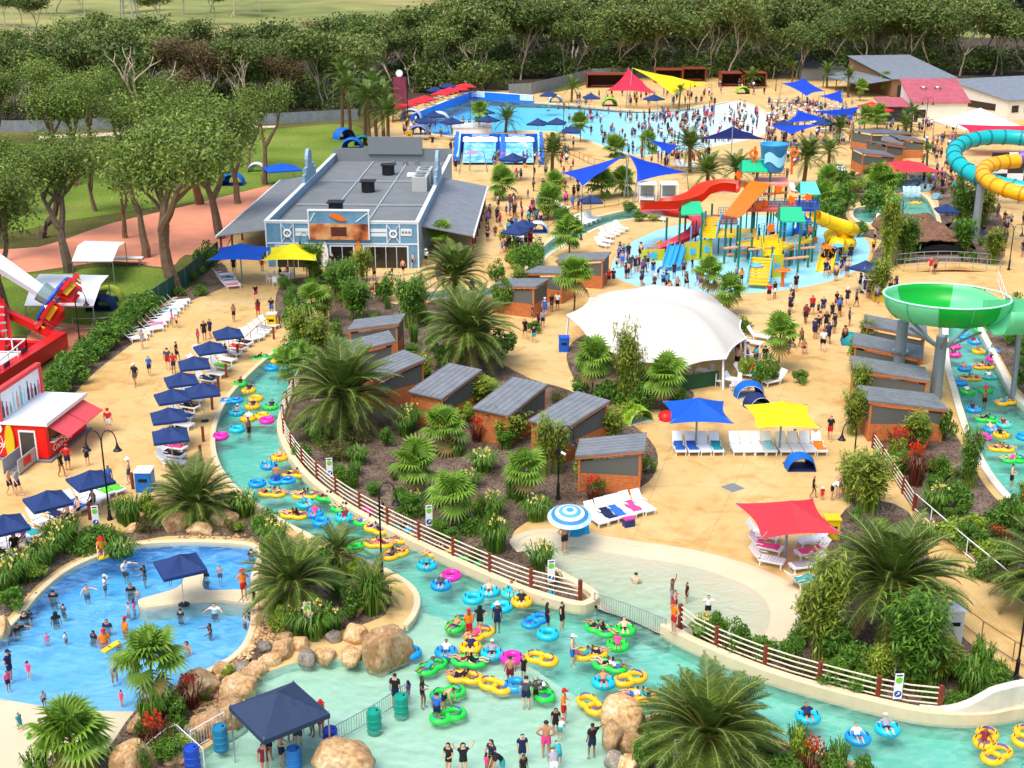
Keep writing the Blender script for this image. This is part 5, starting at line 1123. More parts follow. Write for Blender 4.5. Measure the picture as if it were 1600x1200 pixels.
# ---- the big blue shop
def shop():
    a, b = G(418, 417), G(656, 417); W_ = (b-a).length; rz = atan2((b-a).y, (b-a).x)+radians(-2.0); D = 41.0
    t = thing('surf_shop', 'long blue weatherboard shop with flat grey roof and white-edged parapets', 'shop', None, a, rz)
    X = lambda px: (px-418)/238*W_; Z = lambda py: (417-py)/15.3
    H = Z(347); ph = .9
    MB().box((W_/2, .12, H/2), (W_, .24, H)).build('front_wall', M_BLUEW, t)
    MB().box((.12, D/2, H/2), (.23, D-.5, H-.01)).build('side_wall', M_LITW, t); MB().box((W_-.12, D/2, H/2), (.23, D-.5, H-.01)).build('side_wall', M_LITW, t)
    MB().box((W_/2, D-.12, H/2+.4), (W_, .24, H+.8)).build('rear_wall', GREY, t); MB().box((W_/2+.4, D-.4, H+1.2), (W_*.46, .25, 2.2)).build('rear_parapet', GREY, t)
    MB().box((W_/2, D/2, H-ph), (W_-.5, D-.5, .12)).build('roof', M_ROOFD, t)
    MB().box((W_/2, .12, H+.05), (W_+.16, .42, .1)).build('parapet_cap', TRIM, t)
    for x in (.12, W_-.12): MB().box((x, D/2+.1, H+.055), (.42, D-.7, .1)).build('parapet_cap', TRIM, t)
    for s, x in ((-1, .1), (1, W_-.1)):   # stepped false fronts on the side walls
        sp = MB(); y = D*(.52 if s < 0 else .50)
        for k, (w_, h_) in enumerate([(7, .9), (4.8, 1.5), (2.6, 2.1)]): sp.box((x, y+2, H+h_/2+.1), (.3+.02*k, w_, h_))
        T = Matrix.Translation((x, y+2, H+2.2)) @ Matrix.Rotation(pi/2, 4, 'Y'); sp.lathe([(.001,-.18),(1.3,-.18),(1.3,.18),(.001,.18)], 18, M=T); kind(sp.build('stepped_parapet', M_LITW, t), 'thing')
    # raised sign panel
    x0, x1 = X(487), X(580); zt = Z(330)
    MB().box(((x0+x1)/2, -.0, (H+zt)/2-.1), (x1-x0, .5, zt-H+.2)).build('sign_gable', M_BLUEW, t); MB().box(((x0+x1)/2, -.0, zt+.05), (x1-x0+.2, .6, .1)).build('gable_cap', TRIM, t)
    def rustf(n, L, b, m):
        q = tex(n, L, 'ShaderNodeTexNoise', .55, 7); r = ramp(n, [(.34, (90,40,22)), (.45, (176,96,48)), (.58, (206,150,96)), (.7, (222,176,128))]); L.new(q.outputs[0], r.inputs[0]); L.new(r.outputs[0], b.inputs['Base Color'])
    rs = MB().box(((x0+x1)/2, -.3, (Z(349)+Z(373))/2), (x1-x0-.1, .1, Z(349)-Z(373))).build('rusty_sign', nodes_mat('rusted_sheet', rustf, .7), t)
    MB().box(((x0+x1)/2, -.36, (Z(352)+Z(369))/2), ((x1-x0)*.26, .03, (Z(352)-Z(369))*.8)).build('sign_emblem', mat((84,40,26), .8, .2, 2, name='dark_rust'), rs)
    tr = MB()
    for xa, xb in ((X(418), X(418)+.12), (X(656)-.12, X(656))): tr.box(((xa+xb)/2, -.03, H/2), (.14, .08, H))
    for zz in (Z(380), Z(348.5)): tr.box((W_/2, -.02, zz), (W_, .07, .13))
    tr.box((x0, -.1, (Z(373)+zt)/2), (.12, .5, zt-Z(373))); tr.box((x1, -.1, (Z(373)+zt)/2), (.12, .5, zt-Z(373))); kind(tr.build('trim', TRIM, t), 'stuff')
    for xa, xb in ((489, 497), (560, 578)): MB().bar((X(xa), -.28, Z(346)), (X(xb), -.28, Z(333)), .1).build('brace', TRIM, t)
    for xa, xb in ((443, 462), (607, 627)):
        f = MB()
        for u, v, p, q in ((xa, 379, xb, 350), (xa, 350, xb, 379)): f.bar((X(u), -.05, Z(v)), (X(p), -.05, Z(q)), .1, .06)
        for x in (xa, xb): f.box((X(x), -.05, Z(364.5)), (.1, .06, Z(350)-Z(379)))
        T = Matrix.Translation((X((xa+xb)/2), -.1, Z(364.5))) @ Matrix.Rotation(pi/2, 4, 'X'); kind(f.build('cross_brace', TRIM, t), 'stuff'); MB().torus(.33, .09, 18, 6, M=T).build('life_ring', WHITE, t)
    for xa, xb in ((465, 487), (582, 606)):
        for za in (357, 363.5): MB().box((X((xa+xb)/2), -.03, Z(za+2.5)), (X(xb)-X(xa), .05, Z(0)-Z(5))).build('name_board', TRIM, t)
    pb = MB().box((X(637), -.03, Z(362)), (X(646)-X(629), .06, .7)).build('picture_board', TRIM, t)
    for k in range(3): MB().lathe([(.001,.02),(.13,.02),(.13,0)], 10, M=Matrix.Translation((X(632+k*5), -.065, Z(362))) @ Matrix.Rotation(pi/2, 4, 'X')).build('round_picture', GREY, pb)
    for xa, xb, np_ in ((434, 500, 4), (519, 554, 2), (571, 638, 4)):
        w_ = X(xb)-X(xa); MB().box(((X(xa)+X(xb))/2, -.02, Z(384)/2), (w_+.24, .1, Z(384)+.2)).build('window_frame', TRIM, t)
        for k in range(np_): MB().box((X(xa)+w_*(k+.5)/np_, -.05, Z(384)/2), (w_/np_-.07, .1, Z(384)-.05)).build('glass_door' if np_ == 2 else 'window', GLASSD, t)
    for k, (px_, m, top, bot) in enumerate([(510, mat((232,230,220), .4, name='white_board'), 376, 416), (562, mat((230,120,24), .4, name='orange_board'), 372, 420)]):
        h_ = Z(top)-Z(bot); P = [(.34*sin(pi*min(1, .06+.94*i/10))**.6*1, i/10*h_) for i in range(11)]
        MB().prism([(x, z) for x, z in P]+[(-x, z) for x, z in reversed(P)], 0, .1, Matrix.Translation((X(px_), -.35, Z(bot))) @ Matrix.Rotation(radians(84), 4, 'X')).build('surfboard', m, t)
    T = Matrix.Translation((X(533), -.34, Z(339))) @ Matrix.Rotation(pi/2, 4, 'X') @ Matrix.Rotation(radians(-18), 4, 'Z'); P = [(-.9+1.8*i/10, .26*sin(pi*i/10)**.7) for i in range(11)]
    MB().prism(P+[(x, -y) for x, y in reversed(P[1:-1])], 0, .1, T).build('surfboard_ornament', ORANGE, t)
    # roof plant
    rz_ = H-ph+.06
    for px_, y in ((503, 8), (529, 20), (543, 31)): bx = MB().cyl((X(px_)+.3, y, rz_), (X(px_)+.3, y, rz_+1.2), .75, n=14).build('roof_vent', BLACK, t); MB().box((X(px_)+.3, y, rz_+1.25), (1.7, 1.7, .12)).build('vent_cap', BLACK, bx)
    for k in range(2): u = MB().box((W_-2.0, 22+k*4.2, rz_+.8), (1.7, 3.4, 1.6)).build('air_conditioner', mat((176,180,176), .6, name='aircon_grey'), t); [MB().cyl((W_-2, 21.2+k*4.2+j*1.6, rz_+1.6), (W_-2, 21.2+k*4.2+j*1.6, rz_+1.75), .55, n=12).build('fan', GREY, u) for j in range(2)]
    for k in range(3): MB().cyl((8+k*1.5, D-3, rz_), (8+k*1.5, D-3, rz_+.6), .3, n=10).build('vent_pipe', STEEL, t)
    for px_ in (9.6, 5.2): MB().box((px_, D/2, rz_+.06), (.16, D-2, .12)).build('roof_duct', mat((164,170,172), .6, name='duct_grey'), t)
    for y in (12, 26): MB().box((W_/2, y, rz_+.14), (W_-1.6, .16, .12)).build('roof_duct', mat((164,170,172), .6, name='duct_grey'), t)
    MB().box((W_-3.5, 30, rz_+.2), (1.9, 1.4, .3)).build('skylight', WHITE, t)
    # verandahs
    for s, x0_, x1_, y0, y1, ho, hi in ((1, W_, W_+5.2, 3, 30, 2.6, 3.6), (-1, 0, -5.6, 2.5, 34, 2.5, 3.3)):
        mb = MB(); mb.grid(lambda u, v: (x0_+(x1_-x0_)*u, y0+(y1-y0)*v, hi+(ho-hi)*u), 4, 8, .1); v = mb.build('verandah_roof', M_SHEET, t); MB().box((x1_, (y0+y1)/2, ho-.08), (.16, y1-y0, .2)).build('gutter', TRIM, v)
        for k in range(8): MB().box((x1_-s*.35, y0+.4+(y1-y0-.8)*k/7, ho/2), (.18, .18, ho)).build('verandah_post', RUST, t)
    return t
SHOP = shop()
# ---- cedar cabanas with grey skillion roofs
def cabana(L_, H_, label, wd=2.8, zl=2.3, zh=2.95, front=1, group='cedar cabanas with grey roofs', length=None):
    a, b = G(L_[0], L_[1], zl), G(H_[0], H_[1], zh); a.z = b.z = 0; d = b-a; ln = length or d.length; u = d.normalized(); wz_ = V((-u.y, u.x, 0)); c = a+u*ln/2
    t = thing('cabana', label, 'cabana', group, c, atan2(u.y, u.x)); w2 = wd/2-.18; l2 = ln/2-.25; zz = lambda x: zl+(zh-zl)*(x+ln/2)/ln-.12
    s = -1   # long wall on the local -Y side faces the camera when the roof rises to the right
    if front < 0: s = 1
    mb = MB(); mb.grid(lambda p, q: (-ln/2+ln*p, (q-.5)*wd, zl+(zh-zl)*p), 1, 1, .1); rf = mb.build('roof', M_SHEET, t)
    rb = MB()
    for k in range(int(wd/.4)+1): y = -wd/2+.06+k*(wd-.12)/int(wd/.4); rb.bar((-ln/2, y, zl+.012), (ln/2, y, zh+.012), .018, .03)
    kind(rb.build('roof_ribs', M_SHEET, rf), 'stuff')
    for x in (-l2, l2):
        for y in (-w2, w2): MB().box((x, y, zz(x)/2), (.13, .13, zz(x))).build('post', TIMBER, t)
    def wall(p0, p1, low, nm):
        p0, p1 = V(p0), V(p1); mb = MB(); dd = (p1-p0); n = dd.normalized(); nb = 7
        for k in range(nb): zc = .06+low*(k+.5)/nb; mb.bar((p0.x, p0.y, zc), (p1.x, p1.y, zc), .045, low/nb-.012)
        kind(mb.build(nm, TIMBER, t), 'stuff')
    wall((-l2, s*w2, 0), (l2, s*w2, 0), 1.15, 'wall_boards'); wall((-l2, -w2, 0), (-l2, w2, 0), zl-.25, 'wall_boards'); wall((l2, -w2, 0), (l2, w2, 0), 1.15, 'wall_boards')
    mb = MB(); y = s*w2; mb.add([(-l2+.07, y-.02, 1.22), (l2-.07, y-.02, 1.22), (l2-.07, y-.02, zz(l2)-.3), (-l2+.07, y-.02, zz(-l2)-.3), (-l2+.07, y+.02, 1.22), (l2-.07, y+.02, 1.22), (l2-.07, y+.02, zz(l2)-.3), (-l2+.07, y+.02, zz(-l2)-.3)], [(0,1,2,3),(7,6,5,4),(0,4,5,1),(1,5,6,2),(2,6,7,3),(3,7,4,0)]); mb.build('mesh_screen', GMESH, t)
    MB().box((l2, 0, 1.22+(zz(l2)-1.5)/2), (.04, wd-.5, zz(l2)-1.5)).build('mesh_screen', GMESH, t)
    for sy in (-1, 1): MB().bar((-ln/2+.02, sy*(wd/2-.05), zl-.16), (ln/2-.02, sy*(wd/2-.05), zh-.16), .06, .14).build('fascia', TIMBER, t)
    MB().box((0, 0, .05), (ln-.5, wd-.36, .08)).build('floor_deck', TIMBER, t); MB().box((0, -s*.3, .45), (ln*.6, .6, .12)).build('bench', RUST, t)
    return t
for a in [((548,507),(629,497),'cabana at the river bend, rearmost of the planted row'),((538,543),(613,524),'cabana with narrow grey roof, next in front of the rearmost'),((571,586),(648,553),'cabana half covered by the big date palm'),((664,617),(727,572),'third cabana from the path end, behind a fan palm'),((766,643),(829,594),'cabana between bamboo clumps in the middle of the row'),((852,664),(927,618),'cabana beside the lamp with a green tent behind it'),((902,699),(1009,689),'end cabana with grey mesh window facing the tan plaza')]: cabana(a[0], a[1], a[2])
for a in [((778,441),(848,441),'open-fronted cabana with people inside by the crossing paths'),((828,421),(892,421),'grey-roofed cabana behind the fan palm by the upper river'),((874,402),(950,399),'grey-roofed cabana nearest the splash pad')]: cabana(a[0], a[1], a[2], 3.0, 2.4, 2.9)
for a in [((1449,518),(1350,499),'cabana under the green bowl slide'),((1443,550),(1334,528),'second cabana from the bowl slide'),((1450,584),(1331,565),'third cabana from the bowl slide, beside the steel pylon'),((1471,627),(1348,613),'last grey-roofed cabin by the path fence, mesh window and wall lamp')]: cabana(a[0], a[1], a[2], 3.0, 2.3, 2.9, -1)
for a in [((1391,240),(1338,234),'low cedar cabin nearest the red sail'),((1398,226),(1368,222),'cedar cabin stepping up behind the lowest'),((1412,222),(1378,214),'third stepped cedar cabin'),((1438,218),(1396,212),'topmost of the stepped cedar cabins'),((1410,205),(1345,205),'long open-fronted cedar cabin behind the stepped ones')]: cabana(a[0], a[1], a[2], 4.6, 2.4, 3.0, -1, 'cedar cabins by the pink kiosk')
for px_, py_, w_, lab in [(950,138,9,'long open cedar shelter behind the red sail'),(1045,130,6,'open cedar shelter behind the yellow sail'),(1085,128,5,'cedar shelter by the back fence, beside the yellow sail'),(1145,136,5,'open dark cedar cabana by the back fence'),(1178,136,5,'second open cedar cabana by the back fence')]:
    g = G(px_, py_); t = thing('cedar_shelter', lab, 'cabana', 'open cedar shelters by the back fence', g)
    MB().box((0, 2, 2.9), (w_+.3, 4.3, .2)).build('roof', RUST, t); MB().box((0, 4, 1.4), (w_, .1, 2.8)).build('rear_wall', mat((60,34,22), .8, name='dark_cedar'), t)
    for s in (-1, 1): MB().box((s*w_/2, 2, 1.4), (.14, 4, 2.8)).build('side_wall', M_CEDAR, t)
    MB().box((0, 1.8, .4), (w_*.8, .8, .3)).build('bench', RUST, t)
# ---- red drinks kiosk
def kiosk():
    c = G(77, 721); e = G(136, 672); d = (e-c); D = d.length; rz = atan2(d.y, d.x)-pi/2; H = 2.35; W_ = 7.6
    t = thing('drinks_kiosk', 'red container drinks kiosk with white roof, pink awnings and white script lettering', 'kiosk', None, c, rz)
    BRED = mat((226,24,20), .35, .04, 1, name='kiosk_red')
    MB().box((-W_/2, D/2, H/2+.12), (W_, D, H-.12)).build('wall', BRED, t); MB().box((-W_/2, D/2, H+.12), (W_+.3, D+.3, .16)).build('roof', mat((226,232,236), .5, .06, .8, name='white_roof_sheet'), t)
    MB().box((-W_/2, D/2, .07), (W_+.5, D+.5, .1)).build('plinth', GREY, t); MB().box((.17, D/2, H+.14), (.1, D+.3, .24)).build('gutter', WHITE, t)
    for k in range(2):
        y0, y1 = D*(.06+.47*k), D*(.51+.46*k); mb = MB(); mb.grid(lambda u, v: (.1+1.25*u, y0+(y1-y0)*v, H-.15-.62*u), 3, 4, .05); a = mb.build('awning', mat((236,92,98), .6, .05, 2, trans=.2, name='pink_red_awning'), t)
        for y in (y0+.05, y1-.05): MB().bar((.05, y, H-1.0), (1.3, y, H-.78), .04).build('awning_arm', STEEL, a)
        MB().box((.02, (y0+y1)/2, H-.72), (.06, y1-y0-.2, .85)).build('serving_window', mat((60,44,38), .4, name='dark_serving_hatch'), t)
        MB().box((.14, (y0+y1)/2, H-1.2), (.3, y1-y0-.1, .06)).build('counter', WHITE, t)
    text('Coca-Cola', .62, WHITE, t, (.06, D*.34, .62), (pi/2, 0, pi/2), .35)
    text('Coca-Cola', .72, WHITE, t, (-4.05, -.06, 1.02), (pi/2, 0, 0), .35); MB().torus(1.02, .025, 30, 5, M=Matrix.Translation((-3.9,-.03,1.1)) @ Matrix.Rotation(pi/2, 4, 'X')).build('ring_mark', WHITE, t)
    MB().box((-1.22, -.03, 1.05), (1.1, .1, 1.95)).build('door_frame', WHITE, t); MB().box((-1.22, -.06, 1.02), (.92, .1, 1.8)).build('door', mat((70,64,58), .5, .2, 14, name='dark_slatted_door'), t)
    P = [(.3*sin(pi*min(1, .05+.95*i/10))**.55, i/10*2.4) for i in range(11)]; MB().prism(P+[(-x, z) for x, z in reversed(P)], 0, .12, Matrix.Translation((-2.35, -.16, .1)) @ Matrix.Rotation(radians(86), 4, 'X')).build('surfboard', mat((244,176,30), .4, name='amber_board'), t)
    h = MB(); h.lathe([(.001,.06),(.3,.06),(.34,0)], 16, M=Matrix.Translation((-3.1,-.1,2.1)) @ Matrix.Rotation(pi/2, 4, 'X')); h.build('round_sign', mat((240,240,244), .3, name='white_sign'), t)  # round white sign disc on the front wall, not a lamp
    # framed picture board standing on the roof
    yb = 0; xb = -2.9
    s = MB().box((xb, D/2, H+1.12), (.16, D-.2, 1.8)).build('roof_sign', mat((236,240,242), .4, name='picture_board'), t)
    fr = MB()
    for y in (0, D): fr.box((xb, y, H+1.1), (.34, .26, 2.0))
    fr.box((xb, D/2, H+2.1), (.34, D+.26, .26)); fr.build('sign_frame', mat((232,60,66), .4, name='frame_red'), s)
    for k, (col, w_, h_) in enumerate([((60,50,56), .3, 1.1), ((190,60,90), .26, .9), ((130,170,160), .26, .7), ((196,214,216), .26, 1.2), ((230,160,120), .28, 1.1), ((110,184,190), .3, 1.3), ((190,210,214), .26, 1.0), ((70,60,60), .28, 1.3), ((170,60,80), .3, 1.0), ((60,40,40), .3, .8), ((220,120,150), .34, .9)]):
        y = D*(.07+.086*k); MB().lathe([(.001,0),(w_/2,0),(w_/2,h_*.55),(w_/5,h_*.75),(w_/5,h_),(.001,h_)], 8, M=Matrix.Translation((xb+.1, y, H+.3)) @ Matrix.Scale(.12, 4, (1,0,0))).build('printed_figure', mat(col, .5), s)
    mb = MB()
    for s_ in (-.75, -1.75): MB().box((s_, -1.3, .55), (.05, 2.2, .9)).build('ramp_panel', mat((170,172,170), .5, .1, 3, name='grey_panel'), t)
    MB().box((-1.25, -1.2, .08), (1.0, 2.3, .06)).build('ramp', GREY, t)
    MB().box((-.71, -1.3, .6), (.02, .9, .5)).build('ramp_poster', RED, t)
    return t
kiosk()
# ---- sheds at the east
def shed(a, b, dep, he, hr, wm, rm, lab, name='shed', ends=True, doors=(), cat='shed', over=.4):
    p, q = G(*a), G(*b); W_ = (q-p).length; t = thing(name, lab, cat, None, p, atan2((q-p).y, (q-p).x))
    mb = MB(); mb.add([(0,0,0),(W_,0,0),(W_,dep,0),(0,dep,0),(0,0,he),(W_,0,he),(W_,dep,hr),(0,dep,hr)], [(0,1,5,4),(1,2,6,5),(2,3,7,6),(3,0,4,7)]); mb.build('wall', wm, t)
    mb = MB(); mb.grid(lambda u, v: (-over+(W_+2*over)*u, -over+(dep+2*over)*v, he+.12+(hr-he)*(v*(dep+2*over)-over)/dep), 2, 2, .12); mb.build('roof', rm, t)
    for k, (x, w_, z, h_, nm, m) in enumerate(doors): MB().box((x*W_, -.03, z), (w_, .1, h_)).build(nm, m, t)
    return t
CW = mat((226,220,206), .8, .06, .5, name='cream_wall'); DK = mat((38,36,36), .6, name='dark_opening')
s = shed((1392,152),(1490,150), 22, 3.6, 6.2, mat((128,96,70), .8, .1, .6, name='brown_wall'), M_SHEDR, 'big grey-roofed shed by the wood with a power pole behind', doors=[(.15,1.6,1.2,2.4,'door',DK),(.4,2.4,1.6,1.6,'window',GLASSD),(.7,2,1.2,2.4,'door',DK)])
mb = MB(); mb.grid(lambda u, v: (-7+7*u, 0+20*v, 2.6+.9*u), 2, 2, .1); mb.build('lean_to_roof', M_SHEDR, s)
for y in (.2, 6, 12, 19): MB().box((-6.8, y, 1.3), (.16, .16, 2.6)).build('post', RUST, s)
s = shed((1424,191),(1509,191), 8, 3.5, 6.4, CW, M_PINKR, 'cream kiosk with pink-red roof and blue-framed serving front', 'food_kiosk', doors=[(.07,.7,1.1,2.2,'door',DK),(.16,1.6,1.5,1.4,'window',GLASSD)], cat='kiosk')
mb = MB(); mb.grid(lambda u, v: (-5.4+5.2*u, .3+6*v, 2.7+.9*v), 2, 2, .12); mb.build('awning_roof', M_PINKR, s); MB().box((-2.6, 3.2, 1.2), (4.8, 5.4, 2.4)).build('serving_room', DK, s)
for x in (-5.2, -.3): MB().box((x, .4, 1.35), (.3, .2, 2.7)).build('blue_post', mat((40,90,170), .5, name='blue_frame'), s)
for x in (3, 5.5): MB().torus(.5, .12, 14, 5, (x, 4.6, 5.6)).build('roof_ring', STEEL, s)
s = shed((1572,188),(1760,176), 16, 3.4, 5.4, CW, M_SHEDR, 'long pale shed with grey roof and small windows by the east edge', doors=[(.06,1.5,1.9,1.2,'window',GLASSD),(.16,1.5,1.9,1.2,'window',GLASSD),(.3,2.0,1.2,2.2,'door',DK)])
MB().box((-.03, 8, 1.9), (.08, 10, 1.2)).build('window_band', GLASSD, s)
shed((1252,126),(1316,126), 9, 2.8, 4.6, mat((120,124,120), .8, name='grey_wall'), mat((70,74,78), .6, name='dark_roof'), 'dark roof with white edge behind the far date palms')
g = G(1538,150); t = thing('water_tank', 'small green water tank between the two eastern sheds', 'tank', None, g); MB().lathe([(.001,2.6),(1.3,2.4),(1.5,2.2),(1.5,0)], 14).build('tank_body', mat((120,160,150), .5, name='tank_green'), t); MB().lathe([(.001,.2),(.3,.2),(.3,0)], 10, (0,0,2.5)).build('lid', GREY, t)
# ---- white marquees
def marquee(px4, z, lab, m=WHITE, rise=.9, legs=True):
    P = [G(x, y, z) for x, y in px4]; c = sum(P, V())/4; c.z = 0; t = thing('marquee', lab, 'marquee', None, c); Q = [p-c for p in P]
    mb = MB(); mb.grid(lambda u, v: (Q[0].lerp(Q[1], u)).lerp(Q[3].lerp(Q[2], u), v)+V((0,0,rise*(1-abs(2*v-1)))), 4, 6, .03); mb.build('roof', m, t)
    for q in Q: MB().cyl((q.x*.98, q.y*.98, 0), (q.x*.98, q.y*.98, z-.02), .05, n=6).build('leg', STEEL, t)
    MB().bar((Q[0].x, Q[0].y, z-.1), (Q[1].x, Q[1].y, z-.1), .06).build('eave_bar', STEEL, t)
    return t
WCAN = mat((240,242,244), .6, .02, 1, trans=.15, name='white_canvas')
marquee([(38,477),(146,478),(170,430),(62,428)], 2.5, 'white flat marquee on the grass behind the red ride', WCAN, .5)
marquee([(112,408),(176,408),(196,378),(132,376)], 2.4, 'white marquee under the dark gum tree beside the coral path', WCAN, .5)
p = G(1530, 186, 3.2); t = thing('marquee', 'white peaked marquee by the pink-roofed kiosk', 'marquee', None, (p.x, p.y, 0), .2); q = canopy4(5.2, 2.6, .2, .5, 10, .06).build('roof', WCAN, t, smooth=True); q.location.z = 2.4
for x in (-5, 5):
    for y in (-5, 5): MB().cyl((x, y, 0), (x, y, 2.4), .06, n=6).build('leg', STEEL, t)
# ---- the big white vaulted tent
def bigtent():
    E = [(886,492),(924,465),(1000,457),(1080,464),(1128,476),(1132,497),(1158,500),(1166,528),(1134,560),(1066,573),(985,566),(925,540)]
    P = [G(x, y, 2.4) for x, y in E]; cc = sum(P, V())/len(P); P = [a.lerp(b, k/4).lerp(cc, .05*sin(pi*k/4)) for a, b in zip(P, P[1:]+P[:1]) for k in range(4)]; c = cc; c.z = 0; t = thing('vaulted_tent', 'big white vaulted shade tent with three arched ridges in the plaza', 'tent', None, c)
    mb = MB(); n = len(P); K = 9; vs = []; fs = []
    for k in range(K+1):
        s = 1-k/K*.97
        for p in P:
            q = p-c; x, y = q.x*s, q.y*s; rid = .65*abs(sin((x*.4+y*.5)*.5))*(1-s**3); vs.append((x, y, 2.4+1.9*(1-s**2.1)+rid))
    for k in range(K):
        for i in range(n): j = (i+1) % n; fs.append((k*n+i, k*n+j, (k+1)*n+j, (k+1)*n+i))
    fs.append(tuple(K*n+i for i in range(n))); mb.add(vs, fs); mb.build('canopy', mat((212,206,194), .6, trans=.08, name='tent_membrane'), t, smooth=True)
    mb = MB(); mb.tube([(p.x-c.x, p.y-c.y, 2.38) for p in P], .07, 6, closed=True); mb.build('edge_rope', WHITE, t)
    for x, y in ((889,492),(1164,527),(1130,558),(1000,566),(922,466),(1122,472)): p = G(x, y, 2.4)-c; MB().tube([(p.x*1.03, p.y*1.03, 0), (p.x, p.y, 2.4)], [.1, .08], 8).build('post', WHITE, t)
    a, b = G(1062,570,2.4)-c, G(1128,560,2.4)-c; a.z = b.z = 0; MB().bar((a.x, a.y+1, .6), (b.x, b.y+1, .6), .06, 1.1).build('green_screen', mat((40,84,52), .8, name='green_cloth'), t)
    return t
bigtent()
# ---- fences along the back and the green one by the hedge
def panelfence(px, lab, h=1.9, m=M_FENCE, pw=2.4, pm=None):
    P = [G(x, y) for x, y in px]; c = P[0]; t = thing('panel_fence', lab, 'fence', 'sheet panel fences', c); k = 0
    for a, b in zip(P, P[1:]):
        n = max(1, round((b-a).length/pw))
        for i in range(n):
            p, q = a.lerp(b, i/n)-c, a.lerp(b, (i+1)/n)-c; d = (q-p).normalized()*.03
            MB().bar((p.x+d.x, p.y+d.y, h/2), (q.x-d.x, q.y-d.y, h/2), .05, h).build('panel', m, t); MB().box((p.x, p.y, h/2+.04), (.08, .08, h+.08)).build('post', pm or GREY, t)
    return t
panelfence([(-40,206),(60,206),(200,201),(430,194),(560,187)], 'grey sheet fence between the lawn and the wood')
panelfence([(795,150),(830,148),(880,136),(925,124),(1100,118),(1250,118),(1340,120)], 'grey sheet fence behind the wave pool', 2.4)
panelfence([(1486,146),(1540,148),(1660,146)], 'dark green fence by the eastern sheds', 2.2, mat((62,84,64), .8, .1, 1, name='green_sheet'))
panelfence([(236,486),(262,468),(290,448),(318,425),(342,404)], 'dark green sheet fence at the hedge end', 1.8, mat((36,84,66), .7, .05, 1, name='green_panel'))
# ---- surf ramp and its white platform
def surf():
    a, b = G(708, 258), G(850, 258); W_ = (b-a).length; t = thing('surf_ramp', 'blue double-lane surf ramp with white water and high blue side walls', 'surf ramp', None, a, atan2((b-a).y, (b-a).x))
    BL = mat((26,104,214), .35, .05, .6, name='surf_blue'); D = 12.0; hb = 2.5
    prof = lambda v: .35+2.0*v**1.4
    for k in range(2):
        x0, x1 = (1.3+k*(W_-2)/2, 1.3+(k+.86)*(W_-2)/2)
        def f(n, L, bb, m):
            q = tex(n, L, 'ShaderNodeTexNoise', .8, 6); r = ramp(n, [(.35, (70,160,220)), (.55, (130,200,236)), (.72, (226,242,248))]); L.new(q.outputs[0], r.inputs[0]); L.new(r.outputs[0], bb.inputs['Base Color'])
        mb = MB(); mb.grid(lambda u, v: (x0+(x1-x0)*u, D*v*.86, prof(v)), 4, 10); mb.build('wave_sheet', nodes_mat('rushing_water', f, .25), t, smooth=True)
        mb = MB(); mb.grid(lambda u, v: (x0-.2+(x1-x0+.4)*u, D*(.72+.14*v), prof(.84+.16*v)+.12+.1*sin(u*17)*v), 12, 3); mb.build('white_foam', mat((250,252,252), .7, name='foam_white'), t, smooth=True)
        MB().box(((x0+x1)/2, D-.1, 2.35), (2.6, .08, .6)).build('logo_board', mat((180,210,240), .5, .3, 4, name='logo_print'), t)
    for x, s in ((0, 1), (W_/2+.55, 0), (W_, -1)):
        mb = MB()
        if s: mb.add([(x,0,0),(x,D,0),(x,D,hb+.6),(x,D*.55,hb+.3),(x,0,1.2),(x+s*.9,.2,.6),(x+s*.9,D,2.0),(x+s*.35,D,hb+.55),(x+s*.35,D*.55,hb+.25),(x+s*.35,0,1.15)], [(0,1,2,3,4),(4,3,8,9),(3,2,7,8),(9,8,7,6,5),(1,6,7,2),(0,4,9,5)])
        else: mb.grid(lambda u, v: (x-.45+.9*u, D*.9*v, prof(v)+.1+.5*sin(pi*u)), 6, 8)
        mb.build('side_wall' if s else 'divider', BL, t, smooth=not s)
        if s: MB().bar((x+s*.62, .4, 1.15), (x+s*.62, D, 3.1), .3, .06).build('white_stripe', mat((170,220,246), .4, name='pale_stripe'), t)
    MB().box((W_/2, D+.1, 1.35), (W_, .3, 2.7)).build('rear_wall', BL, t)
    return t
surf()
g = G(708, 214); g2 = G(768, 214); W_ = (g2-g).length
t = thing('viewing_platform', 'white raised platform with railing between surf ramp and wave pool', 'platform', None, g)
MB().box((W_/2, 3, .7), (W_, 6, 1.4)).build('base', WHITE, t); MB().box((W_/2, 3, 1.45), (W_+.2, 6.2, .1)).build('deck', mat((200,204,204), .6, name='pale_deck'), t)
for k in range(9): MB().box((W_*k/8, .0, 2.05), (.08, .08, 1.1)).build('post', WHITE, t)
for z in (1.8, 2.2, 2.6): MB().box((W_/2, 0, z), (W_, .05, .06)).build('rail', WHITE, t)
for x in (0, W_):
    for z in (2.0, 2.6): MB().box((x, 3, z), (.05, 6, .06)).build('rail', WHITE, t)
# blue painted end walls of the wave pool with its white badges
BLW = mat((24,112,216), .4, .08, .4, name='wave_wall_blue')
for a, b, n, lab in (((646,190),(738,153),0,'blue wall of the wave pool along the red umbrellas'),((738,153),(832,160),2,'blue end wall of the wave pool with white badges')):
    p, q = G(*a), G(*b); t = thing('wave_pool_wall', lab, 'pool wall', None, p, atan2((q-p).y, (q-p).x)); W_ = (q-p).length; MB().box((W_/2, .3, .55), (W_, .4, 1.5)).build('panel', BLW, t); MB().box((W_/2, .3, 1.34), (W_, .5, .08)).build('coping', WHITE, t)
    for k in range(n): MB().box((W_*(.1+.8*k), .06, .75), (3.0, .06, 1.0)).build('badge', mat((196,222,240), .5, .3, 3, name='badge_print'), t)
for x, y in ((1300,240),): pass
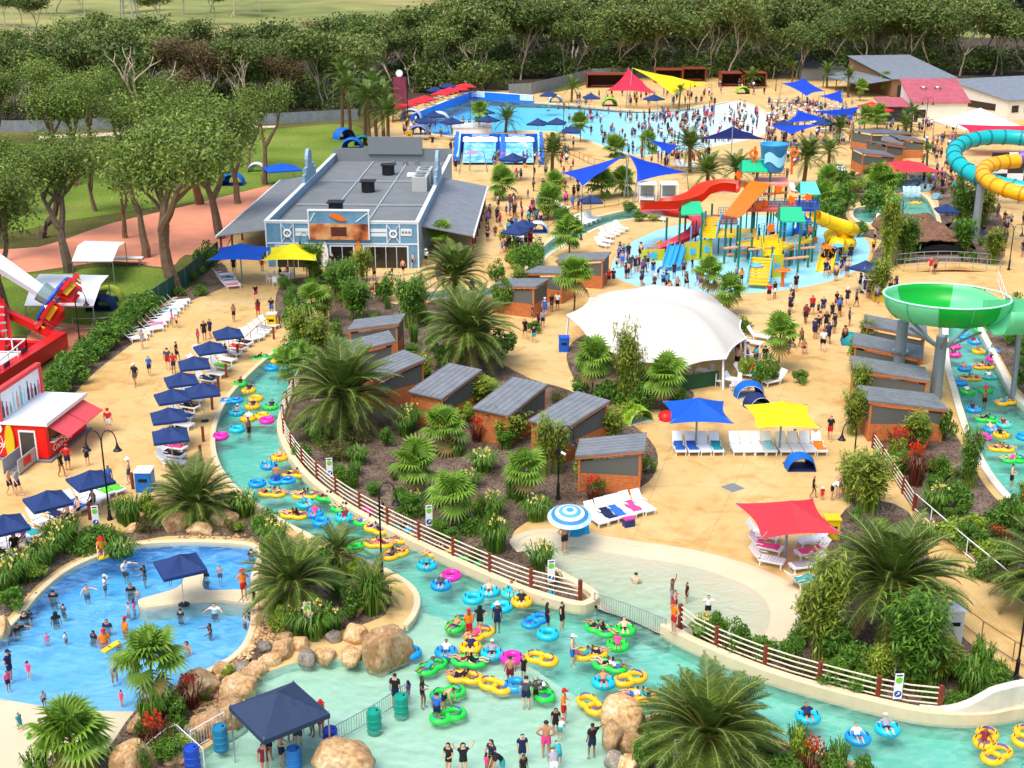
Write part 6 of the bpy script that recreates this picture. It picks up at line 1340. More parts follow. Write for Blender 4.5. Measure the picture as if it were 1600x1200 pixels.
# ================================================================ SLIDES AND RIDES
GL, GD = mat((126,226,170), .3, trans=.35, name='pale_green_fibreglass'), mat((20,186,60), .3, trans=.3, name='green_fibreglass')
def bowl():
    base = G(1461, 622); hr = UP(1475, 622, 1475, 462); R0 = 4.15; SZ = .78
    t = thing('bowl_slide', 'round green and pale green bowl slide on grey steel pylons', 'water slide', None, base); t.rotation_euler = (0, 0, 0)
    pr = [(1.2, -2.15), (2.4, -2.05), (3.3, -1.75), (3.85, -1.2), (4.08, -.5), (4.12, 0), (4.26, .03), (4.28, -.06), (4.2, -.6), (3.98, -1.3), (3.45, -1.92), (2.5, -2.22), (1.2, -2.3)]
    N = 12; sgs = 5
    for k in range(N):
        mb = MB(); vs = []; fs = []; m = len(pr)
        for i in range(sgs+1):
            a = 2*pi*(k+i/sgs)/N+.1; dip = -.55*math.exp(-((a % (2*pi)-.15)/.45)**2)-.55*math.exp(-((a % (2*pi)-6.4)/.45)**2)
            for r, z in pr: vs.append((r*cos(a), r*sin(a), z*SZ+hr-.055*r*sin(a)+(dip if z > -.2 else dip*.6 if z > -.7 else 0)))
        for i in range(sgs):
            for j in range(m-1): fs.append((i*m+j, (i+1)*m+j, (i+1)*m+j+1, i*m+j+1))
        mb.add(vs, fs); mb.build('bowl_panel', GD if k in (9, 8, 2, 3) else GL, t, smooth=True)
    for k in range(N):
        a = 2*pi*k/N+.1; MB().tube([(r*1.012*cos(a), r*1.012*sin(a), z*SZ+hr-.055*r*sin(a)) for r, z in pr[6:]], .035, 4).build('seam_flange', mat((80,170,120), .5, name='flange_green'), t)
    MB().lathe([(4.14,.0),(4.2,.06),(4.3,.04),(4.3,-.05),(4.2,-.05)], 48, (0,0,0), Matrix.Translation((0,0,hr)) @ Matrix.Rotation(-.055, 4, 'X')).build('rim', mat((180,236,206), .4, name='pale_rim'), t, smooth=True)
    mb = MB(); mb.sweep(spline([V(q) for q in [(2.2,-3.5,hr-.1), (4.2,-3.0,hr-.2), (6.5,-2.6,hr-.15), (12,-2.2,hr+.1)]], 4, False), [(-1.5,.35),(-1.5,-.3),(-1.1,-1.2),(0,-1.6),(1.1,-1.2),(1.5,-.3),(1.5,.35),(1.58,.35),(1.58,-.35),(1.15,-1.3),(0,-1.7),(-1.15,-1.3),(-1.58,-.35),(-1.58,.35)]); mb.build('feed_trough', GL, t, smooth=True);
    MB().tube([(0,0,-.1), (0,0,hr-2.9)], [.42,.38], 14).build('pylon', GALV, t); MB().tube([(-2.0,2.6,-.1), (-2.0,2.6,hr-2.6)], [.42,.4], 14).build('pylon', GALV, t)
    for k in range(6):
        a = 2*pi*k/6+.3; MB().tube([(0,0,hr-3.9), (2.7*cos(a), 2.7*sin(a), hr-2.1)], .11, 6).build('strut', GALV, t)
    MB().cyl((-2.0,2.6,2.6), (-2.0,2.6,2.75), .62, n=14).build('collar', STEEL, t)
    MB().tube([(5.5,0,-.1), (5.5,.4,hr-1.6)], .2, 8).build('pylon', GALV, t)
    return t
bowl()
def tubeslide(pts, r, m, lab, seams, m2, name='tube_slide', poles=()):
    P = spline([V(p) for p in pts], 8, False); c = V((P[0].x, P[0].y, 0)); t = thing(name, lab, 'water slide', None, c); P = [p-c for p in P]; n = 12
    k = 0
    while k < len(P)-1:
        e = min(len(P)-1, k+5); MB().tube(P[k:e+1], r, n, caps=False).build('tube_section', m, t, smooth=True)
        d = (P[min(e, len(P)-1)]-P[e-1]).normalized()*.09; MB().tube([P[e]-d, P[e]+d], r*1.09, n).build('flange', m2, t); k = e
    for x, y, z, rr_ in poles: MB().tube([(x-c.x, y-c.y, -.1), (x-c.x, y-c.y, z)], rr_, 10).build('pole', GALV, t)
    return t
g0 = G(1522, 378); cx, cy = g0.x+7.3, g0.y+7
tubeslide([(cx+7.6*cos(a), cy+8.5*sin(a), 7.3+1.6*sin(a)) for a in [radians(d) for d in range(60, 290, 22)]], .85, mat((16,176,176), .3, .04, 1, name='teal_fibreglass'), 'big teal tube slide coiling at the east edge', 8, mat((20,120,130), .4, name='dark_teal'), poles=[(g0.x, g0.y, UP(1522,378,1522,288), .42), (cx+6, cy-6, 5, .3)])
g1 = G(1600, 392); cx2, cy2 = g1.x+2.4, g1.y+3.5
tubeslide([(cx2+6.0*cos(a), cy2+6.0*sin(a), 6.9+.9*sin(a)) for a in [radians(d) for d in range(95, 290, 24)]], .78, mat((246,176,24), .3, .04, 1, name='amber_fibreglass'), 'amber tube slide coiling in front of the teal one', 8, mat((200,130,20), .4, name='dark_amber'), poles=[(g1.x, g1.y-2.2, 5.4, .3)])
tubeslide([(cx2+2+k*1.2, cy2+12-.3*k, 7.2+.2*k) for k in range(5)], .7, mat((120,84,190), .3, name='purple_fibreglass'), 'purple tube slide end beyond the teal coil', 8, mat((90,60,150), .4, name='dark_purple'))
g = G(1560, 330); t = thing('racer_slide', 'black and white checked slide wall seen through the teal coil', 'water slide', None, (g.x+1, g.y+4, 0))
for i in range(4):
    for j in range(3): MB().box((i*2.0, j*.06, 3.2+j*1.25), (2.0, .2+.0*j, 1.25)).build('check_panel', WHITE if (i+j) % 2 else mat((48,44,46), .5, name='black_panel'), t)
for x in (-.6, 3, 6.6): MB().box((x, .3, 1.8), (.25, .25, 4.6)).build('post', GALV, t)
# ---- the play tower on the splash pad
DG = mat((24,112,84), .45, name='dark_green_post'); OLI = mat((206,190,36), .5, .06, 2, name='mustard_panel'); REDS = mat((240,64,34), .3, trans=.15, name='red_orange_fibreglass'); BLS = mat((58,170,232), .35, name='blue_slide'); GROOF = mat((20,178,124), .5, name='green_roof'); OROOF = mat((234,112,22), .5, .04, 1, name='orange_roof'); DBL = mat((26,76,180), .4, name='deep_blue'); NETM = mat((120,180,200), .6, name='net_blue')
def tower():
    o = G(1190, 402); t = thing('play_tower', 'many-coloured water play tower with tipping blue bucket, green roofs and slides', 'play tower', None, o); sc = FOC/(o.y*cos(PITCH)+CAM_H*sin(PITCH))
    X = lambda px: (px-1190)/sc
    def pt(px, pyb, py): g = G(px, pyb)-o; return V((g.x, g.y, UP(px, pyb, px, py)))
    def post(px, pyb, py, r=.11, m=DG): p = pt(px, pyb, py); MB().cyl((p.x, p.y, -.05), p, r, n=8).build('post', m, t)
    for a in [(1172,392,300),(1196,388,232),(1222,388,288),(1200,402,330),(1060,398,332),(1094,404,332),(1069,388,330),(1110,375,318),(1131,412,340),(1153,420,338),(1140,400,340),(1222,412,345),(1257,408,345),(1215,420,345),(1246,426,350),(1172,424,370),(1204,434,385),(1244,380,305),(1273,380,305),(1268,410,330),(1176,380,262),(1222,378,264),(1172,402,340),(1236,402,345),(1148,410,392),(1233,416,392),(1150,404,352),(1040,396,340),(1262,418,388),(1168,405,372)]: post(*a)
    def deck(pxs, pyb, z, m, th=.25):
        q = [G(x, y)-o for x, y in pxs]; mb = MB(); mb.prism([(p.x, p.y) for p in q], z-th, z); mb.build('deck', m, t)
    deck([(1096,404),(1180,404),(1180,392),(1096,392)], 0, 2.4, YEL); deck([(1150,412),(1215,425),(1270,408),(1225,396)], 0, 2.3, YEL); deck([(1160,396),(1240,396),(1240,380),(1160,380)], 0, 4.6, mat((210,90,80), .5, name='salmon_deck')); deck([(1172,392),(1224,392),(1224,378),(1172,378)], 0, 7.0, mat((236,150,130), .5, name='pale_salmon_deck'))
    deck([(1110,385),(1150,385),(1150,372),(1110,372)], 0, 2.6, mat((190,50,60), .5, name='crimson_deck')); deck([(1230,392),(1275,392),(1275,376),(1230,376)], 0, 4.4, DBL)
    # tipping bucket
    b = pt(1199, 386, 268); bk = MB().lathe([(.001,0),(.95,0),(1.1,.2),(1.4,2.7),(1.46,2.75),(1.46,2.9),(1.36,2.9),(1.3,2.4),(.001,2.3)], 26, (b.x, b.y, b.z)).build('tipping_bucket', mat((40,146,214), .35, .05, 1, name='bucket_blue'), t, smooth=True)
    MB().torus(1.24, .07, 26, 6, (b.x, b.y, b.z+1.3)).build('hoop', SKYB, bk); sw = MB(); sw.grid(lambda u, v: (b.x+1.36*sin(-.9+1.8*u), b.y-1.36*cos(-.9+1.8*u), b.z+.9+1.0*v+.3*sin(u*7)), 12, 2, .0); sw.build('wave_print', mat((150,214,240), .5, name='pale_wave'), bk)
    for s in (-1, 1): MB().bar((b.x+s*2.0, b.y, b.z-.3), (b.x+s*1.9, b.y, b.z+2.6), .2).build('bucket_arm', ORANGE, t); MB().torus(.35, .12, 12, 6, M=Matrix.Translation((b.x+s*2.1, b.y-.2, b.z+1.9)) @ Matrix.Rotation(pi/2, 4, 'X')).build('orange_wheel', ORANGE, t)
    # roofs
    def plane_roof(q, m, nm='roof', th=.08):
        P = [pt(*a) for a in q]; mb = MB(); mb.grid(lambda u, v: P[0].lerp(P[1], u).lerp(P[3].lerp(P[2], u), v), 1, 4, th); return mb.build(nm, m, t)
    plane_roof([(1127,412,335),(1152,418,340),(1197,392,287),(1166,390,282)], OROOF, 'long_orange_roof')
    def gable(px0, px1, pyb, ytop, yev, m):
        a, c = pt(px0, pyb, yev), pt(px1, pyb, yev); h = UP(px0, pyb, px0, ytop)-a.z; w_ = c.x-a.x; dp = 1.5; mb = MB()
        mb.add([a, a+V((w_,0,0)), a+V((w_-.25,dp,h)), a+V((.25,dp,h)), a+V((0,2*dp,0)), a+V((w_,2*dp,0)), a-V((0,0,.1)), a+V((w_,0,-.1))], [(0,1,2,3),(3,2,5,4),(6,7,1,0)]); mb.build('green_roof', m, t)
        mb = MB(); mb.add([a, a+V((.25,dp,h)), a+V((0,2*dp,0)), a+V((w_,0,0)), a+V((w_-.25,dp,h)), a+V((w_,2*dp,0))], [(0,1,2),(5,4,3)]); mb.build('gable_end', mat((16,130,96), .5, name='gable_green'), t)
    gable(1061,1097,402,319,335,GROOF); gable(1214,1254,416,328,346,GROOF); gable(1152,1192,390,254,268,GROOF); gable(1244,1275,392,288,303,mat((90,214,190), .5, name='aqua_roof'))
    r_col = [DG, SKYB, mat((40,140,120), .4, name='sea_green_post')]
    # stairs
    def stairs(q0, q1, w_, n, m, sides=BLS):
        a, c = pt(*q0), pt(*q1); d = c-a; f = V((d.x, d.y, 0)).normalized(); s = V((f.y, -f.x, 0)); 
        for k in range(n): p = a.lerp(c, (k+.5)/n); ang = atan2(f.y, f.x); MB().box((p.x, p.y, p.z), (d.length/n*.95, w_, .14), ang).build('step', m, t)
        for k in (-1, 1): MB().bar(a+s*k*w_/2+V((0,0,.2)), c+s*k*w_/2+V((0,0,.2)), .1, .7).build('stair_side', sides, t)
    stairs((1184,452,446),(1188,436,402),2.0,9,YEL); stairs((1104,404,372),(1112,388,338),1.7,9,YEL); stairs((1012,406,404),(1042,398,384),1.5,6,YEL,OLI); stairs((1205,432,400),(1200,415,372),1.7,7,YEL,OLI)
    # painted panels with blue splash marks
    for x0, x1, pyb, z in ((1068,1092,408,1.9),(1200,1222,434,2.2),(1002,1038,409,1.2),(1092,1112,404,1.9)):
        a, c = G(x0, pyb)-o, G(x1, pyb-2)-o; p = MB().bar((a.x, a.y, z/2), (c.x, c.y, z/2), .12, z).build('mustard_panel', OLI, t); m_ = (a+c)/2
        sp = MB(); n = 10; sp.prism([((.55 if k % 2 else .3)*cos(2*pi*k/n), (.45 if k % 2 else .26)*sin(2*pi*k/n)) for k in range(n)], 0, .03, Matrix.Translation((m_.x, m_.y-.09, z/2)) @ Matrix.Rotation(pi/2, 4, 'X')); sp.build('splash_mark', BLS, p)
    for px_, pyb, py in [(1122,396,345),(1134,386,350),(1164,384,300),(1182,410,350),(1190,420,352),(1212,400,318),(1230,384,310),(1252,398,330),(1262,386,318),(1086,392,344),(1078,402,352),(1024,402,385),(1100,396,330),(1206,376,290),(1240,420,372),(1180,388,310)]: post(px_, pyb, py, .07, r_col[px_ % 3])
    # slides
    def trough(pts, w_, m, nm, h=.45):
        P = spline([pt(*a) for a in pts], 5, False); mb = MB(); mb.sweep(P, [(-w_/2-.05,h),(-w_/2,h),(-w_/2*.9,.1),(-w_/4,-.08),(w_/4,-.08),(w_/2*.9,.1),(w_/2,h),(w_/2+.05,h),(w_/2+.06,.05),(w_/4,-.16),(-w_/4,-.16),(-w_/2-.06,.05)]); return mb.build(nm, m, t, smooth=True)
    trough([(1148,388,298),(1122,386,296),(1096,388,302),(1078,392,316),(1050,396,324),(1018,394,326),(1012,388,332),(1030,380,334),(1070,378,338)], 1.9, REDS, 'red_slide', .9); 
    trough([(1070,378,338),(1088,382,345),(1086,392,362),(1066,398,376),(1040,402,388),(1012,404,398)], 1.3, mat((226,70,90), .3, name='rose_fibreglass'), 'rose_slide', .5)
    for k in (0, 1): trough([(1053+k*10,404,382),(1049+k*10,414,398),(1044+k*10,424,415)], 1.1, BLS, 'blue_slide', .35)
    trough([(1262,392,340),(1250,400,362),(1240,405,380)], 1.1, DBL, 'deep_blue_slide', .5)
    trough([(1232,396,330),(1226,402,360),(1222,410,385)], 1.2, BLS, 'blue_slide', .45)
    yt = spline([pt(*a) for a in [(1270,404,338),(1284,402,344),(1302,400,350),(1322,399,356),(1330,396,360),(1322,392,362),(1305,392,362),(1296,396,368),(1300,400,378),(1314,402,383),(1326,398,381),(1322,394,378),(1304,396,382),(1294,402,392),(1292,412,402)]], 4, False)
    k = 0
    while k < len(yt)-1: e = min(len(yt)-1, k+4); MB().tube(yt[k:e+1], .68, 12, caps=False).build('yellow_tube', mat((246,206,20), .3, name='yellow_fibreglass'), t, smooth=True); k = e
    for k in range(4, len(yt)-1, 8): d = (yt[k+1]-yt[k]).normalized()*.06; MB().tube([yt[k]-d, yt[k]+d], .74, 12).build('tube_flange', mat((216,170,10), .4, name='flange_yellow'), t)
    trough([(1292,412,402),(1290,420,416),(1288,426,425)], 1.5, mat((240,206,40), .35, name='yellow_chute'), 'yellow_chute', .6)
    for px_, pyb in ((1308,400),(1300,396),(1326,398)): p = pt(px_, pyb, 372); MB().cyl((p.x, p.y, 0), p, .1, n=6).build('post', DG, t)
    # dump arms, wheels, nets, spouts
    for px_, pyb, py, py2 in ((1155,402,398,392),(1188,426,390,378),(1190,404,372,368),(1208,420,390,395),(1240,430,405,403),(1150,418,388,392),(1206,390,304,303),(1250,418,390,384)): p = pt(px_, pyb, py); MB().tube([p-V((1.3,0,0)), p+V((1.3,0,.25))], .12, 7).build('orange_spout', mat((240,150,100), .5, name='salmon_pipe'), t)
    for px_, pyb, py in ((1190,392,318),(1148,386,273),(1180,396,322),(1262,400,358),(1270,396,375),(1200,418,356),(1160,385,290),(1230,400,312),(1256,394,308),(1210,392,296)):
        p = pt(px_, pyb, py); mb = MB(); n = 10; mb.prism([((.5 if k % 2 else .3)*cos(2*pi*k/n), (.5 if k % 2 else .3)*sin(2*pi*k/n)) for k in range(n)], -.12, .12, Matrix.Translation(p) @ Matrix.Rotation(pi/2, 4, 'X')); mb.build('orange_star_wheel', ORANGE, t)
    for x0, x1, pyb, z0, z1, m in ((1112,1150,396,2.7,3.5,NETM),(1172,1222,392,4.8,5.5,NETM),(1225,1246,420,2.5,3.2,NETM),(1154,1172,414,2.5,3.2,NETM),(1228,1270,392,4.7,5.6,DBL),(1000,1030,402,.6,1.3,NETM),(1160,1200,380,5.0,6.2,NETM),(1186,1224,414,3.4,4.2,SKYB),(1120,1150,376,2.8,3.6,SKYB),(1246,1274,404,3.0,3.9,NETM),(1098,1112,388,2.7,3.5,SKYB),(1172,1224,380,7.2,8.0,ORANGE)):
        a, c = G(x0, pyb)-o, G(x1, pyb)-o
        for k in range(4): z = z0+(z1-z0)*k/3; MB().bar((a.x, a.y, z), (c.x, c.y, z), .05).build('guard_rail', m, t)
        for k in range(9): q = a.lerp(c, k/8); MB().box((q.x, q.y, (z0+z1)/2), (.05, .05, z1-z0)).build('guard_bar', m, t)
    for px_, pyb, col in ((1290,410,ORANGE),(1306,408,SKYB),(1222,448,ORANGE),(1180,440,SKYB)): p = G(px_, pyb)-o; MB().tube([(p.x,p.y,0),(p.x,p.y,1.6)], .16, 8).lathe([(.001,.25),(.7,.05),(.75,0)], 12, (p.x,p.y,1.6)).build('water_mushroom', col, t)
    return t
tower()
# ---- red pendulum ride at the west edge
def ride():
    b = G(50, 560); t = thing('pendulum_ride', 'red steel pendulum ride with white swing arm and a ring of riders', 'fairground ride', None, b)
    def pt(px, pyb, py): g = G(px, pyb)-b; return V((g.x, g.y, UP(px, pyb, px, py)))
    RR = mat((206,24,30), .35, .05, .6, name='ride_red')
    for a, c, w_, h_ in [((98,545,530),(-60,655,632),1.0,1.2),((98,548,530),(14,520,488),.5,.6),((14,520,488),(-30,480,420),.5,.6),((20,560,545),(14,520,488),.4,.5),((95,548,542),(-40,545,536),.6,.7),((6,575,560),(10,520,470),.35,.4)]: MB().bar(pt(*a), pt(*c), w_, h_).build('red_beam', RR, t)
    for k in range(6): MB().bar(pt(-4, 560, 548-k*14), pt(16, 556, 540-k*12), .12).build('lattice_bar', mat((240,236,236), .4, name='pale_steel'), t)
    MB().bar(pt(2,560,470), pt(4,560,556), .25).build('red_beam', RR, t)
    a, c = pt(-60, 530, 355), pt(76, 530, 457); MB().tube([a, c], [.95, .55], 8).build('swing_arm', mat((236,238,246), .35, name='arm_white'), t, smooth=False)
    d = (c-a).normalized(); MB().tube([c-d*.2, c+d*.9], [.85,.75], 12).build('hub', mat((150,180,176), .4, metal=.4, name='hub_steel'), t)
    q = d.to_track_quat('Z', 'Y').to_matrix().to_4x4(); H = c+d*1.0
    MB().torus(2.0, .2, 24, 6, M=Matrix.Translation(H) @ q).build('seat_ring', DBL, t)
    for k in range(6):
        T = Matrix.Translation(H) @ q @ Matrix.Rotation(2*pi*k/6, 4, 'Z'); MB().bar(T @ V((.4,0,0)), T @ V((2.0,0,0)), .22).build('spoke', YEL, t)
        s = MB(); s.box((2.3,0,.35), (.9,1.5,.3), M=T).box((1.9,0,.75), (.2,1.5,1.1), M=T).build('seat', RED, t)
        MB().box((2.35,0,.65), (.12,1.3,.5), M=T).build('restraint', YEL, t)
    mb = MB(); p = [pt(-60,612,604), pt(4,612,604), pt(46,575,566), pt(-20,575,566)]; z = 1.2
    mb.prism([(v.x, v.y) for v in p], z-.2, z); mb.build('boarding_deck', mat((196,202,208), .5, .05, 1, name='deck_grey'), t)
    E = [p[0], p[1], p[2], p[3]]
    for a_, c_ in ((E[0], E[1]), (E[1], E[2]), (E[2], E[3])):
        for zz in (z+.1, z+1.1): MB().bar((a_.x,a_.y,zz), (c_.x,c_.y,zz), .08).build('deck_rail', WHITE, t)
        for k in range(4): u = a_.lerp(c_, k/3); MB().box((u.x,u.y,z+.6), (.08,.08,1.1)).build('deck_post', WHITE, t)
    for k in (0.12, .75): u = E[1].lerp(E[2], k); v = E[1].lerp(E[2], k+.2); MB().bar((u.x+.1,u.y-.06,z+.35), (v.x+.1,v.y-.06,z+.35), .05, .6).build('notice', mat((34,50,80), .5, .4, 9, name='blue_notice'), t)
    return (t, H, q)
RIDE, RH, RQ = ride()
for k in range(6):
    p = RIDE.location+(RH+(RQ @ Matrix.Rotation(2*pi*k/6, 4, 'Z') @ V((2.35, 0, .3)))); 
    o = person(0, 0, 'sit', 60*k, .8, 'kKnNkl'[k], 'ktrwgp'[k], 'k', 'in a red ride seat', xyz=(p.x, p.y, p.z-.1), lab='rider in a %s shirt strapped into a red pendulum seat' % ['black','teal','red','white','grey','pink'][k], group='riders on the red ride')
# ---- arched footbridge, thatched tunnel, grotto rocks
def bridge():
    a, c = G(1412, 425), G(1562, 425); W_ = (c-a).length; t = thing('footbridge', 'low arched footbridge with grey railings across the covered river', 'bridge', None, a, atan2((c-a).y, (c-a).x)); dk = lambda u: .1+.3*sin(pi*u)
    mb = MB(); mb.grid(lambda u, v: (W_*u, v*2.6, dk(u)), 14, 2, .2); mb.build('deck', M_PLAZA, t)
    for y in (0, 2.6):
        for z in (.5, 1.05): MB().tube([(W_*k/14, y, dk(k/14)+z) for k in range(15)], .03, 6).build('rail', STEEL, t)
        for k in range(0, 15, 2): MB().cyl((W_*k/14, y, dk(k/14)-.1), (W_*k/14, y, dk(k/14)+1.05), .03, n=6).build('post', STEEL, t)
    return t
bridge()
g = G(1472, 398); t = thing('rock_tunnel', 'brown rocky tunnel roof over the river behind the footbridge', 'tunnel', None, g)
def tf(u, v): x = (u-.5)*7.2; y = v*14; return (x, y, max(.0, 1.5*sqrt(max(0, 1-(2*u-1)**4*.97))+.35*noise.noise((x*.6, y*.6, 2))+.18*noise.noise((x*2, y*2, 5))))
MB().grid(tf, 26, 40, .1).build('roof', mat((118,84,64), .95, .35, 1.6, .9, name='rough_brown_rock'), t); MB().grid(lambda u, v: (2.6*cos(pi*u), -.05, 1.1*sin(pi*u)*v), 12, 3).build('mouth', mat((16,14,14), .9, name='tunnel_shade'), t)  # mouth is a near-black sheet painting in the shade inside the tunnel
for i, (px_, py_, w_, h_) in enumerate([(1400,300,26,16),(1425,297,30,18),(1450,300,28,18),(1465,312,22,14),(1412,290,30,14),(1440,288,34,14)]):
    o = boulder(px_, py_, w_, h_, 'blue-grey painted grotto rock by the waterfall', i); o.material_slots[0].link = 'OBJECT'; o.material_slots[0].material = mat((110,150,160), .6, .2, 1, .3, name='grotto_rock')
g = G(1425, 306); t = thing('waterfall', 'pale waterfall spilling over blue-grey grotto rocks', 'waterfall', None, g); MB().grid(lambda u, v: (-1.1+2.2*u, .7*v*v, -.1+1.2*v+.05*sin(u*20)), 14, 6, .05).build('falling_water', mat((160,196,206), .3, .3, 5, .4, name='white_water'), t)
g = G(1408, 352); t = thing('spray_lamp', 'green-topped blue spray post in the grotto pool', 'spray post', None, (g.x, g.y, -.3)); MB().tube([(0,0,0),(0,0,3.0),(-.3,0,3.3),(-.9,0,3.35)], .09, 7).build('pipe', mat((40,90,130), .5, name='blue_pipe'), t); MB().lathe([(.001,.35),(.5,.2),(.6,0),(.001,0)], 12, (-.9,0,3.3)).build('head', mat((30,180,110), .4, name='green_head'), t)
# ================================================================ WHERE EVERYTHING STANDS
# ---- navy umbrellas along the river and above the blue pool
for px, py, rz, lab in [(356,518,20,'navy umbrella farthest up the row along the river'),(328,541,25,'second navy umbrella down the river row'),(303,565,18,'third navy umbrella down the river row'),(283,590,22,'fourth navy umbrella down the river row'),(316,607,20,'navy umbrella set forward towards the river kerb'),(269,616,24,'navy umbrella in mid row beside the forward one'),(263,646,20,'last but one navy umbrella of the river row'),(266,676,18,'last navy umbrella of the river row, by the pink towel'),
    (141,745,38,'navy umbrella beside the double lamp'),(74,777,36,'navy umbrella between the lamp and the picture edge'),(6,815,34,'navy umbrella cut by the picture edge'),(281,878,28,'navy umbrella on the pool peninsula')]:
    umbrella(px, py, rz, lab)
UMBF = [(817,349,'navy umbrella by the upper river bend, rear of two'),(806,358,'navy umbrella by the upper river bend, front of two'),(924,311,'navy umbrella at the fence of the upper river'),(1352,414,'blue pop-up shade beside the splash pad'),(1480,325,'small navy umbrella beside the grotto pool'),(870,189,'navy umbrella at the wave pool front'),(840,190,'navy umbrella behind the surf ramp'),(892,202,'navy umbrella beside the front palm of the wave pool'),(755,173,'dark umbrella against the deep end'),(762,185,'dark umbrella just in front of the deep end'),(680,139,'navy umbrella behind the red far row'),(700,133,'second navy umbrella behind the red far row'),(625,155,'navy umbrella behind the red near row'),(678,178,'navy umbrella beside the blue pool wall'),(664,187,'navy umbrella near the white domes'),(706,188,'dark umbrella below the pool wall'),(857,146,'navy umbrella at the grey fence'),(924,150,'navy umbrella by the red sail'),(1022,152,'navy umbrella under the yellow sail edge'),(801,245,'navy umbrella in front of the surf ramp'),(1290,190,'navy umbrella amid the beach loungers'),(1225,192,'navy umbrella on the wave beach')]
for px, py, lab in UMBF: umbrella(px, py, px*.3, lab, sc=1.35 if py < 260 else 1.1)
for px, py, lab in [(618,165,'red umbrella nearest the slim palms'),(634,161,'second red umbrella from the slim palms'),(651,157,'third red umbrella of the near group'),(664,153,'last red umbrella of the near group'),(690,144,'first red umbrella of the far group'),(703,140,'second red umbrella of the far group'),(716,137,'third red umbrella of the far group'),(727,133,'farthest red umbrella by the wood'),(1362,163,'red umbrella by the pink kiosk, rear'),(1375,170,'red umbrella by the pink kiosk, front')]: umbrella(px, py, 20+px, lab, UMBR, 1.15, group='red square umbrellas')
def hipshade(px, py, half, h, m, lab, rz=0, poles=1, curve=.16):
    p = G(px, py, h+.35); t = thing('square_shade', lab, 'shade canopy', 'square fabric shades', (p.x, p.y, 0), radians(rz)); o = canopy4(half, 1.0, 0, .12, 10, curve).build('canopy', m, t, smooth=False); o.location.z = h
    MB().tube([(0,0,0),(0,0,h+.95)], [.07,.06], 10).build('pole', GALV, t)
    for sx in (-1, 1):
        for sy in (-1, 1): MB().bar((0,0,h+.7), (sx*half*.99, sy*half*.99, h+.02), .045).build('arm', GALV, t)
    return t
CB, CYL, CRD = mat((10,96,214), .7, .04, 2, trans=.25, name='bright_blue_cloth'), mat((246,236,20), .7, .03, 2, trans=.25, name='bright_yellow_cloth'), mat((240,62,74), .7, .04, 2, trans=.25, name='coral_red_cloth')
hipshade(1090, 636, 2.0, 2.5, CB, 'bright blue square shade over the lounger row'); hipshade(1222, 642, 2.05, 2.5, CYL, 'bright yellow square shade over the lounger row')
hipshade(1232, 800, 2.15, 2.5, CRD, 'coral red square shade beside the big date palm', 8); hipshade(375, 391, 2.6, 2.7, CB, 'blue shade at the corner of the shop verandah'); hipshade(458, 391, 2.6, 2.8, CYL, 'yellow shade in front of the blue shop'); hipshade(1418, 258, 3.6, 2.6, CRD, 'small coral shade by the cedar cabins', 5)
# ---- shade sails
SB = mat((14,74,214), .7, .04, 2, trans=.25, name='sail_blue_cloth'); SR = mat((236,44,76), .7, .04, 2, trans=.2, name='sail_red_cloth'); SY = mat((250,226,20), .7, .04, 2, trans=.2, name='sail_yellow_cloth')
sail('shade_sail', 'big red sail by the wave pool', [(982,106,7.5),(948,142,3.2),(1025,146,3.2)], SR, .3, group='shade sails'); sail('shade_sail', 'big yellow sail by the wave pool', [(988,106,7.6),(1050,147,3.2),(1112,132,3.4)], SY, .3, group='shade sails')
for lab, pts in [('blue sail pointing down towards the fan palms',[(978,242,5.5),(878,270,3),(910,291,2.6)]),('blue sail fanning out beside the white huts',[(983,242,5.5),(995,284,2.6),(1073,269,2.8)]),('blue sail in front of the feather palm',[(1010,216,4.5),(1046,242,2.6),(1062,228,2.8)]),('wide blue sail above the wave beach',[(1145,197,6),(1085,218,2.8),(1200,218,2.8)]),('blue triangle sail at the back of the beach',[(1222,130,4),(1260,150,2.6),(1288,142,2.8),(1256,122,4.5)]),('blue sail next behind the back one',[(1280,150,2.6),(1316,140,4.5),(1318,162,2.6)]),('long blue sail over the beach loungers',[(1272,174,2.6),(1345,166,5),(1332,188,2.6)]),('blue sail in the middle of the sail row',[(1248,172,4.5),(1226,192,2.8),(1300,188,2.8)]),('front blue sail nearest the tipping bucket',[(1200,196,3),(1290,193,3),(1235,210,2.5)])]: sail('shade_sail', lab, pts, SB, .25, group='shade sails')
sail('shade_sail', 'long red sail beyond the teal tube slide', [(1496,194,4),(1510,214,3),(1640,216,3),(1640,196,4)], SR, .3, group='shade sails'); sail('shade_sail', 'pale lilac shade at the surf ramp', [(735,234,3),(722,242,2.6),(756,240,2.6)], mat((176,150,210), .7, trans=.2, name='lilac_cloth'), .1, group='shade sails')
# ---- navy gazebo in the shallow basin
p = G(436, 1106, 2.3); t = thing('gazebo', 'navy pop-up gazebo standing in the shallow basin', 'gazebo', None, (p.x, p.y, 0), radians(38)); o = canopy4(1.45, .85, .2, .05, 8).build('canopy', mat((44,62,92), .75, .06, 3, trans=.1, name='faded_navy_canvas'), t); o.location.z = 2.2
for sx in (-1, 1):
    for sy in (-1, 1): MB().box((sx*1.4, sy*1.4, .95), (.05, .05, 2.7)).build('leg', STEEL, t)
    MB().bar((sx*1.4, -1.4, 2.0), (sx*1.4, 1.4, 2.0), .03).build('side_bar', STEEL, t); MB().bar((-1.4, sx*1.4, 2.0), (1.4, sx*1.4, 2.0), .03).build('side_bar', STEEL, t)
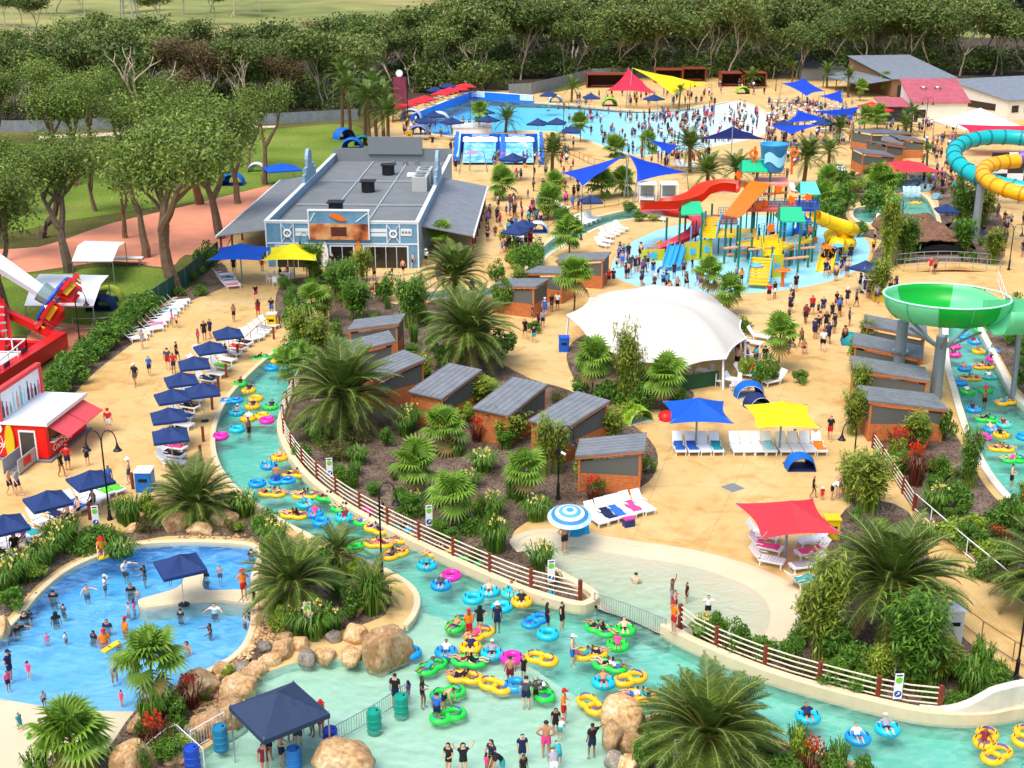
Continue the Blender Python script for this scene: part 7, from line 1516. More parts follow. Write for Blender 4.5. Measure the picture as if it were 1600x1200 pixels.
# ---- striped beach umbrella
p = G(890, 796, 2.0); t = thing('striped_umbrella', 'round blue and white striped beach umbrella by the cabana bed', 'umbrella', None, (p.x, p.y, 0), 0)
for k in range(6):
    r0, r1 = k*.2, (k+1)*.2; mb = MB(); mb.lathe([(max(.001, r0), 2.2-.32*r0*r0), (r1, 2.2-.32*r1*r1)], 24, M=Matrix.Translation((0,0,0)) @ Matrix.Rotation(radians(10), 4, 'X')); mb.build('canopy_band', mat([(70,160,214),(200,226,240),(90,176,222),(226,238,246),(60,140,200),(190,222,240)][k], .6, trans=.2), t, smooth=True)
MB().cyl((0,0,0), (0,0,2.2), .025, n=6).build('pole', STEEL, t)
# ---- lounger rows
HR = [(200,530),(205,524),(210,518),(226,515),(231,509),(236,503),(243,498),(248,493),(253,488),(259,482),(264,477),(269,472)]
for i, (x, y) in enumerate(HR): lounger(x+10, y+4, 118, None, [None,'y',None,None,'p',None,None,None,'c',None,None,None][i], 1.05)
for i, (x, y) in enumerate([(340,432),(344,438),(347,444),(351,449)]): lounger(x+8, y+2, 112, None, [None,'b',None,'p'][i], 1.05)
for i, x in enumerate([1060,1080,1099,1118,1149,1166,1183,1200,1222,1241,1260,1278]): lounger(x, 704, 3, None, ['b','b',None,'t',None,None,'w','c',None,None,None,'o'][i], 1.02)
for i, (x, y, tw) in enumerate([(930,815,'w'),(946,810,'n'),(961,806,'b'),(974,803,None),(985,799,'p'),(1003,796,None)]): lounger(x, y, 28, None, tw, .98)
for x, y, rz, tw in [(1190,842,62,'w'),(1194,861,62,'p'),(1196,881,64,None),(1272,850,-72,'w'),(1270,869,-74,'p'),(1262,890,-76,'g'),(1250,916,118,'t')]: lounger(x, y, rz, None, tw)
for x, y, rz, tw in [(420,512,60,None),(412,518,60,'g'),(404,524,60,None),(396,530,60,'w'),(386,533,60,None),(378,540,62,'k'),(368,548,62,'r'),(360,556,62,None),(352,566,62,'w'),(345,578,62,'G'),(334,588,64,None),(322,598,64,'n'),(300,628,66,None),(292,640,66,'k'),(286,655,66,'b'),(282,668,66,None),(272,694,70,'p'),(270,704,70,'p'),(268,716,72,'k'),(266,728,72,None),(298,612,64,'w'),(310,575,62,None),(318,560,62,None)]: lounger(x, y, rz, None, tw)
for x, y, rz, tw in [(64,822,52,None),(88,812,52,'n'),(104,802,52,None),(118,796,50,'b'),(150,780,50,None),(160,772,50,'G'),(176,768,50,'G'),(136,788,50,None),(14,858,52,None),(30,848,52,None),(46,838,52,'t'),(0,872,52,'k')]: lounger(x, y, rz, None, tw)
for x, y, rz in [(905,352,40),(912,350,40),(919,347,40),(926,344,40),(948,372,40),(956,368,40),(963,364,40),(946,380,40),(970,360,40),(940,386,40),(800,368,60),(806,374,60),(795,380,60),(812,380,62),(820,372,62),(870,330,50),(878,327,50),(1352,444,80),(1352,452,80),(1355,460,80),(1370,350,-30),(1378,352,-30),(1386,356,-30),(1210,600,-60),(1150,604,60),(1172,540,60),(1184,530,60),(1165,590,60),(1030,345,40),(1060,262,20),(1070,262,20),(1085,264,20),(1300,272,0),(1312,272,0),(1318,272,0),(1240,300,10),(1215,292,10),(1295,330,0),(1305,330,0)]: lounger(x, y, rz, None, None, 1.05)
rl = random.Random(3)
for i in range(46): lounger(1205+(i % 12)*10+rl.uniform(-3,3), 160+(i//12)*9+rl.uniform(-2,2)+(i % 12)*.8, 200+rl.uniform(-20,20), None, rl.choice([None,None,'w','b','k']), 1.1)
for i in range(10): lounger(664+i*6.8, 165-i*2.8, 200, None, None, 1.1)
# ---- lamps and poles
for px, py, arms, lab, h in [(172,812,(180,0),'black double lamp by the blue pool with two bell shades',5.4),(597,905,(0,),'tall black lamp on the island beside the river',5.4),(872,780,(0,),'black lamp with a camera box beside the end cabanas',4.6),(1332,742,(180,),'black lamp by the bamboo at the path corner',3.5),(485,552,(180,),'black lamp at the river bend among bamboo',4.2),(486,438,(180,),'black lamp beside the yellow shop shade',4.6),(126,545,(0,),'black lamp in the hedge beside the red ride',4.8),(1587,1062,(0,),'tall black lamp cut by the picture edge beside the path',6.5),(1576,422,(180,0),'black double lamp beyond the footbridge',4.6),(908,375,(0,),'black pole lamp by the upper river',5.2),(834,288,(0,),'slim lamp in front of the surf ramp',5.5),(880,215,(180,0),'black double lamp at the wave pool front',5.8),(1002,272,(0,),'lamp between the twin blue sails',5.0),(735,196,(0,),'lamp at the deep end wall',7.0),(614,190,(0,),'lamp beside the tall banner',11.0),(1077,172,(0,),'lamp under the yellow sail tip',5.5),(1212,142,(0,),'lamp at the far end of the wave beach',5.5),(1444,215,(180,0),'double lamp in front of the pink kiosk',6.5)]: lamp(px, py, arms, lab, h)
g = G(868, 745); t = thing('security_camera', 'white security camera box on the cabana lamp', 'camera', None, (g.x+.1, g.y-.7, 1.9)); MB().box((0,0,0), (.3,.24,.34)).build('box', BLACK, t); MB().cyl((.2,-.05,.02), (.45,-.2,-.08), .08, n=8).build('lens_housing', WHITE, t)
g = G(1380, 106); t = thing('power_pole', 'wooden power pole with cross-arm behind the grey shed', 'power pole', None, (g.x, g.y, 0)); MB().cyl((0,0,0), (0,0,9), .16, n=8).build('pole', mat((196,190,176), .8, name='pale_wood'), t); MB().box((0,0,8.4), (2.6,.16,.18)).build('cross_arm', mat((196,190,176), .8, name='pale_wood'), t)
g = G(626, 192); t = thing('banner_mast', 'tall dark banner with pink figure print and a white round badge on top', 'banner', None, g); MB().box((0,0,5.6), (2.3,.2,4.6)).build('banner', mat((120,44,66), .6, .5, .5, name='banner_print'), t)
for x in (-1.3,1.3): MB().cyl((x,0,0), (x,0,8.2), .1, n=6).build('mast', BLACK, t)
MB().lathe([(.001,.1),(.6,.1),(.6,-.1)], 16, M=Matrix.Translation((0,0,8.5)) @ Matrix.Rotation(pi/2, 4, 'X')).build('badge', WHITE, t)
for px, x0, y0, h in ((150,-124,430,26),(612,-60,640,26)):
    t = thing('power_pylon', 'grey lattice power pylon above the wood' if px < 200 else 'distant lattice power pylon on the field', 'pylon', None, (x0, y0, far_z(x0, y0))); 
    for sx in (-1,1):
        for sy in (-1,1): MB().bar((sx*2.6,sy*2.6,0), (sx*.5,sy*.5,h), .22).build('leg', STEEL, t)
    for k in range(7):
        z = h*k/7; w0, w1 = 2.6-2.1*k/7, 2.6-2.1*(k+1)/7; m_ = MB().bar((-w0,-w0,z),(w1,-w1,z+h/7),.14).bar((w0,-w0,z),(-w1,-w1,z+h/7),.14); kind(m_.build('lattice', STEEL, t), 'stuff')
    for z in (h*.78,h*.92): MB().bar((-5,0,z),(5,0,z),.3).build('cross_arm', STEEL, t)
    if px < 200:
        for k in range(4): z = h*(.78 if k < 2 else .92); MB().tube([V((-5+10*(k % 2),0,z)).lerp(V((-170,30*(k % 2)-15,z)), i/10)+V((0,0,-5*4*(i/10)*(1-i/10))) for i in range(11)], .05, 4).build('power_line', STEEL, t)
# ---- river fences, railings, kerbs
postfence([(470,600),(448,640),(442,672),(455,705),(486,744),(534,784),(602,824),(682,863),(762,899),(832,926),(906,944)], 'curved rust-post fence with cream rails along the cabana garden')
postfence([(1062,983),(1102,1011),(1200,1051),(1300,1081),(1400,1106),(1466,1114)], 'rust-post fence with cream rails along the eastern river wall')
postfence([(1364,700),(1396,748),(1428,798)], 'short rust-post fence beside the last cabin', base=.0)
railing([(1428,798),(1500,862),(1560,912),(1640,985)], 'white handrail along the sloping path below the last cabin', WHITE, group='handrails'); railing([(1494,970),(1530,1000),(1600,1045),(1700,1100)], 'thin rusty handrail on the river side of the path', mat((130,104,80), .6, name='dull_rail'), group='handrails')
railing([(928,946),(985,966),(1040,988)], 'grey picket railing between river and beach pool', GALV, 1.0, 2.2, 2, .13, -.3, r=.022, group='picket railings'); railing([(520,1150),(580,1118),(640,1078)], 'grey picket railing in the shallow basin with teal barrels', GALV, .85, 2.2, 2, .13, -.42, n=1, r=.02, group='picket railings'); railing([(224,1200),(274,1158),(320,1200)], 'white picket gate beside the blue bin', WHITE, 1.0, 1.4, 2, .14, -.1, n=1, r=.02, group='picket railings'); railing([(300,1172),(352,1142)], 'short white picket railing up to the teal drum', WHITE, 1.0, 1.4, 2, .14, -.1, n=1, r=.02, group='picket railings')
railing([(590,464),(655,456),(700,440),(735,432)], 'grey handrail of the ramp in front of the shop', STEEL); railing([(560,452),(640,445),(690,432)], 'second grey handrail of the shop ramp', STEEL); railing([(856,356),(872,345),(905,332),(960,322),(1010,314)], 'rustic brown rail along the upper river', mat((110,80,54), .8, name='brown_rail'), .9, 2.2, 2); railing([(868,232),(900,246),(925,258),(945,262)], 'rust rail at the wave pool steps', RUST, 1.0, 2); railing([(380,512),(470,512)][:0] or [(432,508),(410,520),(392,536),(372,556)], 'rust post rail behind the river loungers', RUST, .9, 1.8, 1); railing([(1558,440),(1572,480)], 'white handrail by the bowl slide', WHITE); railing([(60,512),(110,516),(170,514),(205,506)], 'grey railing in front of the white marquee', STEEL, 1.0, 1.6, 2); railing([(870,163),(900,166),(990,175)], 'timber rail behind the wave pool', mat((150,110,74), .8, name='brown_timber'), 1, 3, 2)
for px, py in ((437,512),(428,530),(372,558),(354,590),(342,612),(332,640),(318,690),(314,720),(208,764),(141,812)):
    g = G(px, py); t = thing('timber_bollard', 'rust-brown timber post', 'bollard', 'rust timber posts by the river walk', g); MB().box((0,0,.5), (.15,.15,1.0)).build('post', RUST, t); MB().box((0,0,1.02), (.19,.19,.05)).build('cap', RUST, t); t['auto'] = 1
# ---- signs
for px, py, rz, lab, no in [(152,834,10,'white safety sign beside the double lamp',False),(482,990,6,'white safety sign among yellow flowers by the blue pool',True),(516,756,12,'white safety sign high on the river fence bend',False),(671,833,12,'white safety sign half way down the river fence',False),(861,922,10,'white safety sign at the end of the river fence',False),(1400,1106,4,'white safety sign on the eastern river fence',False),(1058,1212,4,'white safety sign under the island palm',False)]: sign(px, py, rz, lab, 1.22, .37, .1 if py > 700 else 0, no)
# ---- bins, boxes, barrels
bin_(228, 765, mat((20,110,200), .4, name='bin_blue'), 'blue cooler cabinet with white lid beside the umbrella', WHITE, 1.25, .95, .2); bin_(426, 512, YEL, 'yellow bin by the planted bed', mat((210,210,206), .5), 1.2, .8, .1); bin_(881, 548, mat((16,90,200), .5, name='bin_dark_blue'), 'blue bin beside the white tent corner', None, 1.1, .8); bin_(1298, 838, mat((226,190,20), .5, name='bin_amber'), 'yellow bin between red shade and big palm', None, 1.1, .8); bin_(1372, 470, mat((236,200,20), .5, name='bin_yellow'), 'yellow bin by the bowl slide', None, 1.2, .9); bin_(424, 398, mat((20,60,150), .5, name='bin_navy'), 'dark blue bin beneath the yellow shop shade', None, 1.0, .7); bin_(1485, 1000, mat((200,204,200), .6, name='utility_grey'), 'pale grey utility box behind the big palm', WHITE, 1.7, .8); bin_(640, 218, YEL, 'yellow bin behind the shop roof', None, 1.3, .9)
TEAL = mat((14,150,128), .4, .05, 2, name='teal_barrel')
barrel(627, 1112, TEAL, 'teal barrel nearest the man in black'); barrel(585, 1136, TEAL, 'teal barrel in the middle of the basin railing'); barrel(517, 1165, mat((36,50,170), .4, name='indigo_barrel'), 'indigo barrel beside the gazebo boulder'); barrel(302, 1205, mat((26,70,180), .4, name='blue_barrel'), 'blue barrel behind the white picket gate', -.1); barrel(346, 1172, mat((30,120,160), .4, name='teal_blue_barrel'), 'teal-blue drum beside the gazebo leg', -.1); barrel(460, 1196, mat((40,120,200), .4, name='mid_blue_barrel'), 'mid-blue tub under the gazebo')
g = G(982, 822); t = thing('cooler_box', 'navy cooler box with pink bag by the striped umbrella', 'cooler', None, g, .4); MB().box((0,0,.22), (.6,.4,.44)).build('body', mat((30,50,110), .5, name='cooler_navy'), t); MB().box((0,0,.47), (.62,.42,.07)).build('lid', mat((190,60,150), .5, name='pink_lid'), t)
g = G(903, 838); t = thing('towel_screen', 'bright blue towel hung as a screen beside the striped umbrella', 'towel', None, g, .3); MB().grid(lambda u, v: (-.7+1.4*u, .5*v+.06*sin(u*9), .05+1.15*v**1.0), 8, 6, .03).build('cloth', mat((14,140,190), .8, .1, 4, name='bright_blue_towel'), t)
# ---- tents
TB = mat((20,110,210), .6, trans=.2, name='tent_blue'); TN_ = mat((24,40,90), .7, name='tent_navy'); TG = mat((160,214,40), .6, trans=.2, name='tent_lime'); TW = mat((214,226,236), .6, trans=.2, name='tent_white'); TV = mat((130,140,210), .6, trans=.2, name='tent_lilac'); TT = mat((20,150,160), .6, trans=.2, name='tent_teal')
tent(1249, 730, 1.9, TB, TN_, 'bright blue dome tent in front of the yellow shade'); tent(992, 656, 2.1, TG, mat((200,206,196), .7, name='tent_grey'), 'lime green dome tent behind the end cabana', 30); tent(1170, 618, 2.2, TB, TW, 'blue and white dome tent beside the white tent'); tent(536, 216, 3.4, TB, TN_, 'blue shelter standing on edge on the lawn', 40); tent(551, 232, 3.4, TB, TN_, 'blue beach tent behind the shop roof'); tent(568, 226, 3.0, TT, TN_, 'teal tent by the slim palms'); tent(654, 210, 3.4, TV, TW, 'lilac dome tent on the plaza'); tent(642, 186, 4, TW, TW, 'white dome tent by the red umbrellas'); tent(686, 192, 4, TW, TV, 'white arched tent below the pool wall'); tent(365, 288, 3.2, TB, TN_, 'blue tent on the picnic lawn behind the trunk'); tent(402, 268, 2.6, TW, TG, 'pale tent by the tall trunk on the lawn'); tent(172, 468, 2.6, mat((190,196,60), .6, trans=.2, name='tent_olive'), TT, 'yellow and teal dome tent beside the marquee'); tent(160, 482, 2.6, TN_, TN_, 'navy dome tent beside the marquee'); tent(952, 165, 3.2, TG, TN_, 'green dome tent by the red sail'); tent(868, 160, 3.0, TW, TW, 'white shelter at the wave pool fence'); tent(1328, 536, 1.8, TT, TB, 'teal shelter by the eastern cabanas', 80); tent(840, 362, 2.4, TW, TB, 'pale blue dome by the navy umbrellas'); tent(1040, 655, 1.2, RED, TW, 'white and red folded shelter behind the blue shade', 90); tent(1180, 634, 1.8, TN_, TW, 'dark shelter with white hoop by the white tent', 20); tent(1160, 146, 3, TG, TN_, 'green shelter by the far cabana')
p = G(440, 262, 2.3); t = thing('picnic_gazebo', 'blue picnic gazebo on the green lawn', 'gazebo', None, (p.x, p.y, 0), .4); o = canopy4(2.2, .7, .15).build('canopy', CB, t); o.location.z = 2.2
for sx in (-2.1, 2.1):
    for sy in (-2.1, 2.1): MB().box((sx, sy, 1.1), (.07,.07,2.2)).build('leg', STEEL, t)
# small white huts and tables
for px, py, lab in ((1012,318,'first white-roofed hut beside the blue sail'),(1046,318,'second white-roofed hut beside the red slide')):
    g = G(px, py); t = thing('day_hut', lab, 'hut', 'white-roofed huts', g); MB().box((0,1.2,2.3), (2.2,2.4,.1)).build('roof', WHITE, t); MB().box((0,2.3,1.1), (2,.06,2.1)).build('curtain', mat((150,156,160), .8, name='grey_curtain'), t); MB().box((0,1.4,.4), (1.7,1.4,.25)).build('day_bed', WHITE, t)
    for sx in (-1,1):
        for sy in (.1,2.3): MB().box((sx, sy, 1.15), (.1,.1,2.3)).build('post', WHITE, t)
def table_set(px, py, lab, m=WHITE):
    g = G(px, py); t = thing('cafe_table', lab, 'table', 'cafe tables', g); MB().lathe([(.001,.74),(.45,.74),(.45,.7),(.001,.7)], 14).build('table_top', m, t); MB().cyl((0,0,0), (0,0,.7), .05, n=6).build('stem', STEEL, t)
    for k in range(3):
        a = 2*pi*k/3+px; c = thing('cafe_chair', 'white plastic chair at '+lab, 'chair', 'white plastic chairs', (g.x+.8*cos(a), g.y+.8*sin(a), 0), a-pi/2); MB().box((0,0,.44), (.44,.44,.04)).build('seat', m, c); MB().box((0,.21,.72), (.42,.04,.5)).build('backrest', m, c)
        for x in (-.19,.19):
            for y in (-.19,.19): MB().box((x,y,.22), (.04,.04,.44)).build('leg', m, c)
for px, py, lab in ((1096,592,'a cafe table under the white tent'),(1070,588,'the inner table under the white tent'),(1168,566,'a table beside the tent post'),(1140,606,'a table at the tent corner'),(445,438,'a table under the yellow shop shade'),(432,444,'the outer table by the shop shade')): table_set(px, py, lab)
for px, py, lab in ((196,414,'long picnic table behind the marquee'),(1298,208,'white table near the beach')): 
    g = G(px, py); t = thing('picnic_table', lab, 'table', None, g); MB().box((0,0,.74), (3.6,.8,.06)).build('table_top', WHITE, t)
    for s in (-1.5,1.5): MB().box((s,0,.36), (.1,.7,.72)).build('leg', STEEL, t)
    for s in (-.8,.8): MB().box((0,s,.42), (3.4,.3,.05)).build('bench', mat((70,60,54), .8, name='dark_bench'), t)
# ---- boulders and stones
B = 'sandy boulder '
for px, py, w_, h_, lab, k in [(602,1036,76,70,'huge flat-topped brown boulder at the island tip',0),(555,1002,40,34,B+'with sharp corner beside the huge one',2),(548,1034,44,30,'rust-coloured boulder at the water by the huge one',3),(508,1030,34,24,'low wet boulder in the stone wall',1),(520,1000,30,22,'grey slab in the stone wall below the flowers',4),(478,1034,34,26,'upright grey stone in the wall',5),(468,1012,30,26,B+'in the wall below the sign',6),(440,1024,44,30,'long pale boulder on the wall corner',2),(420,1038,34,24,'round wet boulder at the corner of the wall',0),(412,1012,26,18,'small grey stone behind the wall corner',3),(400,1052,36,26,'pale boulder at the turn of the shore',4),(372,1088,60,40,'broad pale boulder above the gazebo',1),(360,1132,56,50,'big brown boulder beside the gazebo corner',0),(325,1148,60,44,'flat brown boulder under the flowers',6),(296,1150,30,26,'grey stone beside the flat boulder',5),(302,1092,70,50,'big brown boulder below the fan palm',3),(348,1052,34,24,B+'beside the picket shore',2),(356,1068,26,16,'flat cream stone on the pebbles',5),(376,1048,30,22,'grey boulder on the pebble shore',4),(390,1060,34,22,'slanted boulder at the pebble shore',1),
 (200,1212,70,66,'tall brown boulder at the lower edge',0),(530,1215,100,62,'rounded brown boulder in front of the gazebo',6),(272,1186,50,36,'weathered boulder by the gate',2),(222,1140,50,30,'pale boulder at the beach corner',5),(972,1140,76,62,'big dimpled boulder beside the island palm',0),(958,1165,46,50,'smaller boulder leaning on the big dimpled one',3),(990,1172,40,36,B+'under the island palm',2),(960,1192,34,26,'grey stone at the palm island foot',5),(984,1202,40,30,'lowest boulder of the palm island',4),(1010,1180,36,24,B+'half hidden in the palm island shrubs',1),
 (272,826,50,34,'pale boulder under the pool palm, first in line',1),(310,832,36,22,'square pale boulder beside the pool palm',3),(240,802,52,30,'leaning boulder behind the pool palm',2),(208,828,28,16,'small cream boulder near the sign',5),(348,818,50,26,B+'to the river side of the pool palm',6),(330,800,40,26,B+'behind the pool palm',4),(262,800,44,30,'mossy boulder touching the palm trunk',0),(4,990,26,40,'brown boulder at the far corner of the blue pool',3),(418,935,26,16,'small boulder by the lifeguard path',2),(444,1000,30,20,B+'on the gravel below the pool palms',6),(425,985,24,16,'gravel-coloured stone on the bank',1),
 (1372,300,24,12,'pale boulder above the grotto',1),(1340,292,18,10,'flat boulder by the yellow shrubs',2),(1180,592,14,9,'small boulder by the lone fan palm',3),(322,402,18,9,'felled log-like stone by the green fence',4)]: boulder(px, py+4, w_*1.08, h_*1.12, lab, k, grey=('grey' in lab))
def pebbles(name, px, n, size, m=None):
    poly = GP(px, 2); xs = [p.x for p in poly]; ys = [p.y for p in poly]; r = random.Random(len(px)*n); mb = MB()
    for _ in range(n):
        x, y = r.uniform(min(xs), max(xs)), r.uniform(min(ys), max(ys))
        if not inside(x, y, poly): continue
        s = size*r.uniform(.5, 1.3); a = r.uniform(0, 6); T = Matrix.Translation((x, y, s*.2)) @ Matrix.Rotation(a, 4, 'Z'); mb.add([(s,0,0),(0,s*.7,0),(-s*.9,0,0),(0,-s*.8,0),(.1*s,.1*s,s*.6)], [(0,1,4),(1,2,4),(2,3,4),(3,0,4)], T)
    return kind(mb.build(name, m or M_ROCK), 'stuff')
pebbles('pebbles', [(225,848),(300,836),(380,836),(402,850),(404,900),(398,850),(340,842),(260,842)], 900, .13); pebbles('pebbles', [(398,900),(410,940),(404,1000),(380,1040),(330,1066),(296,1082),(330,1050),(370,1026),(394,992)], 900, .14); pebbles('pebbles', [(300,1090),(345,1075),(372,1090),(345,1130),(310,1125)], 500, .12); pebbles('pebbles', [(410,935),(460,960),(450,1005),(412,1015),(402,985)], 700, .12); pebbles('pebbles', [(40,930),(110,880),(160,858),(120,872),(60,915),(28,960)], 400, .1)
# ---- swim tubes with riders
tubes('''407,561,dg,20,1;436,552,sg,0,1;434,566,sy,0,1;425,577,sb,0,0;375,602,sg,0,1;389,612,sy,0,1;362,628,db,15,0;395,637,sy,0,1;388,656,sy,0,1;370,647,sc,0,1;371,673,sc,0,0;345,684,sp,0,0;400,625,sy,40,0;424,638,sg,0,1;410,652,sy,0,0;417,659,sp,0,0
437,717,sy,0,1;420,730,sb,0,1;441,753,db,10,0;462,743,dy,5,1;402,758,sb,0,0;426,773,dy,-8,2;478,776,dy,0,2;514,780,dg,-18,2;460,807,dy,-12,2;491,805,sb,0,1;478,790,sc,30,1;538,798,dg,-25,2;502,818,sb,0,0;538,811,sc,0,1;568,804,sp,0,0;575,818,dg,-10,1;589,829,dy,-35,2;629,831,sc,0,1;592,852,dy,-5,2;637,844,dy,18,1;554,857,sg,0,0;617,868,dy,40,2;685,864,dy,32,2;729,881,dg,-20,0;667,886,sc,0,1;705,902,sp,0,0
689,917,sb,0,1;739,938,sc,0,0;764,927,sc,0,1;799,929,st,0,1;784,951,sc,0,0;716,978,dg,60,1;749,993,dy,40,1;735,1015,sy,0,1;697,1022,sb,0,1;769,1024,sc,0,1;732,1036,dg,-12,2;641,1023,sb,0,0;675,1044,dg,50,1;800,1031,sp,0,0;727,1061,dy,-8,1;774,1074,dy,-32,0;700,1086,dg,25,0;700,1121,dg,25,0
806,926,sc,0,1;815,943,sy,0,1;851,934,sc,0,1;837,972,db,45,0;856,994,sc,0,0;938,986,dg,-40,2;976,987,sg,0,1;965,1011,sg,0,1;922,1025,dy,10,2;953,1043,dg,-25,2;985,1063,dy,28,0;846,1032,dy,-28,0;943,1069,sc,0,1;1000,1090,dy,-5,2;847,1084,dg,-70,1;924,1104,dy,-60,0;806,1074,sb,0,0
1262,1123,sc,0,1;1340,1156,sb,0,1;1386,1142,sc,0,1;1540,1156,dy,60,1;1557,1182,dy,40,0;1600,1153,dy,60,0
1491,544,sp,0,1;1491,556,sp,0,1;1522,536,sb,0,1;1529,551,sy,0,1;1552,551,sb,0,1;1551,563,sp,0,1;1536,575,dy,5,2;1507,578,sb,0,1;1516,593,dy,-5,2;1546,591,st,0,1;1532,518,sg,0,1;1506,528,sb,0,0;1540,612,sg,-20,1;1571,630,dy,20,1;1521,642,sb,0,1;1542,657,dg,-15,1;1569,666,st,0,1;1549,673,sb,0,1;1536,685,sp,0,0;1564,682,sy,0,1;1564,703,dy,-12,2;1584,720,dg,5,1;1600,685,sb,0,0;1512,614,sg,0,1;1500,600,sb,0,0
455,345,sg,0,1;886,357,sg,0,0;1430,318,dy,0,0'''.replace('455,345,sg,0,1;', ''))
# ---------------------------------------------------------------- people, by place
people('''83,932,wade,180,.92,k,k,k;57,932,wade,-60,.6,k,p,k;135,922,swim,40,.8,k,s,k;163,908,swim,90,.85,cw,w,k;204,922,wade,20,.92,k,k,k;215,927,wade,0,.6,k,s,b;200,950,wade,-60,.75,n,s,k;209,946,wade,100,.9,K,Sp,k;87,966,wade,200,.92,K,Sk,k;99,952,wade,150,.75,k,d,k;38,966,wade,30,.92,K,k,k;46,960,wade,200,.6,k,n,k;27,984,swim,60,.92,k,k,k;73,996,wade,20,.6,n,Sp,k;102,994,wade,80,.55,k,w,k;146,996,wade,-30,.92,K,k,k;167,978,wade,0,.9,k,n,k;187,1010,wade,10,.7,k,s,b;211,1005,wade,190,.7,k,s,n;264,1010,swim,0,.9,k,g,k;292,1013,swim,-20,.9,K,s,k;282,960,wade,170,.8,k,n,k;335,952,swim,0,.85,k,w,k;328,985,swim,-60,.92,K,Sk,k;389,958,wade,120,.6,k,n,k;382,967,swim,90,.8,k,s,r;195,884,swim,60,.95,n,w,k;225,893,swim,-60,.92,K,k,k;321,898,wade,150,.92,K,k,k;343,890,wade,0,.7,k,s,k;393,866,wade,200,.8,k,k,k;265,896,wade,30,.6,k,b,k''', 'in the deep end of the blue pool', -.12, 1.28, True)
people('''14,1078,stand,60,.62,k,p,n;17,1062,hips,80,.95,cn,n,n;46,1060,stand,-20,.55,cn,p,Bp;70,1105,stand,30,.52,k,g,k;180,1066,bend,40,.95,k,g,g;191,1105,stand,-30,.55,K,Sp,k;32,1143,walk,60,.58,k,t,t;46,1157,sit,60,.6,k,G,k;66,1146,sit,-70,1,k,s,n''', 'in the shallow end of the blue pool', -.16, .12, True)
LG = 'lifeguard in orange shirt and red cap '
for px, py, ps, d, z, sk, hat, lb in [(382,938,'hips',20,.05,0,'hr','standing on the pool peninsula'),(160,862,'sit',10,.1,0,'hr','seated on the blue pool kerb with a board'),(196,985,'wade',140,-.12,1.0,'cr','wading near the pool peninsula'),(163,1004,'wade',20,-.12,1.0,'cr','wading with a yellow rescue board'),(1052,990,'hips',-60,.42,0,'cr','standing on the wall at the railing end'),(880,1122,'carry',80,-.12,.3,'cr','reaching for an empty yellow tube'),(733,992,'carry',0,-.12,.35,'cr','among the tubes in mid river'),(502,1140,'stand',60,-.12,.3,'cr','under the edge of the navy gazebo')]:
    person(px, py, ps, d, 1, hat, 'o', 'r', '', z, sk, lab=LG+lb, group='lifeguards')
for px, py, rz, lb in [(168,870,-.9,'resting on the blue pool kerb'),(174,1012,-.5,'held by the wading lifeguard')]:
    g = G(px, py, .02); t = thing('rescue_board', 'yellow foam rescue board '+lb, 'rescue board', None, g, rz); MB().prism([(-.16,-.5),(.16,-.5),(.16,.42),(0,.58),(-.16,.42)], 0, .09).build('foam', YEL, t); MB().bar((-.1,-.1,.1),(.1,-.1,.1),.03).build('strap', BLACK, t)
people('''618,1098,stand,170,1.05,k,k,n;638,1093,stand,-120,.68,K,v,g;660,1098,carry,80,.95,K,Sk,k;683,1122,stand,160,.9,k,b,n;701,1205,carry,-20,.95,K,Sk,k;724,1205,armsup,10,.95,K,Sk,k;760,1205,stand,120,.62,K,Sp,k;768,1200,carry,-40,.95,K,Sn,k;785,1208,bend,-70,1,K,k,t;816,1186,stand,10,.85,k,n,n;818,1216,stand,30,.8,k,k,k;853,1174,hips,180,1.05,k,s,p;874,1190,bend,200,.7,k,t,t;866,1212,bend,190,.9,k,g,w;925,1176,point,200,1,k,k,n;868,1140,stand,0,.75,K,k,k;875,1150,bend,160,.6,cp,w,t;822,1100,stand,170,1,k,d,n;837,1092,stand,0,.68,k,d,k;797,1064,stand,180,.9,k,s,m;818,1056,stand,-30,.75,k,k,k;750,984,hips,180,.95,K,Sk,k;777,982,stand,180,1,hw,n,n;855,980,carry,100,.95,K,k,k;878,978,point,60,.95,k,k,k;894,1034,carry,80,1,cw,s,b;420,1178,stand,30,1,N,s,k;414,1205,stand,20,.95,K,Sm,k;440,1188,carry,80,1,k,s,n;466,1160,stand,0,1,k,g,d;488,1140,stand,-40,1,K,k,w;455,1150,stand,180,1,k,k,k;694,1104,bend,60,1,n,s,n''', 'in the shallow basin', -.12, .3, True)
people('''993,906,sit,150,1,k,s,k;1050,935,armsup,60,.9,k,s,g;1073,934,wade,-80,.7,k,k,k;1055,948,swim,40,.75,k,s,n;1106,958,swim,0,.8,k,w,k''', 'in the cream beach pool', -.12, .45, True)
people('''389,677,stand,60,1,k,s,k;433,752,stand,180,1,k,s,b;595,808,carry,30,1,K,k,k;1580,752,carry,60,1,k,s,k;1538,630,stand,0,.9,k,s,k''', 'standing in the river among tubes', -.12, .55, True)
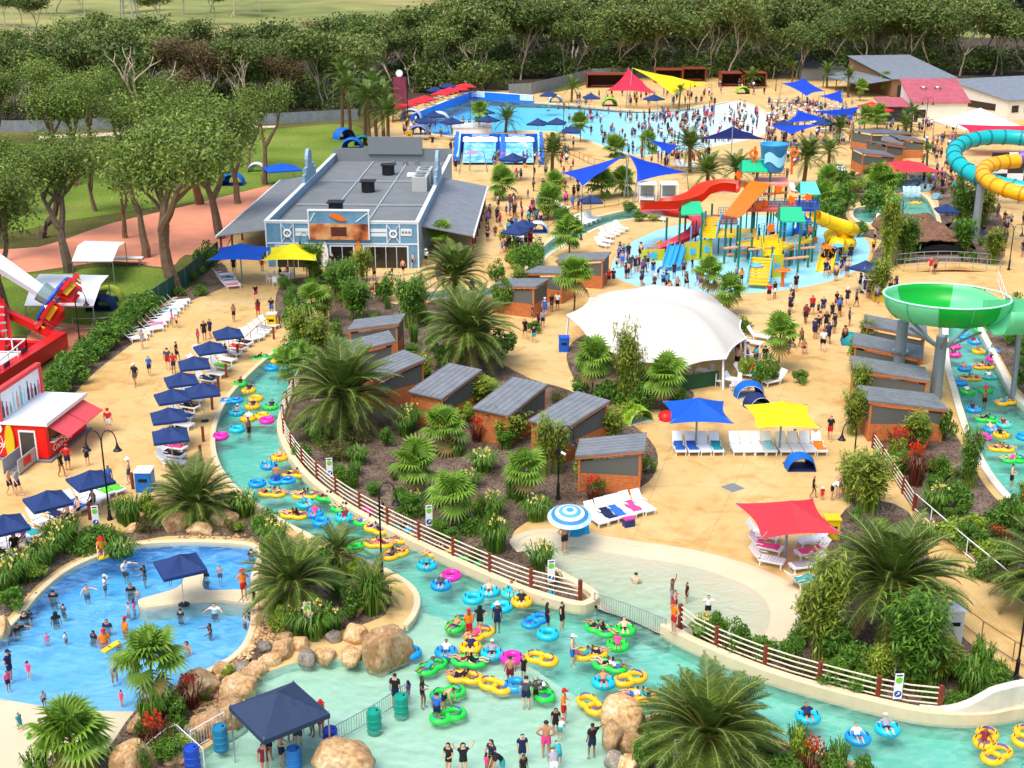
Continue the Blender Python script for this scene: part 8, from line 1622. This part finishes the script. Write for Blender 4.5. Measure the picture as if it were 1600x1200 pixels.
people('''882,863,hips,30,1.05,k,s,k,at the beach pool edge;17,774,walk,70,1,k,s,k,before the red kiosk;29,775,walk,70,1,k,g,n,in front of the red kiosk;97,745,walk,60,.95,K,Sk,k,by the kiosk ramp;107,735,hips,180,1,cr,r,n,beside the kiosk wall;137,728,point,60,.9,K,k,k,by the kiosk awning;203,756,carry,-80,1,hw,s,d,beside the blue cooler cabinet;172,766,stand,20,.95,k,b,k,under the navy umbrella by the lamp;212,604,walk,-20,1.05,cw,k,d,crossing the plaza;234,588,walk,10,.95,n,b,n,crossing the plaza alone;263,578,stand,180,1.05,k,d,r,behind the navy umbrella row;272,584,hips,0,1,k,r,n,close behind the umbrella row;277,566,walk,90,1,k,k,k,behind the navy umbrella row;223,546,walk,-30,1,L,g,g,walking by the hedge loungers;400,470,walk,30,.9,K,k,r,near the yellow bin;404,497,walk,200,1,K,m,r,beside the planted bed;425,494,carry,0,1,k,k,b,beside the yellow bin;270,512,stand,100,.95,K,Sp,k,beside the hedge loungers;277,513,stand,-40,.7,n,s,k,beside the hedge loungers;310,537,stand,60,.75,K,Sp,k,behind the top navy umbrella;320,532,stand,30,1,k,k,k,behind the top navy umbrella;329,529,walk,-30,1,k,n,k,behind the top navy umbrella;171,676,stand,180,1,cr,r,w,alone beyond the kiosk awning;366,503,carry,0,.95,L,s,k,beside the loungers up the river;285,706,stand,20,1,k,k,k,beside the last umbrella of the row''', 'on the tan plaza', 0, 0)
people('''107,815,chair,-30,1,n,s,k;124,806,chair,-40,1,k,s,n;147,795,chair,-20,1,k,s,k;25,866,chair,10,1,K,k,k;38,852,chair,-20,.95,K,v,k;46,874,chair,20,1,hw,w,k;296,640,chair,60,.95,K,r,k;352,560,chair,70,1,k,m,k;1240,695,chair,10,.9,K,Sk,k;1272,696,chair,-10,.9,L,Sr,k''', 'sitting on a lounger in the umbrella shade', 0, 0, True)
people('''585,438,walk,20,.9,k,s,k;563,462,stand,20,1,k,s,d;568,466,stand,180,1,k,s,k;582,464,stand,0,1,k,s,r;589,462,carry,-20,.85,k,k,k;613,436,walk,60,.7,k,k,w;630,431,walk,160,1,k,s,k;645,419,walk,-60,.9,n,s,n;655,417,stand,10,1,cw,t,t;666,415,stand,-30,1,hw,w,k;500,424,stand,40,1,k,w,n;520,422,stand,10,1,k,k,k;410,424,stand,0,1,k,k,r;366,428,stand,30,1,k,k,k;670,508,walk,0,.75,hw,g,g;757,562,walk,-40,1,K,n,n;438,437,chair,60,1,N,Sk,k;450,432,chair,-60,1,k,r,k''', 'in front of the blue shop', 0, 0, True)
people('''820,530,walk,20,1.05,k,k,k;834,536,walk,0,.85,K,k,t;841,515,stand,60,1,k,m,k;848,512,stand,0,.9,k,g,n;832,505,stand,90,1,k,n,n;851,495,stand,180,1,cw,b,b;862,488,stand,30,1,k,k,d;871,486,stand,-30,1,K,w,k;882,446,carry,0,1,k,s,k;870,442,stand,40,1,k,r,k;944,445,stand,160,.8,n,w,n;951,447,stand,20,1,k,r,n;958,446,stand,180,1,k,k,k''', 'outside the open cabana', 0, 0, True)
people('''972,408,stand,40,1,k,b,n;980,417,stand,90,1,k,r,k;984,430,stand,180,1.05,K,d,d;992,426,stand,20,1,k,n,n;998,424,stand,60,1,k,m,k;1004,432,walk,0,1,K,v,k;1012,419,stand,30,1,k,g,k;1020,433,stand,180,1.05,k,n,b;1028,436,bend,60,1,k,b,k;1053,436,stand,0,1,k,k,n;1068,432,stand,-20,1,K,d,k;1081,428,stand,60,1,k,k,b;1036,450,stand,180,.9,k,b,k;1022,457,carry,20,1,cw,d,k;1058,460,stand,10,1,k,s,k;1290,412,stand,20,1.05,k,k,k;1302,410,stand,170,1,k,n,n;1312,408,walk,30,1,k,n,k;1318,420,stand,0,1,K,g,w;1308,428,stand,40,.6,K,Sp,k;1289,434,walk,0,1.05,K,k,d;1222,430,stand,0,.6,k,s,b;1227,434,stand,30,.7,K,Sk,k;1190,428,stand,180,.7,k,g,k;1150,442,stand,40,1,k,g,k;1158,446,stand,0,1,K,o,k''', 'on the blue splash pad', .014, 0, True)
people('''1268,492,walk,0,1.05,k,r,n;1278,493,stand,20,.7,k,d,k;1285,494,walk,-10,1.05,k,n,d;1299,502,walk,10,1,k,k,n;1306,484,walk,30,1,k,k,m;1312,490,walk,0,1,K,k,m;1323,478,walk,-30,1,cw,k,n;1337,480,walk,60,1,k,d,k;1290,517,walk,-20,1,K,k,k;1277,523,hips,180,1,k,k,k;1285,550,walk,180,1.1,k,w,k;1251,543,walk,10,1,k,s,k;1326,510,carry,80,1,k,d,k;1296,689,walk,-20,1.05,k,k,r;1341,748,walk,180,1.05,n,s,c;1270,778,walk,70,.85,l,Sk,k;1284,782,stand,0,.5,hw,r,r;1299,782,bend,60,1,cw,w,k;1309,776,carry,-40,.95,n,s,k;1317,772,walk,-30,.9,N,Sn,k;1243,456,stand,20,1.05,k,k,k;1235,464,stand,60,.8,k,w,n;1201,470,stand,0,1,K,r,k;1210,467,stand,30,1,k,k,w;1255,552,chair,0,1,k,s,k''', 'on the wide plaza', 0, 0, True)
people('''1568,353,walk,20,1.05,k,k,k;1578,356,walk,-20,1,k,g,k;1570,388,walk,180,1,K,d,k;1597,402,hips,30,1.1,k,k,d;1565,402,walk,30,1,k,s,k;1453,428,walk,-30,1,N,Sr,k;1460,429,walk,-40,1,k,s,k;1364,396,stand,30,1,k,y,n;1366,380,walk,60,1,k,s,k;676,230,walk,0,1.1,k,k,n;672,216,walk,180,1,k,w,k;712,268,stand,20,1.05,k,k,k''', 'on the far paths', 0, 0, True)
# ---- the crowd beyond: more people than one could list, joined
def crowd():
    mats = SKIN+[HAIRC['k'], HAIRC['n']]+[CLM[c] for c in 'knwrpgbtdmc']; mb = MB(); r = random.Random(8)
    def one(px, py, z, sink, ps=None):
        ps = ps or r.choice(['stand', 'walk', 'hips', 'stand', 'carry']); B = LOWB[ps]; g = G(px, py); T = Matrix.Translation((g.x, g.y, z-sink)) @ Matrix.Rotation(r.uniform(0, 6.28), 4, 'Z') @ Matrix.Scale(r.choice((1, 1, 1.05, .95, .7)), 4)
        top = r.choice(['shirt', 'shirt', 'swimsuit', None])
        for nm, ci in (('body', r.randrange(4)), ('hair', 4+(r.random() < .2)), ('shorts', 6+r.choice((0, 0, 1, 1, 6, 8))), (top, 6+r.choice((0, 0, 0, 1, 2, 3, 4, 5, 6, 7, 8, 9)))):
            if nm is None: continue
            me = B[nm]; mb.cur = ci; mb.add([v.co for v in me.vertices], [tuple(p.vertices) for p in me.polygons], T)
    W = offset(WAVE, -1.5); n = 0
    while n < 250:
        px, py = r.uniform(880, 1190), r.uniform(166, 238); g = G(px, py)
        if inside(g.x, g.y, W) and r.random() < .5+.5*(px > 1000): one(px, py, -.1, .25+.5*max(0, (1180-px)/300), 'stand'); n += 1
    for x0, x1, y0, y1, k in [(820,900,226,262,36),(1195,1345,160,236,150),(630,750,196,214,26),(900,1120,148,166,44),(760,850,322,402,52),(1440,1492,222,305,52),(1190,1270,240,262,26),(1000,1110,244,264,34),(800,905,270,330,26),(1380,1500,196,210,22),(1120,1200,124,150,26),(960,1010,400,436,14),(1150,1280,372,396,18),(1280,1340,398,440,10),(770,830,240,262,8),(1330,1400,452,480,6),(1150,1200,540,600,10),(1500,1600,330,420,12),(1230,1330,470,560,12),(640,760,436,470,7),(1000,1180,446,474,12),(560,700,300,300,0),(690,720,205,260,6)]:
        for _ in range(k): one(r.uniform(x0, x1), r.uniform(y0, y1), 0, 0)
    o = kind(mb.build('crowd', mats, None, None, None, True), 'stuff'); o['label'] = 'crowd of small far visitors around the wave pool and paths'; return o
crowd()
# ================================================================ labels of repeated things: say where each one stands
import re
def fit(lab, tail, other=None):
    "label plus its place in at most 16 words, dropping the lesser details first"
    a = lab; b = re.sub(r', [^,]* (hair|hat|cap),', '', a); c = re.sub(r' and [a-z ]+? shorts', '', b); d = re.sub(r' (lying back|standing|walking|wading|with violet seat backs|floating)', '', c)
    d = d.replace(' swim tube', ' tube') if 'person' in d or 'child' in d else d; e = d.replace(' in the deep end of the blue pool', ' in the blue pool').replace(' in front of the blue shop', '')
    for q in (a, b, c, d, e):
        if len((q+tail).split()) <= 16: return q+tail
    return other or d
def finish_labels():
    base = {}
    for o in THINGS:
        if 'auto' in o:
            if o['auto'] == 1: base[o.name] = o['label'].replace(' in a garden bed', '').replace('arms spread in the deep end of', 'arms spread in')
            del o['auto']
    for o in THINGS:
        if len(o['label'].split()) > 16: o['label'] = o['label'].replace('in the deep end of', 'in')
        if o.name in base: o['label'] = fit(base[o.name], ' near the '+near(o.location.x, o.location.y, 1, ('clipped hedge',) if 'hedge' in base[o.name] else ())[0])
    ORD = 'first second third fourth fifth sixth seventh eighth ninth tenth eleventh twelfth thirteenth fourteenth fifteenth'.split(); XY = {p: (a, b) for a, b, p in LAND}; fam = {}
    for o in THINGS:
        if o.name in base: fam.setdefault(base[o.name], []).append(o)
    def dist(o, p): return (o.location.x-XY[p][0])**2+(o.location.y-XY[p][1])**2
    seen = {}
    for o in THINGS: seen.setdefault(o['label'], []).append(o)
    for lab, os_ in list(seen.items()):
        if len(os_) < 2: continue
        for o in os_:
            if o.name not in base: continue
            b = base[o.name]; ps = near(o.location.x, o.location.y, 4, ('clipped hedge',)); best = None
            for p in ps:      # its rank among all its like, counted from a landmark close by
                r = sum(dist(q, p) < dist(o, p) for q in fam[b])
                if r < 15 and (best is None or r < best[0]): best = (r, p)
            o['label'] = fit(ORD[best[0]]+' '+b, ', counted from the '+best[1], lab) if best else fit(b, ' between the '+ps[0]+' and the '+ps[1], lab)
    seen = {}
    for o in THINGS: seen.setdefault(o['label'], []).append(o)
    for lab, os_ in seen.items():
        if len(os_) > 1:
            for o in os_: o['group'] = os_[0].get('group') or o['category']+'s alike'
finish_labels()
